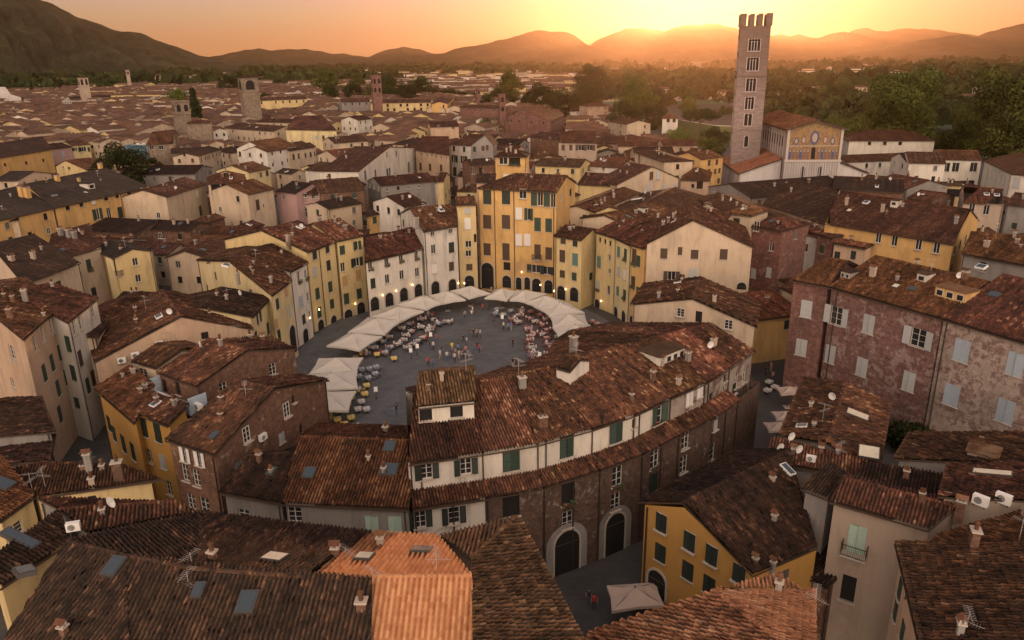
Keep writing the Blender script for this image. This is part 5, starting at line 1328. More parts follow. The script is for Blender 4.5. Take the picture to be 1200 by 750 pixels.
def towerm():
    k=('tw',)
    if k in MATS:return MATS[k]
    t=NT('tower_stone');p=t.pos()
    cx=t.n.new('ShaderNodeCombineXYZ');sx=t.n.new('ShaderNodeSeparateXYZ');t.link(p,sx.inputs[0]);t.link(t.math('ADD',sx.outputs[0],t.math('MULTIPLY',sx.outputs[1],.7)),cx.inputs[0]);t.link(sx.outputs[2],cx.inputs[1])
    b=t.n.new('ShaderNodeTexBrick');t.link(cx.outputs[0],b.inputs['Vector']);b.inputs['Brick Width'].default_value=1.1;b.inputs['Row Height'].default_value=.42;b.inputs['Mortar Size'].default_value=.03;b.inputs['Scale'].default_value=1
    b.inputs['Color1'].default_value=(.285,.215,.2,1);b.inputs['Color2'].default_value=(.19,.15,.135,1);b.inputs['Mortar'].default_value=(.11,.09,.078,1)
    n=t.noise(p,.35,6,.7,.8)
    # brown brick top third
    h=t.ramp(t.math('ADD',t.math('MULTIPLY',sx.outputs[2],1/70),t.math('MULTIPLY',t.math('SUBTRACT',n,.5),.35)),[(.42,0.),(.6,1.)])
    c=t.mix(h,b.outputs[0],t.mix(.65,b.outputs[0],(.12,.07,.045)))
    c=t.mix(t.ramp(n,[(.5,0.),(.75,.6)]),c,(.15,.115,.09))
    t.col(c);t.rough(.9);t.bump(b.outputs[1],-.3,.05);MATS[k]=t.m;return t.m
def mosaicm():
    t=NT('facade_mosaic');p=t.pos((1,1,1))
    v=t.n.new('ShaderNodeTexVoronoi');v.inputs['Scale'].default_value=1.1;t.link(p,v.inputs['Vector'])
    v2=t.n.new('ShaderNodeTexVoronoi');v2.inputs['Scale'].default_value=3.5;t.link(p,v2.inputs['Vector'])
    n=t.noise(p,.55,6,.75,2.2)
    c=t.ramp(n,[(.30,(.06,.06,.12)),(.41,(.40,.25,.05)),(.455,(.04,.04,.10)),(.485,(.46,.29,.06)),(.56,(.48,.31,.07)),(.585,(.05,.05,.11)),(.64,(.30,.18,.12)),(.70,(.42,.27,.06)),(.8,(.05,.06,.12))])
    c=t.mix(.2,c,v2.outputs['Color'],'SOFT_LIGHT');t.col(t.mix(1.,c,(.62,.56,.6),'MULTIPLY'));t.rough(.5);return t.m
def basilica():
    za=25.4
    ap=P(957,141.5,za);n=np.array([P(932,132,za)[0]-ap[0],P(932,132,za)[1]-ap[1]]);Ln=min(np.linalg.norm(n),42);n/=np.linalg.norm(n)
    rz=math.atan2(n[1],n[0])-math.pi/2
    rz=rz*.45
    root=empty('basilica',(ap[0],ap[1],0),rz,label='white basilica with gold mosaic gable front and red tiled nave',cat='church')
    W=16.5;ze=23.;zm=13.2;Ln=44
    mar=WM('marble')
    m=MB();m.box((0,Ln/2+.4,ze/2-.1),(W-.6,Ln,ze-.2));m.face([(-W/2+.3,Ln+.4,ze-.2),(-W/2+.3,.4,ze-.2),(0,.4,za-.2),(0,Ln+.4,za-.2)]);m.face([(W/2-.3,.4,ze-.2),(-W/2+.3,.4,ze-.2),(0,.4,za-.2)][::-1])
    m.build('nave',[WM('beige')],root)
    m=MB();m.box((0,0,zm/2),(W,.8,zm));m.build('facade',[mar],root)
    m=MB();w=W/2
    m.face([(-w+.7,-.1,zm+.6),(w-.7,-.1,zm+.6),(w-.7,-.1,ze-.3),(0,-.1,za-.4),(-w+.7,-.1,ze-.3)],0)
    m.face([(-w+.7,.35,zm+.6),(w-.7,.35,zm+.6),(w-.7,.35,ze-.3),(0,.35,za-.4),(-w+.7,.35,ze-.3)][::-1],0)
    m.build('mosaic_panel',[mosaicm()],root)
    m=MB();arch_slot(m,0,zm+2.6,1.2,3.6,-.20,0);m.build('window',[darkm()],root)
    fc=[plain('frieze_blue',(.05,.06,.14),.6,var=.4),plain('frieze_brown',(.16,.08,.05),.6,var=.4),plain('frieze_cream',(.32,.26,.2),.6,var=.3)]
    m=MB();m.box((0,-.14,zm+4.75),(W-1.5,.12,.3),m=2)
    for i in range(14):
        x=-w+1.35+i*(W-2.7)/13
        if abs(x)<1:continue
        arch_slot(m,x,zm+2.3,.85,3.0,-.15,i%3 if i%3<2 else 1);arch_slot(m,x,zm+3.3,.4,.6,-.17,2)
    for (x,z,s,k) in((0,zm+7.2,2.1,0),(-3.2,zm+6.5,1.3,1),(3.2,zm+6.5,1.3,1),(-5.4,zm+6.2,1.1,0),(5.4,zm+6.2,1.1,0)):
        pts=[(x+s*.62*math.cos(t_),-.15,z+s*math.sin(t_)) for t_ in np.linspace(0,2*math.pi,20,endpoint=False)];m.face(pts,k)
        pts=[(x+s*.36*math.cos(t_),-.17,z+s*.66*math.sin(t_)) for t_ in np.linspace(0,2*math.pi,16,endpoint=False)];m.face(pts,2)
    m.build('frieze',fc,root)
    for s in(-1,1):
        m=MB();m.box((s*(w-.35),-.1,(zm+ze)/2+.2),(.7,.9,ze-zm+.2));m.build('corner_pier',[plain('tower_marble',(.40,.35,.325),.7)],root)
    m=MB();m.box((0,-.2,zm+.3),(W+.5,1.1,.6));m.build('cornice',[plain('tower_marble',(.40,.35,.325),.7)],root)
    for i in range(21):
        x=-w+.6+i*(W-1.2)/20
        m=MB();m.tube((x,-.6,6.5),(x,-.6,zm),.16,8);m.build('column',[plain('tower_marble',(.40,.35,.325),.7)],root)
    for x in(-2.6,2.6):
        m=MB();arch_slot(m,x,9.8,1.3,4.,-.42,0);m.build('window',[darkm()],root)
    # nave roof with broad overhanging eaves
    T=lambda x,y,z:Vector(root.matrix_basis@Vector((x,y,z)))
    bpy.context.view_layer.update()
    Mx=Matrix.Translation(root.location)@Matrix.Rotation(rz,4,'Z')
    def wp(x,y,z):return np.array(Mx@Vector((x,y,z)))
    pat=[[wp(-w-.9,-1.3,ze-.1),wp(-w-.9,Ln+.8,ze-.1),wp(0,Ln+.8,za+.15),wp(0,-1.3,za+.15)],[wp(w+.9,Ln+.8,ze-.1),wp(w+.9,-1.3,ze-.1),wp(0,-1.3,za+.15),wp(0,Ln+.8,za+.15)]]
    H=dict(root=root)
    def rel(p):return np.array(Mx.inverted()@Vector(p))
    def roofpart(pats,tile,nm):
        Vs=[];Qs=[];Us=[];n_=0;ex=MB()
        for poly in pats:
            V,q,uv=roof_patch([rel(p) for p in poly],3.,lod=1);Vs.append(V);Qs.append(q+n_);Us.append(uv);n_+=len(V)
            pl=[rel(p) for p in poly]
            if np.cross(pl[1]-pl[0],pl[2]-pl[1])[2]<0:pl=pl[::-1]
            lo=[p-np.array([0,0,.35]) for p in pl];up=[p-np.array([0,0,.012]) for p in pl];ex.face(lo[::-1],1)
            for k in range(4):ex.face([lo[k],lo[(k+1)%4],up[(k+1)%4],up[k]],1)
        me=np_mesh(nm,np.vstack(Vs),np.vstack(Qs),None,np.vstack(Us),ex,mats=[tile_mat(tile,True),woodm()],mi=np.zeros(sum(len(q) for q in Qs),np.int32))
        o=bpy.data.objects.new(nm,me);link(o,root);return o
    roofpart(pat,'red','roof')
    # aisle on the left and clerestory windows
    aw=13.;ad=40
    roofpart([[wp(-w-aw,3,9.2),wp(-w-aw,ad,9.2),wp(-w-.05,ad,13.8),wp(-w-.05,3,13.8)]],'clay','aisle_roof')
    m=MB();x0,x1=-w-aw+.6,-w-.0
    m.face([(x0,3.6,0),(x1,3.6,0),(x1,3.6,13.5),(x0,3.6,9.2)]);m.face([(x0,ad-1,0),(x0,3.6,0),(x0,3.6,9.2),(x0,ad-1,9.2)]);m.face([(x1,ad-1,0),(x0,ad-1,0),(x0,ad-1,9.2),(x1,ad-1,13.5)])
    m.build('aisle_wall',[mar],root)
    roofpart([[wp(w+aw*.8,ad,9.2),wp(w+aw*.8,3,9.2),wp(w+.05,3,13.2),wp(w+.05,ad,13.2)]],'red','aisle_roof')
    m=MB();x0,x1=w,w+aw*.8-.6
    m.face([(x0,3.6,0),(x1,3.6,0),(x1,3.6,9.2),(x0,3.6,13)]);m.face([(x1,3.6,0),(x1,ad-1,0),(x1,ad-1,9.2),(x1,3.6,9.2)]);m.build('aisle_wall',[mar],root)
    for i in range(12):
        m=MB();y=4+i*3.1;m.box((-w+.2,y,18.5),(.3,.5,8.5));m.build('pilaster',[plain('tower_marble',(.40,.35,.325),.7)],root)
        if i<11:
            m=MB();m.box((-w+.27,y+1.55,18.8),(.1,.9,3.2));m.build('window',[darkm()],root)
    OCC.append(dict(foot=[wp(-w-aw,0,0)[:2],wp(w+aw,0,0)[:2],wp(w+aw,Ln,0)[:2],wp(-w-aw,Ln,0)[:2]],walls=[],patches=[],c=ap))
    return root
TW_=stone_tower();BA=basilica()
OCC.append(dict(foot=[np.array(TW_.location[:2])+np.array(d) for d in((-8,-8),(8,-8),(8,8),(-8,8))],walls=[],patches=[],c=np.array(TW_.location)))
def tower(label,xl,xr,ytop,dist,mat,rows=(),cap='flat',depth=None,tile='brown',name='bell_tower',cat='tower'):
    r=ray((xl+xr)/2,ytop);t=dist/math.hypot(r[0],r[1]);X,Y=r[0]*t,r[1]*t;Hh=HC+r[2]*t
    W=(xr-xl)/F*(Y*CP+(HC-Hh)*SP);rz=-math.atan2(X,Y)+R(12);W*=.86
    root=empty(name,(X,Y,0),rz,label=label,cat=cat);D=depth or W
    m=MB();m.box((0,0,Hh/2),(W,D,Hh));m.box((0,0,Hh-.3),(W+.8,D+.8,.5))
    if rows:m.box((0,0,Hh-rows[0][0]-rows[0][1]/2-1.1),(W+.7,D+.7,.4))
    m.build('shaft',[WM(mat)],root)
    for (dz,h,n) in rows:
        for k in range(4):
            a=R(90*k);w_=W if k%2==0 else D;o_=D/2 if k%2==0 else W/2
            for i in range(n):
                mm=MB();arch_slot(mm,0,0,w_/n*.52,h,-.05,0);o=mm.build('window',[darkm()],root)
                x=(i+.5)*w_/n-w_/2;c,s=math.cos(a),math.sin(a);o.location=(c*x+s*o_,s*x-c*o_,Hh-dz);o.rotation_euler=(0,0,a)
    if cap=='pyr':
        m=MB();e=W/2+.7;f=D/2+.7;h=W*.2
        for A_,B_ in(((-e,-f),(e,-f)),((e,-f),(e,f)),((e,f),(-e,f)),((-e,f),(-e,-f))):m.face([(*A_,Hh),(*B_,Hh),(0,0,Hh+h)],0,[(0,0),(W*4,0),(W*2,W*2)])
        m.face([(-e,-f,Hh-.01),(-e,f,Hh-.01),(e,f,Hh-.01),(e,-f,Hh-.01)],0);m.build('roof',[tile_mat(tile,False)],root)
    OCC.append(dict(foot=[np.array([X+a*W,Y+b*W]) for a,b in((-1,-1),(1,-1),(1,1),(-1,1))],walls=[],patches=[],c=np.array([X,Y,Hh])))
    return root
tower('stone bell tower with an open arched belfry in the left middle distance',279,301,91,520,'stone',[(4.2,5.6,1)],'pyr')
tower('slim pale bell tower beside the long white hall on the far left',91,102,91,880,'beige',[(4.,5.5,2)],'pyr')
tower('dark brick bell tower with two tiers of windows in front of the dark trees',434,446,88,570,'brickred',[(4,3.4,2),(10,3,2)])
tower('slim dark brick tower left of the gabled barn church',584,592,110,440,'brickred',[(3,2.6,1),(8,2.6,1)])
tower('tiny brick turret far off below the dark park trees',558,563,104,620,'brickred',[(2.5,2.4,1)])
tower('stubby ruined brick tower with empty openings left of the two dark trees',201,220,118,440,'stone',[(3.5,3.4,2)])
tower('small pale far tower near the foot of the left mountain',147,151,82,1300,'beige',[(4,4,1)])
# white church front at left edge
def churchfront():
    r=P(10,128,6);X,Y=r[0],r[1];root=empty('church',(X,Y,0),R(30),label='tall white marble church front cut by the left edge of the view',cat='church')
    s=Y/F
    m=MB();w=13*s*1.1
    h1=solve_z(0,102,X,Y);m.face([(-w,0,0),(w,0,0),(w,0,h1*.62),(w*.35,0,h1*.74),(w*.1,0,h1),(-w,0,h1)]);m.face([(-w,3,0),(w,3,0),(w,3,h1*.62),(w*.35,3,h1*.74),(w*.1,3,h1),(-w,3,h1)][::-1])
    P_=[(w,0),(w,h1*.62),(w*.35,h1*.74),(w*.1,h1),(-w,h1)]
    for (a,b),(c,d) in zip(P_[:-1],P_[1:]):m.face([(a,0,b),(a,3,b),(c,3,d),(c,0,d)][::-1])
    m.face([(w,0,0),(w,3,0),(w,3,h1*.62),(w,0,h1*.62)])
    m.build('facade',[WM('marble')],root)
    m=MB();m.box((0,22,h1*.3),(w*1.8,38,h1*.6));m.build('nave',[WM('marble')],root)
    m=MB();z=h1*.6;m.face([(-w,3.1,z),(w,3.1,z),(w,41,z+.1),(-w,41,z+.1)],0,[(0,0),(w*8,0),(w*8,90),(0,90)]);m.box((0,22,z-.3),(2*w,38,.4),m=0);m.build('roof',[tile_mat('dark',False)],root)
churchfront()
# netted scaffold building
def netted():
    A=P(150,170,13);X,Y=A[0]+6,A[1]+4;root=empty('scaffolded_house',(X,Y,0),R(-8),label='house wrapped in blue scaffold netting behind the dark cypress tree',cat='house')
    m=MB();m.box((0,0,6.3),(13,9,12.6));m.build('wall',[WM('beige')],root)
    t=NT('blue_net');t.col(t.mix(t.noise(t.pos(),.8,4),(.03,.07,.10),(.05,.13,.18)));t.rough(.8)
    m=MB();m.box((0,-4.9,6.5),(13.6,.08,13));m.box((6.9,0,6.5),(.08,9.8,13));m.box((-6.9,0,6.5),(.08,9.8,13));m.build('netting',[t.m],root)
    m=MB()
    for x in range(-6,7,3):m.tube((x,-5.1,0),(x,-5.1,14),.06,5)
    for z in(2.2,4.4,6.6,8.8,11,13.2):m.tube((-6.8,-5.1,z),(6.8,-5.1,z),.05,5)
    m.build('scaffold',[plain('antenna_metal',(.5,.48,.45),.4,.5)],root)
    m=MB()
    for i in range(7):m.box((-5+i*1.7,rnd.uniform(-3,3),12.9),(1.2,2.,.3),rnd.uniform(0,1))
    m.build('roof',[whitem()],root)
    OCC.append(dict(foot=[np.array([X+a*8,Y+b*6]) for a,b in((-1,-1),(1,-1),(1,1),(-1,1))],walls=[],patches=[],c=np.array([X,Y,12])))
netted()
# special halls in the distance
def hall(label,E,ze,wall,roof,w,**k):return house(label,E,ze,wall,roof,w=w,**k)
hall('long white walled hall with brown roof on the far left',(83,116,152,113),12,'palewhite','dark',8,pitch=14)
hall('yellow terraced block right of the long white hall',(152,110,168,108),14,'paleyellow','dark',6,pitch=5)
hall('long yellow palace wing left of the dark brick bell tower',(302,118,360,116),15,'paleyellow','brown',8,pitch=15,auto=dict(st=['dark'],nf=1,sp=5,w=1.2,h=2))
hall('grey palace block beside the dark brick bell tower',(400,120,434,119),15,'grey','brown',9,pitch=14,auto=dict(st=['dark'],nf=1,sp=5,w=1.,h=1.6))
hall('long yellow palace with arcaded gallery right of the dark brick bell tower',(434,121,505,120),15,'paleyellow','brown',9,pitch=14,auto=dict(st=['dark'],nf=2,sp=4.5,w=1.6,h=2))
hall('yellow side wing of the arcaded palace catching the light',(505,122,516,114),15,'yellow','brown',6,pitch=14,auto=dict(st=['dark'],nf=1,sp=4,w=1.2,h=2))
hall('long dark brick hall with shuttered windows left of the slim brick tower',(538,126,583,127),14,'brickred','brown',7,pitch=13,auto=dict(st=['shut'],col=['darkgreen'],nf=1,sp=4.5))
gb=front('barn shaped brick church with plain red roof in the middle distance',(592,138),(612,128),(645,142),15.5,30,'brickred','red',back=(632,122),auto=dict(st=['dark'],nf=1,skip=.6))
hall('long low pink roofed hall at the edge of the park',(645,130,752,131),9,'palewhite','red',8,pitch=15)
hall('pale palace with hipped roof at the park edge above the dark trees',(690,125,714,124),13,'peach','red',7,pitch=17,kind='hip')
hall('white villa with two dark windows among the park trees',(776,139,795,139),13,'palewhite','red',7,pitch=17,kind='hip',wins=[(783,141,1.6,2,'dark'),(790,141,1.6,2,'dark')])
hall('cream house with gabled end in front of the park edge',(712,142,734,146),12,'cream','red',7,pitch=15)
# ---------------- ground, streets, paving
def sheet(name,pts,z,mat,kind='structure'):
    m=MB();m.face([(p[0],p[1],z) for p in pts]);o=m.build(name,[mat]);o['kind']=kind;return o
t=NT('fields');p=t.pos();n=t.noise(p,.0035,5,.6);v=t.n.new('ShaderNodeTexVoronoi');v.inputs['Scale'].default_value=.006;t.link(p,v.inputs['Vector'])
t.col(t.mix(.45,t.ramp(n,[(.3,(.035,.05,.02)),(.5,(.07,.08,.035)),(.65,(.16,.14,.07)),(.8,(.05,.065,.03))]),v.outputs['Color'],'SOFT_LIGHT'));t.rough(1.)
S=16000
sheet('ground',[(-S,-600),(S,-600),(S,S),(-S,S)],0,t.m)
t=NT('street_paving');p=t.pos();b=t.n.new('ShaderNodeTexBrick');t.link(p,b.inputs['Vector']);b.inputs['Scale'].default_value=1.;b.inputs['Brick Width'].default_value=.9;b.inputs['Row Height'].default_value=.45;b.inputs['Mortar Size'].default_value=.02
b.inputs['Color1'].default_value=(.06,.058,.057,1);b.inputs['Color2'].default_value=(.048,.047,.046,1);b.inputs['Mortar'].default_value=(.05,.048,.046,1)
t.col(t.mix(1.,b.outputs[0],t.ramp(t.noise(p,.25,5,.65),[(.3,.7),(.7,1.2)]),'MULTIPLY'));t.rough(.75)
STREET=t.m
sheet('street',[(-420,-40),(260,-40),(260,250),(160,420),(60,560),(-420,640)],.012,STREET)
t=NT('piazza_paving');p=t.pos();b=t.n.new('ShaderNodeTexBrick');mp=t.n.new('ShaderNodeMapping');mp.inputs['Rotation'].default_value=(0,0,.35);t.link(p,mp.inputs[0]);t.link(mp.outputs[0],b.inputs['Vector']);b.inputs['Scale'].default_value=1.;b.inputs['Brick Width'].default_value=1.;b.inputs['Row Height'].default_value=.5;b.inputs['Mortar Size'].default_value=.025
b.inputs['Color1'].default_value=(.118,.124,.13,1);b.inputs['Color2'].default_value=(.092,.097,.104,1);b.inputs['Mortar'].default_value=(.04,.045,.05,1)
t.col(t.mix(1.,b.outputs[0],t.ramp(t.noise(p,.35,6,.65,.5),[(.3,.72),(.7,1.2)]),'MULTIPLY'));t.rough(.7)
PC=P(545,412,0);PCx,PCy=PC[0],PC[1]
pp=[(PCx+27*math.cos(a)*1.,PCy+34*math.sin(a)) for a in np.linspace(0,2*math.pi,48,endpoint=False)]
sheet('piazza_paving',pp,.024,t.m)
# pale path on the ramparts
pm=plain('pale_gravel',(.42,.38,.3),.9)
for k,(pts,z) in enumerate([([(770,133),(800,141),(838,147),(905,150)],9)]):
    q=[P(x,y,z) for x,y in pts];w=3.
    m=MB()
    for a,b_ in zip(q[:-1],q[1:]):
        m.face([(a[0],a[1]-w,z),(b_[0],b_[1]-w,z),(b_[0],b_[1]+w,z),(a[0],a[1]+w,z)],0)
        m.face([(a[0],a[1]-w-9,0),(b_[0],b_[1]-w-9,0),(b_[0],b_[1]-w,z-.01),(a[0],a[1]-w,z-.01)],1)
        m.face([(b_[0],b_[1]+w+9,0),(a[0],a[1]+w+9,0),(a[0],a[1]+w,z-.01),(b_[0],b_[1]+w,z-.01)],1)
    o=m.build('rampart_path',[pm,plain('rampart_grass',(.10,.11,.04),.95)]);o['kind']='structure'
# ---------------- mountains
def mountain(name,prof,D,depth,seed,foot=None,hb=0):
    pr=np.array(prof,float);xs=np.linspace(pr[0,0],pr[-1,0],int((pr[-1,0]-pr[0,0])/2.2)+2);ys=np.interp(xs,pr[:,0],pr[:,1])
    r_=np.random.RandomState(seed)
    # ridge noise
    for f,a in((.05,1.2),(.13,.6),(.4,.3)):ys=ys+a*np.sin(xs*f*1.7+seed)*np.sin(xs*f+seed*2)*.8
    rows=34;V=[]
    for j in range(rows+1):
        s=j/rows*1.35   # 0 foot, 1 ridge, >1 behind
        row=[]
        for i,(x,y) in enumerate(zip(xs,ys)):
            rr=ray(x,y);h=math.hypot(rr[0],rr[1]);ux,uy=rr[0]/h,rr[1]/h
            zr=HC+rr[2]/h*D;zr=max(zr,5)
            d=D-depth*(1-s)
            k=s if s<=1 else 2-s
            prof_=k**1.25
            nz=0
            for (f,a) in((1,.11),(2.3,.075),(5.1,.04),(11,.02)):
                nz+=a*(abs(math.sin(x*.021*f+seed+math.sin(s*3.1*f+x*.013*f)*1.3))-.6)*math.sin(math.pi*min(1,k))*1.6
            z=zr*(prof_+nz*(1 if s<1 else .4))
            if j==0 or s>=1.34:z=-.5
            row.append((ux*d,uy*d,max(-.5,min(z,zr*(1 if s>.98 else .97)))))
        V.append(row)
    V=np.array(V);a,b=V.shape[:2];idx=np.arange(a*b).reshape(a,b);q=np.stack([idx[:-1,:-1],idx[:-1,1:],idx[1:,1:],idx[1:,:-1]],-1).reshape(-1,4)
    me=np_mesh(name,V.reshape(-1,3),q,MATS['mount'],smooth=True);o=bpy.data.objects.new(name,me);link(o);o['kind']='structure';return o
t=NT('mountain_forest');p=t.pos();n=t.noise(p,.004,8,.68,.5);n2=t.noise(p,.03,4,.7)
t.col(t.mix(1.,t.ramp(n,[(.3,(.018,.024,.012)),(.52,(.038,.044,.022)),(.68,(.075,.07,.04)),(.85,(.035,.042,.022))]),t.ramp(n2,[(.3,.6),(.7,1.3)]),'MULTIPLY'));t.rough(1.,.05)
t.bump(n2,1.,25.);MATS['mount']=t.m
mountain('mountain_left',[(-420,-60),(-200,-30),(-60,-14),(0,-9),(40,-3),(55,1),(87,18),(133,35),(163,38),(185,47),(200,52),(240,66),(290,73),(340,78),(380,80)],5200,2300,1)
mountain('hill_left',[(150,74),(190,69),(240,67),(270,62),(303,56),(320,60),(340,58),(357,57),(380,61),(400,64),(420,67),(450,72),(480,75)],8200,1500,2)
mountain('hill_centre',[(250,73),(300,66),(350,64),(400,63),(432,66),(452,58),(472,54),(490,58),(510,63),(520,62),(533,58),(565,52),(597,44),(612,39),(630,35),(645,36),(663,36),(675,43),(688,53),(720,62),(770,68),(800,72)],8800,1800,3)
mountain('mountain_sunset',[(620,70),(660,62),(688,55),(705,45),(733,33),(753,34),(780,36),(797,30),(810,28),(833,27),(863,32),(880,38),(900,42),(915,40),(927,43),(937,40),(950,44),(963,43),(975,39),(990,37),(1005,38),(1030,47),(1060,58),(1100,66)],10500,2300,4)
mountain('mountain_far',[(940,60),(985,44),(1003,34),(1017,32),(1028,35),(1040,36),(1060,33),(1083,33),(1110,37),(1133,40),(1170,47),(1230,56)],12800,1800,5)
mountain('hill_right',[(930,75),(977,69),(1005,62),(1033,57),(1060,50),(1083,46),(1105,42),(1127,41),(1145,44),(1160,47),(1200,52),(1260,60),(1350,66)],6800,1900,6)
mountain('mountain_right',[(1080,66),(1120,52),(1147,42),(1160,37),(1173,33),(1200,28),(1260,20),(1330,12),(1450,10)],8600,2300,7)
# ---------------- trees
def leafm(name,c1,c2,c3):
    t=NT('foliage_'+name);g=t.n.new('ShaderNodeNewGeometry');oi=t.n.new('ShaderNodeObjectInfo')
    c=t.ramp(g.outputs['Random Per Island'],[(0,c1),(.55,c2),(1,c3)])
    c=t.mix(1.,c,t.ramp(t.noise(t.pos(),.35,3,.6),[(.35,.65),(.65,1.35)]),'MULTIPLY')
    hs=t.n.new('ShaderNodeHueSaturation');t.link(c,hs.inputs['Color']);t.link(t.math('ADD',t.math('MULTIPLY',oi.outputs['Random'],.5),.75),hs.inputs['Value']);t.link(t.math('ADD',t.math('MULTIPLY',oi.outputs['Random'],.03),.485),hs.inputs['Hue'])
    t.col(hs.outputs[0]);t.rough(.8,.15)
    tr=t.n.new('ShaderNodeBsdfTranslucent');t.link(hs.outputs[0],tr.inputs[0]);mx=t.n.new('ShaderNodeMixShader');mx.inputs[0].default_value=.3
    t.link(t.b.outputs[0],mx.inputs[1]);t.link(tr.outputs[0],mx.inputs[2]);t.link(mx.outputs[0],t.out.inputs[0]);return t.m
LEAF={'mid':leafm('mid',(.038,.050,.012),(.078,.095,.02),(.14,.15,.034)),'dark':leafm('dark',(.014,.022,.008),(.030,.040,.012),(.055,.065,.018)),'light':leafm('light',(.06,.09,.02),(.11,.14,.03),(.17,.18,.045))}
def crown_mesh(name,seed,N,lobes,leaf,mat,shape='round'):
    r=np.random.RandomState(seed);cs=[]
    for i in range(lobes):
        a=r.uniform(0,6.28);
        if shape=='round':h=r.uniform(.30,.9);rad=r.uniform(.08,.34)*math.sin(math.pi*min(1,max(0.05,(h-.12)/.9)))*1.35;s=r.uniform(.10,.19)
        elif shape=='cone':h=r.uniform(.08,.93);rad=(1-h)*.16*r.uniform(0,1);s=.05+(1-h)*.13
        else:h=r.uniform(.72,.86);rad=r.uniform(.05,.42);s=r.uniform(.12,.18)
        cs.append((rad*math.cos(a),rad*math.sin(a),h,s))
    cs=np.array(cs);k=r.randint(0,lobes,N);d=r.normal(size=(N,3));d/=np.linalg.norm(d,axis=1)[:,None];rr=r.uniform(.6,1.0,N)**.45
    fl=np.array([1,1,.5 if shape=='pine' else .85])
    C=cs[k,:3]+d*(cs[k,3]*rr)[:,None]*fl
    t1=np.cross(d,r.normal(size=(N,3)));t1/=np.linalg.norm(t1,axis=1)[:,None];nn=d+r.normal(size=(N,3))*.33;nn/=np.linalg.norm(nn,axis=1)[:,None]
    t1=np.cross(nn,r.normal(size=(N,3)));t1/=np.linalg.norm(t1,axis=1)[:,None];t2=np.cross(nn,t1)
    s=leaf*r.uniform(.5,1.2,N)[:,None]
    V=np.stack([C-t1*s,C-t2*s*.8,C+t1*s,C+t2*s*.8],1).reshape(-1,3);Q=np.arange(4*N).reshape(-1,4)
    return np_mesh(name,V,Q,mat)
def trunk_mesh(seed,shape='round'):
    r=random.Random(seed);m=MB();pts=[Vector((0,0,0))];rad=[.028]
    top=.5 if shape=='round' else .75
    for i in range(5):pts.append(pts[-1]+Vector((r.uniform(-.012,.012),r.uniform(-.012,.012),top/5)));rad.append(.028-.0035*(i+1))
    for i in range(5):m.tube(pts[i],pts[i+1],rad[i],8,r2=rad[i+1])
    for i in range(7):
        a=r.uniform(0,6.28);b=pts[r.choice([2,3,4,5])];q=b+Vector((math.cos(a)*.2,math.sin(a)*.2,r.uniform(.08,.25)));m.tube(b,b+(q-b)*.6,.01,5,r2=.004)
    return m.mesh('trunk',[plain('bark',(.075,.055,.04),.95)])
TP={}
for i,(k,shape,leafk,N,lo,lf) in enumerate([('big','round','mid',30000,40,.0115),('plane','round','mid',13000,34,.015),('dark','round','dark',13000,34,.016),('light','round','light',11000,30,.015),('pine','pine','dark',8000,26,.014),('conifer','cone','dark',9000,40,.012)]):
    TP[k]=(crown_mesh('crown_'+k,i+3,N,lo,lf,LEAF[leafk],shape),trunk_mesh(i,shape))
def tree(kind,x,ytop,hw,dist,label,group=None,name='tree',base=0):
    r=ray(x,ytop);tt=-r[2]/math.hypot(r[0],r[1]);nat_={'big':.80,'plane':.78,'dark':.78,'light':.78,'pine':1.05,'conifer':.42}[kind]
    if kind!='big' and group is None:dist=min(1500,max(120,nat_*HC/(2*hw/F+nat_*tt)))
    t=dist/math.hypot(r[0],r[1]);X,Y=r[0]*t,r[1]*t;h=HC+r[2]*t-base
    root=empty(name,(X,Y,base),rnd.uniform(0,6.28),label=label,cat='tree',group=group)
    depth=Y*CP+SP*HC*.5;w=2*hw/F*depth
    nat={'big':.80,'plane':.78,'dark':.78,'light':.78,'pine':1.05,'conifer':.42}[kind]*h
    sx=w/nat
    cr,tk=TP[kind];c=bpy.data.objects.new('crown',cr);link(c,root);k=bpy.data.objects.new('trunk',tk);link(k,root)
    c.scale=(h*sx,h*sx,h*.98);k.scale=(h*sx*.8,h*sx*.8,h);return root
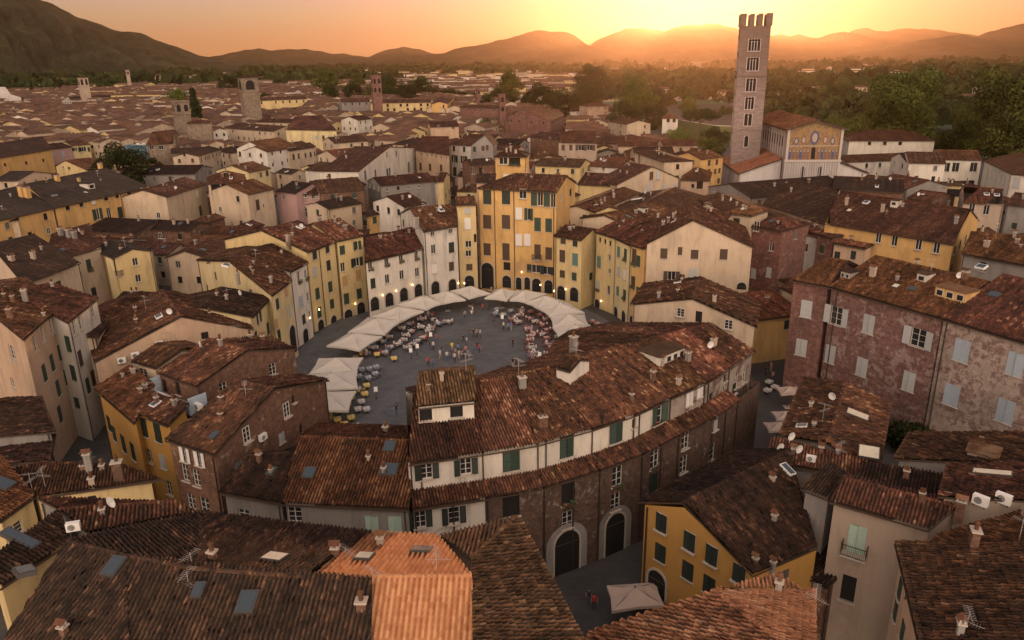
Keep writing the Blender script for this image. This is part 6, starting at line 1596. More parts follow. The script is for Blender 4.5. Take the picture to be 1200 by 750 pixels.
TREES=[('big',1065,72,48,335,'huge rounded plane tree towering over the white convent'),('big',1200,72,54,300,'huge dark tree cut by the right edge of the view'),
('big',1150,112,30,345,'broad dark tree between the two huge trees'),('dark',1128,148,17,300,'small round dark bush tree right of the convent roof'),('dark',1105,150,13,315,'dark shrub tree at the right end of the long convent roof'),
('light',985,131,17,320,'bright green round tree behind the basilica front'),('light',1012,137,17,315,'bright green tree left of the plane tree row'),('plane',1035,133,18,312,'green tree above the left half of the convent roof'),('plane',1058,131,20,313,'green tree above the middle of the convent roof'),('plane',1083,138,18,312,'green tree above the right half of the convent roof'),
('light',822,158,14,330,'pale green bush tree left of the leaning tower foot'),('plane',838,160,13,318,'low tree touching the left side of the leaning tower'),('light',793,146,15,345,'yellow green shrub tree below the white villa'),('pine',822,121,28,360,'umbrella pine with flat dark crown left of the stone tower'),('dark',838,148,16,352,'dark round tree under the umbrella pine'),
('plane',808,113,10,390,'slender tree behind the white villa'),('dark',893,129,9,380,'dark tree just right of the stone tower'),('dark',897,138,11,350,'dark tree between stone tower and red nave roof'),('light',916,128,9,420,'green tree above the nave roof ridge'),
('dark',735,119,17,395,'dark round tree, left of the pair above the pink roofs'),('dark',762,119,15,390,'dark round tree, right of the pair above the pink roofs'),('plane',747,88,22,560,'tall rounded tree in the orange haze left of the tower'),('dark',768,103,15,500,'rounded dark tree behind the white villa in the haze'),
('plane',597,82,15,640,'tall feathery tree in the middle of the park'),('dark',633,96,17,520,'broad dark tree left of the park avenue'),('dark',657,103,18,510,'spreading dark tree in the middle of the park edge'),('dark',683,94,13,540,'round dark tree in the park, left of two'),('dark',696,99,11,530,'round dark tree in the park, right of two'),
('dark',693,74,15,1100,'low domed tree mass seen over the park against the plain'),('plane',417,85,9,560,'tall tree left of the dark brick bell tower'),('dark',455,87,14,540,'dark tree right of the dark brick bell tower'),('dark',493,88,13,600,'dark tree with flat top in the avenue behind the palace'),('dark',478,97,12,560,'lower dark tree in the avenue behind the palace'),
('light',205,101,11,330,'yellow green tree beside a black conifer'),('conifer',224,99,12,325,'black conifer beside the yellow green tree'),('dark',267,87,10,620,'dark tree left of the arched belfry'),('plane',380,80,13,560,'tall rounded tree on the left skyline of the town'),('dark',340,126,9,360,'dark courtyard tree, left of the pair before the yellow palace'),('dark',353,124,8,358,'dark courtyard tree, right of the pair before the yellow palace'),
('plane',568,138,13,335,'green box shaped tree among the roofs in the centre'),('dark',137,166,27,222,'big dark cypress tree in front of the blue netting'),('dark',176,184,9,225,'small dark tree right of the blue netting'),('conifer',35,92,4,560,'thin dark spire of a cypress on the far left'),('dark',310,108,7,380,'dark tree right of the arched belfry')]
for k,x,y,hw,d,l in TREES:
    tree(k,x,y,hw,d,l)
for i in range(20,46):   # avenue of trees along the ramparts
    x=130+i*12.5+rnd.uniform(-4,4)
    y=np.interp(x,[100,300,420,560,700],[103,100,97,104,112])+rnd.uniform(-4,4);tree(rnd.choice(['dark','dark','plane']),x,y,rnd.uniform(5.5,9),rnd.uniform(740,860)*(1 if x<560 else .8),'dark green avenue tree on the ramparts behind the town',group='avenue trees on the ramparts')
# far woodland as one mass
def woodland():
    r=np.random.RandomState(5);Vs=[];n=0;cents=[]
    def clump(x,y,h,w,N,tall=False):
        d=r.normal(size=(N,3));d/=np.linalg.norm(d,axis=1)[:,None];d[:,2]=np.abs(d[:,2])*1.0-.15
        ctr=np.array([x,y,h*.5]);C=ctr+d*np.array([w/2,w/2,h*.5])*r.uniform(.75,1.08,N)[:,None]
        nn=d+r.normal(size=(N,3))*.4;nn/=np.linalg.norm(nn,axis=1)[:,None]
        t1=np.cross(nn,r.normal(size=(N,3)));t1/=np.linalg.norm(t1,axis=1)[:,None];t2=np.cross(nn,t1)
        s=(w*.9/math.sqrt(N)*1.5)*r.uniform(.6,1.2,N)[:,None]
        Vs.append(np.stack([C-t1*s,C-t2*s,C+t1*s,C+t2*s],1).reshape(-1,3))
    def atpx(px,dist):
        q=ray(px,80);h=math.hypot(q[0],q[1]);return q[0]/h*dist,q[1]/h*dist
    # park & river woods on the right
    for i in range(620):
        px=r.uniform(690,1290);d=r.uniform(470,1500) if px>830 else r.uniform(640,1500);x,y=atpx(px,d)
        if math.sin(x*.011+1)*math.sin(y*.009)<-.05:continue
        w=r.uniform(10,20);clump(x,y,w*r.uniform(.8,1.25)*(1.1),w,42)
    # poplar rows
    for (xa,xb,d,h) in((842,1020,760,15),(850,1020,640,9),(900,1015,900,20),(700,850,1000,16)):
        for px in np.arange(xa,xb,2.6):
            x,y=atpx(px,d*(1+.05*math.sin(px*.02)));clump(x,y,h*r.uniform(.85,1.15),4.6,30)
    # plain behind the whole town
    for i in range(2300):
        px=r.uniform(-60,1260);d=1/r.uniform(1/5200,1/(1500 if px<690 else 900));x,y=atpx(px,d)
        if px<690 and d<2600 and r.uniform()<.45:continue
        if math.sin(x*.004+2)*math.sin(y*.003+px*.01)<-.15 and d>1200:continue
        w=r.uniform(14,34)*(1+d/5000);clump(x,y,w*r.uniform(.4,.65),w,16)
    V=np.vstack(Vs);me=np_mesh('woodland',V,np.arange(len(V)).reshape(-1,4),LEAF['dark']);o=bpy.data.objects.new('woodland',me);link(o);o['kind']='stuff';o['label']='dark woods and tree belts spread over the hazy plain beyond the town';o['category']='woodland'
woodland()
# ivy at the foot of the palace
def ivy():
    r=np.random.RandomState(9);N=14000
    q1=onwall(p2,1060,497);q2=onwall(p3,1165,508);a=q1[1].pt(q1[2],.2,.8);b=q2[1].pt(q2[2],.2,.8);zt=max(q1[3],3.)
    t=r.uniform(0,1,N);hgt=zt*(.75+.3*np.sin(t*9)*np.sin(t*4+1))
    C=a+(b-a)*t[:,None]+np.stack([r.normal(0,.9,N)-.6,r.normal(0,.9,N)-1.,r.uniform(0,1,N)**.7*hgt],1)
    nn=r.normal(size=(N,3));t1=np.cross(nn,r.normal(size=(N,3)));t1/=np.linalg.norm(t1,axis=1)[:,None];t2=np.cross(nn,t1);t2/=np.linalg.norm(t2,axis=1)[:,None];s=r.uniform(.1,.26,N)[:,None]
    V=np.stack([C-t1*s,C-t2*s,C+t1*s,C+t2*s],1).reshape(-1,3);me=np_mesh('ivy',V,np.arange(4*N).reshape(-1,4),LEAF['dark']);o=bpy.data.objects.new('ivy',me);link(o);tag(o,'dark ivy thicket at the foot of the peeling palace','plant',kind='stuff')
ivy()
# ---------------- filler houses
def inpoly(p,poly):
    c=False;n=len(poly)
    for i in range(n):
        a,b=poly[i],poly[(i+1)%n]
        if (a[1]>p[1])!=(b[1]>p[1]) and p[0]<(b[0]-a[0])*(p[1]-a[1])/(b[1]-a[1]+1e-12)+a[0]:c=not c
    return c
PTS=[]
for H in OCC:
    for w in H['walls']:
        if w.facing()>.1:
            for a in(.15,.5,.85):
                for b in(.95,.72) :
                    p=w.pt(w.L*a,w.zb+(w.zt-w.zb)*b);x,y,d=proj(p);PTS.append((x,y,d))
    for pl in H['patches']:
        c=sum(pl)/len(pl);x,y,d=proj(c);PTS.append((x,y,d))
PTS=np.array(PTS)
FILL=[];FARH=[]
def town_bound(x):return np.interp(x,[-200,200,400,560,700,760,840,905,1000,1250],[95,96,103,113,127,150,182,205,196,190])
def try_fill():
    r=random.Random(21);cells=[]
    for iy in range(0,92):
        for ix in range(-66,34):
            X=ix*12.5+r.uniform(-1.6,1.6);Y=112+iy*12.0+r.uniform(-1.6,1.6)
            cells.append((X,Y))
    for X,Y in cells:
        px,py,d=proj((X,Y,11.5))
        if not(-80<px<1280) or py<town_bound(px) or Y<100:continue
        if 835<px<1003 and py<226:continue
        if ((X-PCx)/42)**2+((Y-PCy)/50)**2<1:continue
        th=.35*math.sin(X*.012)+.3*math.sin(Y*.01+1)+r.choice([0,0,math.pi/2,0,math.pi/2])+r.uniform(-.09,.09)-.12
        L=r.uniform(11,17.5);W=r.uniform(10,14);ze=r.uniform(9.,13.2)
        low=Y<200
        if low:L*=.85;W*=.8;ze=r.uniform(6.8,9.2)
        c,s=math.cos(th),math.sin(th)
        for attempt in range(3):
            q=[np.array([X+c*a*L/2-s*b*W/2,Y+s*a*L/2+c*b*W/2]) for a,b in((-1,-1),(1,-1),(1,1),(-1,1))]
            bad=False
            tst=q+[np.array([X,Y])]+[(q[i]+q[(i+1)%4])/2 for i in range(4)]
            for H in OCC:
                cc=H['c']
                if abs(cc[0]-X)>45 or abs(cc[1]-Y)>45:continue
                f=H['foot']
                if any(inpoly(t_,f) for t_ in tst):bad=True;break
                n=len(f)
                m_=[(f[i]+f[(i+1)%n])/2 for i in range(n)]
                if any(inpoly(t_,q) for t_ in list(f)+m_+[sum(f)/n]):bad=True;break
            if not bad:
                pr=[proj((p[0],p[1],z)) for p in q for z in(0,ze+1.8)]
                x0,x1=min(p[0] for p in pr)-1,max(p[0] for p in pr)+1;y0=min(p[1] for p in pr)-1;y1=max(p[1] for p in pr);dm=min(p[2] for p in pr)
                m=(PTS[:,0]>x0)&(PTS[:,0]<x1)&(PTS[:,1]>y0)&(PTS[:,1]<y1)&(PTS[:,2]>dm+2)
                if m.sum()>(1 if low else 0):bad=True
            if not bad:break
            if attempt==0:L*=.6;W*=.65
            else:ze=max(6.5,ze-3.5)
        if bad:continue
        FILL.append((X,Y,th,L,W,ze))
try_fill()
FILL.sort(key=lambda f:math.hypot(f[0],f[1]))
nh=len(HOUSES);nmax=max(0,315-nh)
print('hero houses',nh,'fill',len(FILL))
LM=[('the arched stone belfry',330,290),('the brick bell tower',430,440),('the slim brick tower',380,588),('the golden palazzo',150,605),('the tall stone tower',272,870),('the long golden house',190,120),('the dark cypress tree',185,133),('the broad white gable',215,455),('the box shaped tree',270,568),('the ruined brick tower',290,211),('the brick barn church',330,620)]
LMP=[]
for n_,d,x in LM:
    q=ray(x,200);h=math.hypot(q[0],q[1]);LMP.append((n_,q[0]/h*d,q[1]/h*d))
cnt={}
WC=['cream','peach','palewhite','paleyellow','lightyellow','beige','white','pink','yellow','grey','brick'] 
WN={'cream':'cream','peach':'peach','palewhite':'white','paleyellow':'ochre','lightyellow':'pale yellow','beige':'beige','white':'off white','pink':'pink','yellow':'golden yellow','grey':'grey','brick':'brick'}
RN={'brown':'brown','dark':'dark brown','red':'rust red'}
for i,(X,Y,th,L,W,ze) in enumerate(FILL):
    c,s=math.cos(th),math.sin(th);wc=rnd.choices(WC,[6,5,2,3,3,5,2,.3,1,3,4])[0];rc=rnd.choices(['brown','dark','red'],[5,3,3])[0]
    if i>=nmax:FARH.append((X,Y,th,L,W,ze,wc,rc));continue
    f=lambda a,b,z:np.array([X+c*a*L/2-s*b*W/2,Y+s*a*L/2+c*b*W/2,z])
    rise=W/2*math.tan(R(rnd.uniform(14,19)))
    kd=rnd.choices(['gable','hip','shed'],[7,2,1])[0]
    lm=min(LMP,key=lambda q:math.hypot(q[1]-X,q[2]-Y));dx,dy=X-lm[1],Y-lm[2]
    ds='behind' if dy>abs(dx) else 'in front of' if -dy>abs(dx) else ('right of' if dx>0 else 'left of')
    key=(ds,lm[0]);cnt[key]=cnt.get(key,0)+1
    ORD=['first','second','third','fourth','fifth','sixth','seventh','eighth','ninth','tenth','eleventh','twelfth','thirteenth','fourteenth','fifteenth','sixteenth','seventeenth','eighteenth','nineteenth','twentieth']
    kk=cnt[key]-1;od=ORD[kk] if kk<20 else f'{kk+1}th'
    lab=f"{WN[wc]} {RN[rc]}-roofed house, {od} {ds} {lm[0]}"
    g3=dict(auto=dict(st=['shut','glass','dark'],sp=3.6,nf=2,w=.95,h=1.4,col=['green','brown','darkgreen'],skip=.35),kind=kd,oh=(.4,.2),group='roofs of the old town',chim=rnd.choice([0,1,1,2]) if Y<330 else 0,sky=rnd.choice([0,0,1]) if Y<300 else 0)
    if kd=='shed':gable3(lab,f(-1,-1,ze),f(1,-1,ze),f(-1,1,ze+rise),f(1,1,ze+rise),WC and wc,rc,**g3)
    else:gable3(lab,f(-1,-1,ze),f(1,-1,ze),f(-1,0,ze+rise),f(1,0,ze+rise),wc,rc,**g3)
# the rest of the town + suburbs in one object
t=NT('far_roofs');p=t.pos();n=t.noise(p,.12,4,.7);t.col(t.mix(1.,t.ramp(n,[(.3,(.04,.021,.012)),(.5,(.095,.045,.023)),(.7,(.18,.082,.04))]),t.ramp(t.noise(p,1.6,2,.7),[(.3,.7),(.7,1.3)]),'MULTIPLY'));t.rough(.95)
m=MB();mats=[t.m,WM('cream'),WM('palewhite'),WM('paleyellow'),WM('beige'),WM('brick'),darkm()];mi={'cream':1,'peach':1,'palewhite':2,'white':2,'paleyellow':3,'lightyellow':3,'yellow':3,'beige':4,'pink':4,'grey':4,'brick':5}
r_=random.Random(4)
def farhouse(X,Y,th,L,W,ze,wc,win=True,rise=None):
    c,s=math.cos(th),math.sin(th);f=lambda a,b,z:(X+c*a-s*b,Y+s*a+c*b,z);l,w=L/2,W/2;k=mi[wc];rise=rise or W*.15
    q=[(-l,-w),(l,-w),(l,w),(-l,w)]
    for i in range(4):
        a,b=q[i],q[(i+1)%4];m.face([f(*a,0),f(*b,0),f(*b,ze),f(*a,ze)],k)
    for x in(-l,l):m.face([f(x,-w,ze),f(x,w,ze),f(x,0,ze+rise)],k)
    o=.5;dz=.5*rise/w
    m.face([f(-l-.3,-w-o,ze-dz),f(l+.3,-w-o,ze-dz),f(l+.3,0,ze+rise),f(-l-.3,0,ze+rise)],0);m.face([f(l+.3,w+o,ze-dz),f(-l-.3,w+o,ze-dz),f(-l-.3,0,ze+rise),f(l+.3,0,ze+rise)],0)
    if win:
        for (u0,u1,sg,ln) in((-l,l,-1,L),):
            n=int(L/3.2)
            for i in range(n):
                for z in(ze-1.9,ze-5):
                    if r_.random()<.3:continue
                    x=-l+(i+.5)*L/n;m.face([f(x-.5,-w-.04,z-.7),f(x+.5,-w-.04,z-.7),f(x+.5,-w-.04,z+.7),f(x-.5,-w-.04,z+.7)],6)
        n=int(W/3.2)
        for sx in(-1,1):
            for i in range(n):
                z=ze-2;y=-w+(i+.5)*W/n;x=sx*(l+.04);m.face([f(x,y-.5*sx,z-.7),f(x,y+.5*sx,z-.7),f(x,y+.5*sx,z+.7),f(x,y-.5*sx,z+.7)],6)
for (X,Y,th,L,W,ze,wc,rc) in FARH:farhouse(X,Y,th,L,W,ze,wc,Y<480)
for i in range(1500):
    px=r_.uniform(-40,800) if r_.random()<.85 else r_.uniform(800,1240);d=1/r_.uniform(1/3800,1/860);q=ray(px,80);h=math.hypot(q[0],q[1])
    farhouse(q[0]/h*d,q[1]/h*d,r_.uniform(-.5,.5),r_.uniform(12,38)*(1+d/6000),r_.uniform(9,16),r_.uniform(6,15),r_.choice(['palewhite','cream','palewhite','paleyellow','beige']),d<1500)
o=m.build('distant_houses',mats);tag(o,'mass of small far roofs and pale suburb blocks reaching the plain','houses',kind='stuff')
# ---------------- people
def person_mesh(pose,seed=0):
    me=bpy.data.meshes.new('person');bm=bmesh.new();sk=bm.verts.layers.skin.verify()
    def v(p,r):
        x=bm.verts.new(p);x[sk].radius=(r,r*.85);return x
    sit=pose=='sit';hz=.50 if sit else .93
    pel=v((0,0,hz),.14)
    ch=v((0,-.02 if sit else 0,hz+.34),.16);nk=v((0,-.02,hz+.52),.06);hd=v((0,-.05,hz+.66),.095);tp=v((0,-.04,hz+.78),.075)
    for a,b in((pel,ch),(ch,nk),(nk,hd),(hd,tp)):bm.edges.new((a,b))
    for s in(-1,1):
        hip=v((s*.09,0,hz-.06),.10);bm.edges.new((pel,hip))
        st={'stand':0,'walk':s*.28,'sit':0}[pose]
        if sit:kn=v((s*.12,-.42,.50),.075);an=v((s*.12,-.42,.10),.045);ft=v((s*.12,-.56,.05),.04)
        else:kn=v((s*.10,-st*.5-.02,.50),.072);an=v((s*.10,-st+.03,.09),.045);ft=v((s*.11,-st-.11,.045),.04)
        for a,b in((hip,kn),(kn,an),(an,ft)):bm.edges.new((a,b))
        sh=v((s*.19,-.01,hz+.45),.065);bm.edges.new((ch,sh))
        if sit:el=v((s*.25,-.12,hz+.22),.045);ha=v((s*.14,-.36,hz+.24),.032)
        else:
            sw=-st*.6;el=v((s*.25,-sw*.4+.02,hz+.18),.045);ha=v((s*.25,-sw-.06,hz-.06),.032)
        hn=v((s*(.10 if sit else .25),ha.co.y-.07,ha.co.z-(0 if sit else .07)),.028)
        for a,b in((sh,el),(el,ha),(ha,hn)):bm.edges.new((a,b))
    bm.verts.ensure_lookup_table();bm.verts[0][sk].use_root=True
    bm.to_mesh(me);bm.free();o=bpy.data.objects.new('tmp',me);COL.objects.link(o)
    o.modifiers.new('s','SKIN');sb=o.modifiers.new('u','SUBSURF');sb.levels=1;sb.render_levels=1
    dg=bpy.context.evaluated_depsgraph_get();m2=bpy.data.meshes.new_from_object(o.evaluated_get(dg));bpy.data.objects.remove(o)
    m2.name='person_'+pose
    for k in range(4):m2.materials.append(PM[k])
    for p in m2.polygons:
        c=p.center;z=c.z-hz
        arm=abs(c.x)>.2
        if z>.66 or (z>.56 and c.y>-.02):mi=3
        elif z>.5:mi=0
        elif z>-.02 and not(arm and z<.3) and not (sit and c.y<-.2 and z<.1):mi=1
        elif arm or (sit and c.y<-.2 and z>.12):mi=0
        else:mi=2
        p.material_index=mi;p.use_smooth=True
    return m2
PM=[plain('skin',(.42,.25,.17),.6,var=.1),plain('shirt_white',(.62,.6,.58),.9,var=.1),plain('trousers_dark',(.05,.05,.06),.9),plain('hair_dark',(.03,.02,.015),.8)]
SHC={'white':PM[1],'blue':plain('shirt_blue',(.10,.2,.42),.9),'navy':plain('shirt_navy',(.03,.035,.06),.9),'red':plain('shirt_red',(.45,.04,.04),.9),'yellow':plain('shirt_yellow',(.75,.6,.03),.9),'grey':plain('shirt_grey',(.25,.25,.26),.9),'pink':plain('shirt_pink',(.5,.25,.27),.9),'black':plain('shirt_black',(.02,.02,.02),.9)}
TRC={'dark':PM[2],'blue':plain('trousers_blue',(.08,.12,.22),.9),'beige':plain('trousers_beige',(.4,.33,.24),.9)}
PME={k:person_mesh(k) for k in('stand','walk','sit')}
def person(pose,p,rz,shirt,trous,label,group=None,s=1.):
    o=bpy.data.objects.new('person',PME[pose]);o.location=(p[0],p[1],p[2]);o.rotation_euler=(0,0,rz);o.scale=(s,s,s);link(o)
    o.material_slots[1].link='OBJECT';o.material_slots[1].material=SHC[shirt];o.material_slots[2].link='OBJECT';o.material_slots[2].material=TRC[trous]
    tag(o,label,'person',group);return o
z0=.03
WALK=[(545,374,'walk','grey'),(553,373,'stand','white'),(554,369,'walk','white'),(566,365,'stand','red'),(571,364,'stand','navy'),(579,384,'stand','black'),(579,379,'stand','navy'),(590,387,'stand','white'),(596,389,'walk','blue'),(599,388,'stand','blue'),
(551,395,'stand','navy'),(555,396,'stand','black'),(559,396,'stand','grey'),(563,396,'stand','white'),(543,403,'walk','black'),(547,405,'stand','white'),(512,402,'walk','red'),(504,410,'stand','navy'),(508,411,'stand','white'),(601,408,'stand','black'),
(530,412,'stand','yellow'),(529,420,'stand','navy'),(534,419,'stand','grey'),(538,421,'stand','white'),(541,417,'stand','navy'),(546,416,'stand','pink'),(537,414,'stand','blue'),(543,422,'stand','black'),(548,421,'stand','grey'),(533,425,'stand','white'),
(516,421,'walk','white'),(524,423,'stand','white'),(502,430,'walk','red'),(507,431,'stand','blue'),(550,421,'stand','blue'),(562,414,'stand','red'),(559,411,'stand','navy'),(601,431,'stand','black'),(605,431,'stand','navy'),(624,425,'walk','grey'),
(465,487,'walk','navy'),(480,485,'walk','pink'),(518,415,'walk','navy'),(576,345,'walk','grey'),(570,346,'stand','navy'),(903,436,'stand','pink'),(897,441,'stand','black'),(905,447,'walk','pink'),(696,715,'stand','red'),(690,708,'stand','navy')]
DW={'stand':'standing','walk':'walking'}
seen={}
for i,(x,y,po,sh) in enumerate(WALK):
    p=P(x,y,0);tr=rnd.choice(['dark','dark','blue','beige'])
    k=(po,sh);seen[k]=seen.get(k,0)+1
    nb=[('in the open middle of the piazza','far from the tables'),][0]
    if y>700:loc='in the dark lane below the brick arches'
    elif x>890:loc='in the shaded market lane'
    elif x<490:loc='alone in the lower left of the piazza'
    elif y<380:loc='near the dark gateway end of the piazza'
    elif y<400:loc='in the far half of the piazza'
    else:loc='in the near half of the piazza'
    lab=f"person in {sh} top {DW[po]} {loc}"
    person(po,(p[0],p[1],z0),rnd.uniform(0,6.28),sh,tr,lab,'people walking and standing in the piazza',rnd.uniform(.94,1.05))
# ---------------- cafe furniture
clothm={k:plain('cloth_'+k,c,.9,var=.08) for k,c in{'white':(.42,.41,.39),'pink':(.34,.17,.15),'yellow':(.62,.44,.10),'green':(.3,.45,.05),'blue':(.24,.28,.33)}.items()}
def table_mesh(col):
    m=MB();n=12;m.tube((0,0,0),(0,0,.7),.05,6,m=1);m.tube((0,0,0),(0,0,.03),.28,10,m=1)
    m.box((0,0,.735),(.95,.95,.03),m=0)
    for a in range(4):
        c,s=math.cos(a*math.pi/2),math.sin(a*math.pi/2);f=lambda x,y,z:(c*x-s*y,s*x+c*y,z)
        m.face([f(-.475,-.48,.74),f(-.3,-.5,.42),f(0,-.49,.5),f(.3,-.5,.42),f(.475,-.48,.74)],0)
    for x,y in((-.25,-.2),(.25,.2),(.2,-.25)):m.tube((x,y,.75),(x,y,.765),.12,8,m=2)
    m.tube((0,0,.75),(0,0,.9),.03,6,m=2);return m.mesh('table_'+col,[clothm[col],metalm(),whitem()])
def chair_mesh(col):
    m=MB();m.box((0,0,.45),(.42,.42,.04))
    for x in(-.18,.18):
        for y in(-.18,.18):m.tube((x,y,0),(x,y,.45),.018,4)
        m.tube((x,.2,.45),(x,.25,.88),.018,4)
    for z in(.62,.72,.82):m.box((0,.225,z),(.36,.02,.05))
    return m.mesh('chair_'+col,[plain('chair_'+col,{'dark':(.05,.035,.03),'straw':(.5,.34,.10),'grey':(.16,.16,.17),'red':(.2,.06,.05)}[col],.7)])
TB={k:table_mesh(k) for k in clothm};CHM={k:chair_mesh(k) for k in('dark','straw','grey','red')}
NT_=[0,0,0]
def setting(x,y,rz,cloth,chair,where,occ,n=4,hid=False):
    o=bpy.data.objects.new('cafe_table',TB[cloth]);o.location=(x,y,z0);o.rotation_euler=(0,0,rz);link(o);cl_={'blue':'grey blue'}.get(cloth,cloth);tag(o,f'{cl_} clothed cafe table {where}','table',f'{cl_} tables {where}');NT_[0]+=1
    for k in range(0 if hid else n):
        if NT_[1]>=298 and rnd.random()<2:
            break
        a=rz+k*math.pi/2;cx,cy=x+math.sin(a)*.78,y-math.cos(a)*.78
        o=bpy.data.objects.new('cafe_chair',CHM[chair]);o.location=(cx,cy,z0);o.rotation_euler=(0,0,a+math.pi);link(o);tag(o,f'{chair} cafe chair {where}','chair',f'{chair} chairs {where}');NT_[1]+=1
        if rnd.random()<occ:
            sh=rnd.choices(['white','blue','navy','grey','pink','black','red'],[6,2,2,3,2,2,1])[0]
            person('sit',(cx,cy,z0-.02),a+math.pi,sh,rnd.choice(['dark','blue','beige']),f'person in {sh} top seated at a table {where}',f'diners in {sh} {where}',rnd.uniform(.93,1.03));NT_[2]+=1
# ---------------- parasols
canv=None
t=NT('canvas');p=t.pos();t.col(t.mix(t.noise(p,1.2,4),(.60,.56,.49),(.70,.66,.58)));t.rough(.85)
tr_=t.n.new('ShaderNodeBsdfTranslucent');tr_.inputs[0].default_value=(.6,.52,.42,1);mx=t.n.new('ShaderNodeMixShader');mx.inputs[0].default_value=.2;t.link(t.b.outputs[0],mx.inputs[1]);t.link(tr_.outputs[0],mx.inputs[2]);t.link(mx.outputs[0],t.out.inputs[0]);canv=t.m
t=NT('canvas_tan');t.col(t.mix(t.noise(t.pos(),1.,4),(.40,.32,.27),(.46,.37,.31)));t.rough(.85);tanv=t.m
def parasol(quad,apex,label,group,mat):
    c=(quad[0]+quad[1]+quad[2]+quad[3])/4;root=empty('parasol',(apex[0],apex[1],z0),label=label,cat='parasol',group=group)
    o=np.array([apex[0],apex[1],z0]);m=MB();ap=np.array(apex)-o;q=[np.array(k)-o for k in quad]
    for i in range(4):
        a,b=q[i],q[(i+1)%4];mid=(a+b)/2-(a+b-2*ap)*np.array([1,1,0])*.03+np.array([0,0,.05])
        r1,r2=a*.5+ap*.5-np.array([0,0,.05]),b*.5+ap*.5-np.array([0,0,.05])
        mm=(mid+ap)/2-np.array([0,0,.22])
        m.face([a,mid,mm,r1]);m.face([mid,b,r2,mm]);m.face([r1,mm,ap]);m.face([mm,r2,ap])
        d=np.array([0,0,.28]);m.face([a-d,mid-d*.9,mid,a]);m.face([mid-d*.9,b-d,b,mid])
    m.build('canopy',[mat],root)
    m=MB();m.tube((0,0,0),(ap[0],ap[1],ap[2]+.12),.06,8);m.build('pole',[woodm()],root)
    m=MB()
    for k in q:m.tube(ap*.98,k-np.array([0,0,.03]),.025,4)
    m.build('frame_arms',[woodm()],root)
    m=MB();m.box((0,0,.06),(.9,.9,.12));m.build('base',[stonem()],root)
def parasols(pts,dep,lab,grp,mat=None,z=3.7,ze=2.75,widths=None,shift=0):
    q=[P(x,y,z) for x,y in pts];n=len(q);mids=[]
    for i in range(n+1):
        if i==0:m_=q[0]-(q[1]-q[0])/2
        elif i==n:m_=q[-1]+(q[-1]-q[-2])/2
        else:m_=(q[i-1]+q[i])/2
        mids.append(m_)
    T=[]
    for i in range(n+1):
        a=q[max(0,i-1)];b=q[min(n-1,i)]
        if i==0:b=q[1];a=q[0]
        if i==n:a=q[-2];b=q[-1]
        t_=(b-a)[:2];t_/=np.linalg.norm(t_);T.append(np.array([-t_[1],t_[0],0]))
    for i in range(n):
        D=dep/2
        f=lambda k,s:np.array([*(mids[k]+T[k]*D*s)[:2],ze+.03*(i%2)])
        c=[f(i,-1),f(i+1,-1),f(i+1,1),f(i,1)];ctr=sum(c)/4;tw_=R(5)*(1 if i%2 else -1);c=[ctr+np.array([(k-ctr)[0]*math.cos(tw_)-(k-ctr)[1]*math.sin(tw_),(k-ctr)[0]*math.sin(tw_)+(k-ctr)[1]*math.cos(tw_),0])*(1.02 if i%2 else .97) for k in c]
        for k in c:k[2]=ze+.16*(i%2)
        parasol(c,np.array([ctr[0],ctr[1],z+.16*(i%2)]),lab(i,n),grp,mat or canv)
    return q,T
ORDN=['first','second','third','fourth','fifth','sixth','seventh','eighth','ninth']
LP,LT=parasols([(415,391),(438,375),(466,359),(495,347),(524,341),(551,336)],6.2,lambda i,n:f'cream parasol, {ORDN[i]} of the left arc counted up from the open corner','left arc of cream parasols',z=3.85,ze=2.65)
RP,RT=parasols([(588,338),(616,340),(640,346),(658,355),(668,368),(675,382),(678,395),(677,408)],6.2,lambda i,n:f'cream parasol, {ORDN[i]} of the right arc counted from the gateway','right arc of cream parasols',z=3.85,ze=2.65)
BP,BT=parasols([(394,419),(388,438),(382,460)],6.8,lambda i,n:f'cream parasol, {ORDN[i]} from the far end of the lower left row of three','lower left row of three parasols',z=3.85,ze=2.65)
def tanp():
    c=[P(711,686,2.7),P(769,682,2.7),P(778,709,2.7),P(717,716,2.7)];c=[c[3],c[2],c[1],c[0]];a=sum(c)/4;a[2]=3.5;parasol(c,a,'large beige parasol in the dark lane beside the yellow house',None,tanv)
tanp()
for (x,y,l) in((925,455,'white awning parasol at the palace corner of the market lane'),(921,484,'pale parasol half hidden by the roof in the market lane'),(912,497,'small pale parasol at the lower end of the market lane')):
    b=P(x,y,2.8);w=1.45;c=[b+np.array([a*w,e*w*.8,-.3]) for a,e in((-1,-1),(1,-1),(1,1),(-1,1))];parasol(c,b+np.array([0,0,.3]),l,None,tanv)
# seating inside the arcs
C2=np.array([PCx,PCy])
def along(pts,n0,offs,step,cloths,chairs,where,occ,t0=0,t1=1):
    seg=[(pts[i],pts[i+1]) for i in range(len(pts)-1)];L=[np.linalg.norm((b-a)[:2]) for a,b in seg];tot=sum(L);u=tot*t0
    while u<tot*t1:
        v=u;k=0
        while v>L[k] and k<len(L)-1:v-=L[k];k+=1
        a,b=seg[k];p=(a+(b-a)*(v/L[k]))[:2];d=C2-p;d/=np.linalg.norm(d)
        for of in offs:
            if of<0:continue
            q=p+d*(of+rnd.uniform(-.35,.35))+np.array([-d[1],d[0]])*rnd.uniform(-.4,.4)
            if rnd.random()<.93:setting(q[0],q[1],math.atan2(d[1],d[0])+rnd.uniform(-.15,.15),rnd.choice(cloths),chairs,where,occ,hid=of<1)
        u+=step
along(LP,0,[-1.2,1.6,4.4,7.0],2.75,['white'],'dark','by the left arc of parasols',.9,0,.86)
along(RP,0,[-1.2,1.6],2.7,['pink'],'red','under the right arc of parasols',.5,.12,1)
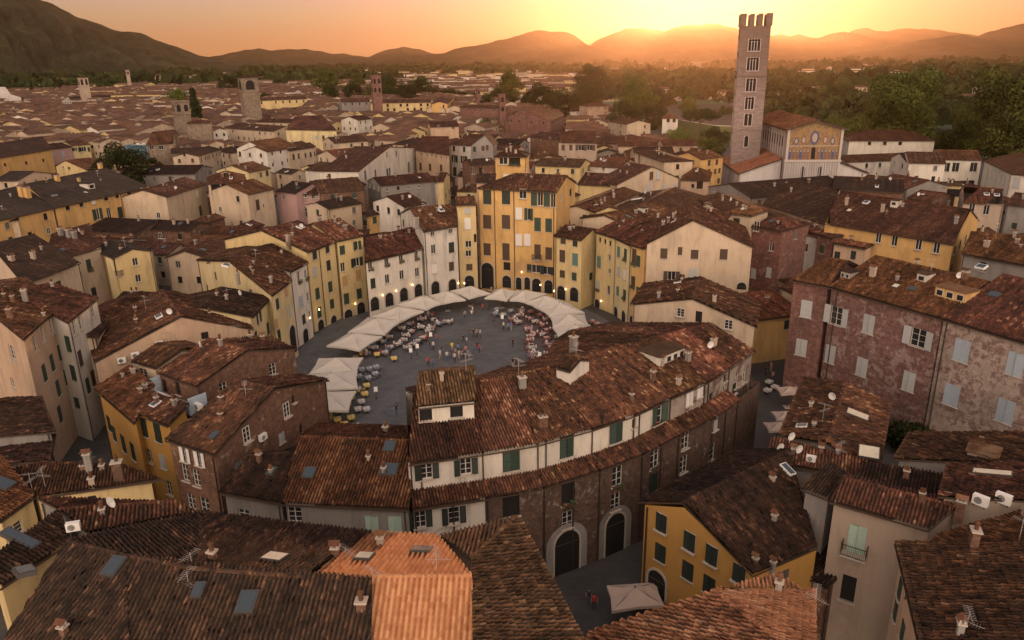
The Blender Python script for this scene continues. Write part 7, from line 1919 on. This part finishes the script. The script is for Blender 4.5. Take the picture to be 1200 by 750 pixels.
along(RP,0,[4.3,7.0],2.8,['pink','white','pink'],'red','beside the right arc of parasols',.85,.16,.95)
along(RP,0,[2.4,5.],2.5,['blue','white'],'grey','by the gateway end of the right arc',.3,0,.16)
for (x,y,c,ch) in((664,398,'green','grey'),(670,401,'green','grey'),(667,407,'green','grey'),(674,405,'green','grey')):
    p=P(x-8,y,0);setting(p[0],p[1],rnd.uniform(0,1.5),c,ch,'at the lower end of the right arc',.5)
for (x,y) in((424,437),(433,436),(441,434),(421,445),(432,447),(440,442)):
    p=P(x,y,0);setting(p[0],p[1],.4,'blue','grey','in the open left corner of the piazza',0.)
for (x,y,c) in((420,460,'white'),(428,466,'yellow'),(424,475,'white'),(420,484,'white'),(430,484,'white'),(408,478,'yellow'),(398,486,'yellow'),(412,494,'yellow'),(396,496,'yellow'),(404,502,'yellow'),(418,504,'white'),(386,492,'yellow'),(430,456,'yellow'),(412,470,'yellow')):
    p=P(x,y,0);setting(p[0],p[1],.3,c,'straw','below the lower left parasols',.18)
for (x,y) in((425,418),(442,419),(462,424)):
    p=P(x,y,0);setting(p[0],p[1],.2,'yellow','straw','at the lower end of the left arc',.5)
for (x,y) in((697,388),(700,383),(703,390),(694,380)):
    p=P(x,y,0);setting(p[0],p[1],.8,'pink','red','outside the right arc of parasols',.4)
for (x,y) in((901,452),(908,458),(899,462)):
    p=P(x,y,0);setting(p[0],p[1],.8,'white','dark','in the shaded market lane',.6)
print('tables,chairs,diners',NT_)
# menu stands
def menu(x,y,l):
    p=P(x,y,0);root=empty('menu_stand',(p[0],p[1],z0),rnd.uniform(-.4,.4),label=l,cat='menu stand')
    m=MB();m.tube((0,0,0),(0,0,1.1),.03,6);m.tube((0,0,0),(0,0,.04),.22,10);m.build('post',[metalm()],root)
    m=MB();m.box((0,-.05,1.25),(.5,.05,.7));o=m.build('board',[whitem()],root);o.rotation_euler=(-.35,0,0)
for x,y,l in((482,420,'white menu stand at the lower edge of the left tables'),(489,415,'white menu stand beside the left tables'),(505,401,'white menu stand in front of the middle left tables'),(588,380,'white menu stand near the gateway tables'),(632,425,'white menu stand by the near right corner'),(441,467,'white menu stand beside the yellow chairs')):menu(x,y,l)
# lamps on the ring houses
def lampm():return plain('lamp_glow',(1,.7,.35),.5,emit=((1.,.62,.25),5.))
for (x,y) in((361,372),(372,362),(415,355),(447,345),(463,340),(482,333),(536,331),(544,331),(612,318),(634,333),(650,340),(706,352),(330,405),(664,338)):
    best=None
    for H in HOUSES[:110]:
        for wl in H['walls']:
            r=wl.hit(x,y)
            if r and 0<r[0]<wl.L and 0<r[1]<wl.zt and (best is None or r[2]<best[0]):best=(r[2],H,wl,r[0],r[1])
    if best:
        _,H,wl,u,z=best
        if abs(H['c'][1]-PCy)>60:continue
        m=MB();m.tube((0,0,.12),(0,-.35,.12),.02,4,m=0);m.tube((0,-.35,-.18),(0,-.35,.1),.11,6,m=1,r2=.07);o=m.build('wall_lamp',[metalm(),lampm()],H['root']);q=wl.pt(u,z);o.location=Vector(q)-H['root'].location;o.rotation_euler=(0,0,wl.rz)
# ---------------- air, sky, light, camera
HZ_D=4.6e-5
m=MB();m.box((0,7000,849),(34000,15800,1700));hz=m.build('haze',[bpy.data.materials.new('haze')]);hz['kind']='stuff'
mt=hz.data.materials[0];mt.use_nodes=True;nt=mt.node_tree;nt.nodes.remove(nt.nodes['Principled BSDF'])
pv=nt.nodes.new('ShaderNodeVolumePrincipled');pv.inputs['Color'].default_value=(.72,.44,.27,1);pv.inputs['Density'].default_value=HZ_D;pv.inputs['Anisotropy'].default_value=.82
nt.links.new(pv.outputs[0],nt.nodes['Material Output'].inputs['Volume'])
DOME=14.6;SKT=(.012,.006,.004);SKG=1.;SKA=(9.4,8.9,9.4)
AZ=R(12.9);EL=R(2.9)
w=bpy.data.worlds.new('World');scn.world=w;w.use_nodes=True;nt=w.node_tree;bg=nt.nodes['Background']
sk=nt.nodes.new('ShaderNodeTexSky');sk.sky_type='NISHITA';sk.sun_disc=False;sk.sun_elevation=EL;sk.sun_rotation=AZ;sk.altitude=50;sk.air_density=1.;sk.dust_density=3.;sk.ozone_density=1.
def wn(ty):return nt.nodes.new(ty)
tc=wn('ShaderNodeTexCoord');sx=wn('ShaderNodeSeparateXYZ');nt.links.new(tc.outputs['Generated'],sx.inputs[0])
# added fill: high sky and eastern half brightened to light camera-facing walls
def ramp_(src,stops):
    r=wn('ShaderNodeValToRGB');e=r.color_ramp.elements
    while len(e)>1:e.remove(e[-1])
    for i,(p_,c) in enumerate(stops):
        k=e[0] if i==0 else e.new(p_);k.position=p_;k.color=(*c,1)
    nt.links.new(src,r.inputs[0]);return r.outputs[0]
up_=ramp_(sx.outputs[2],[(0.,(0,0,0)),(.14,(.02,.02,.02)),(.45,(.070,.062,.072)),(1.,(.046,.043,.055))])
mr=wn('ShaderNodeMapRange');nt.links.new(sx.outputs[1],mr.inputs[0]);mr.inputs[1].default_value=1;mr.inputs[2].default_value=-1;mr.inputs[3].default_value=0;mr.inputs[4].default_value=1
ea=ramp_(mr.outputs[0],[(.45,(0,0,0)),(.72,(.34,.26,.21)),(1.,(1.3,.97,.72))])
def mixc(mode,a_,b_,f=1.):
    x=wn('ShaderNodeMix');x.data_type='RGBA';x.blend_type=mode;x.inputs[0].default_value=f
    for i,q in((6,a_),(7,b_)):
        if isinstance(q,tuple):x.inputs[i].default_value=(*q,1)
        else:nt.links.new(q,x.inputs[i])
    return x.outputs[2]
dome=mixc('ADD',up_,ea)
dome=mixc('MULTIPLY',dome,(DOME,DOME,DOME))
cc=wn('ShaderNodeVectorMath');cc.operation='MULTIPLY';nt.links.new(sk.outputs[0],cc.inputs[0]);cc.inputs[1].default_value=SKT
gm=wn('ShaderNodeGamma');nt.links.new(cc.outputs[0],gm.inputs[0]);gm.inputs[1].default_value=SKG
ad=wn('ShaderNodeVectorMath');ad.operation='ADD';nt.links.new(gm.outputs[0],ad.inputs[0]);nt.links.new(dome,ad.inputs[1])
ad2=wn('ShaderNodeVectorMath');ad2.operation='ADD';nt.links.new(ad.outputs[0],ad2.inputs[0]);
lowsky=ramp_(sx.outputs[2],[(0.,(.42,.195,.075)),(.03,(.44,.24,.105)),(.055,(.43,.31,.17)),(.08,(.41,.34,.27)),(.2,(.22,.18,.15)),(.5,(.05,.05,.05))])
cc2=wn('ShaderNodeVectorMath');cc2.operation='MULTIPLY';nt.links.new(lowsky,cc2.inputs[0]);cc2.inputs[1].default_value=SKA
nt.links.new(cc2.outputs[0],ad2.inputs[1])
nt.links.new(ad2.outputs[0],bg.inputs[0]);bg.inputs[1].default_value=.1
sl=bpy.data.lights.new('sun','SUN');sl.energy=2.1;sl.angle=R(1.5);sl.color=(1.,.56,.30);so=bpy.data.objects.new('sun',sl);COL.objects.link(so)
d=Vector((math.sin(AZ)*math.cos(EL),math.cos(AZ)*math.cos(EL),math.sin(EL)));so.rotation_euler=d.to_track_quat('Z','Y').to_euler();so.location=(0,0,80)
cam=bpy.data.cameras.new('camera');co=bpy.data.objects.new('camera',cam);COL.objects.link(co);scn.camera=co
cam.sensor_fit='HORIZONTAL';cam.sensor_width=36;cam.lens=36*F/1200;cam.clip_start=.5;cam.clip_end=40000
right=Vector((CR,SR*SP,SR*CP));up=Vector((-SR,CR*SP,CR*CP));fw=Vector((0,CP,-SP))
M=Matrix((right,up,-fw)).transposed().to_4x4();M.translation=(0,0,HC);co.matrix_world=M
scn.view_settings.view_transform='Standard';scn.view_settings.look='None';scn.view_settings.exposure=1.0;scn.view_settings.gamma=1;scn.view_settings.use_curve_mapping=False
cy=scn.cycles;cy.use_denoising=True
try:cy.denoiser='OPENIMAGEDENOISE';cy.denoising_prefilter='ACCURATE';cy.denoising_input_passes='RGB_ALBEDO_NORMAL'
except Exception as e:print(e)
cy.max_bounces=5;cy.diffuse_bounces=1;cy.glossy_bounces=2;cy.transmission_bounces=3;cy.volume_bounces=0;cy.transparent_max_bounces=6
cy.sample_clamp_indirect=6
print('objects',len(bpy.data.objects))
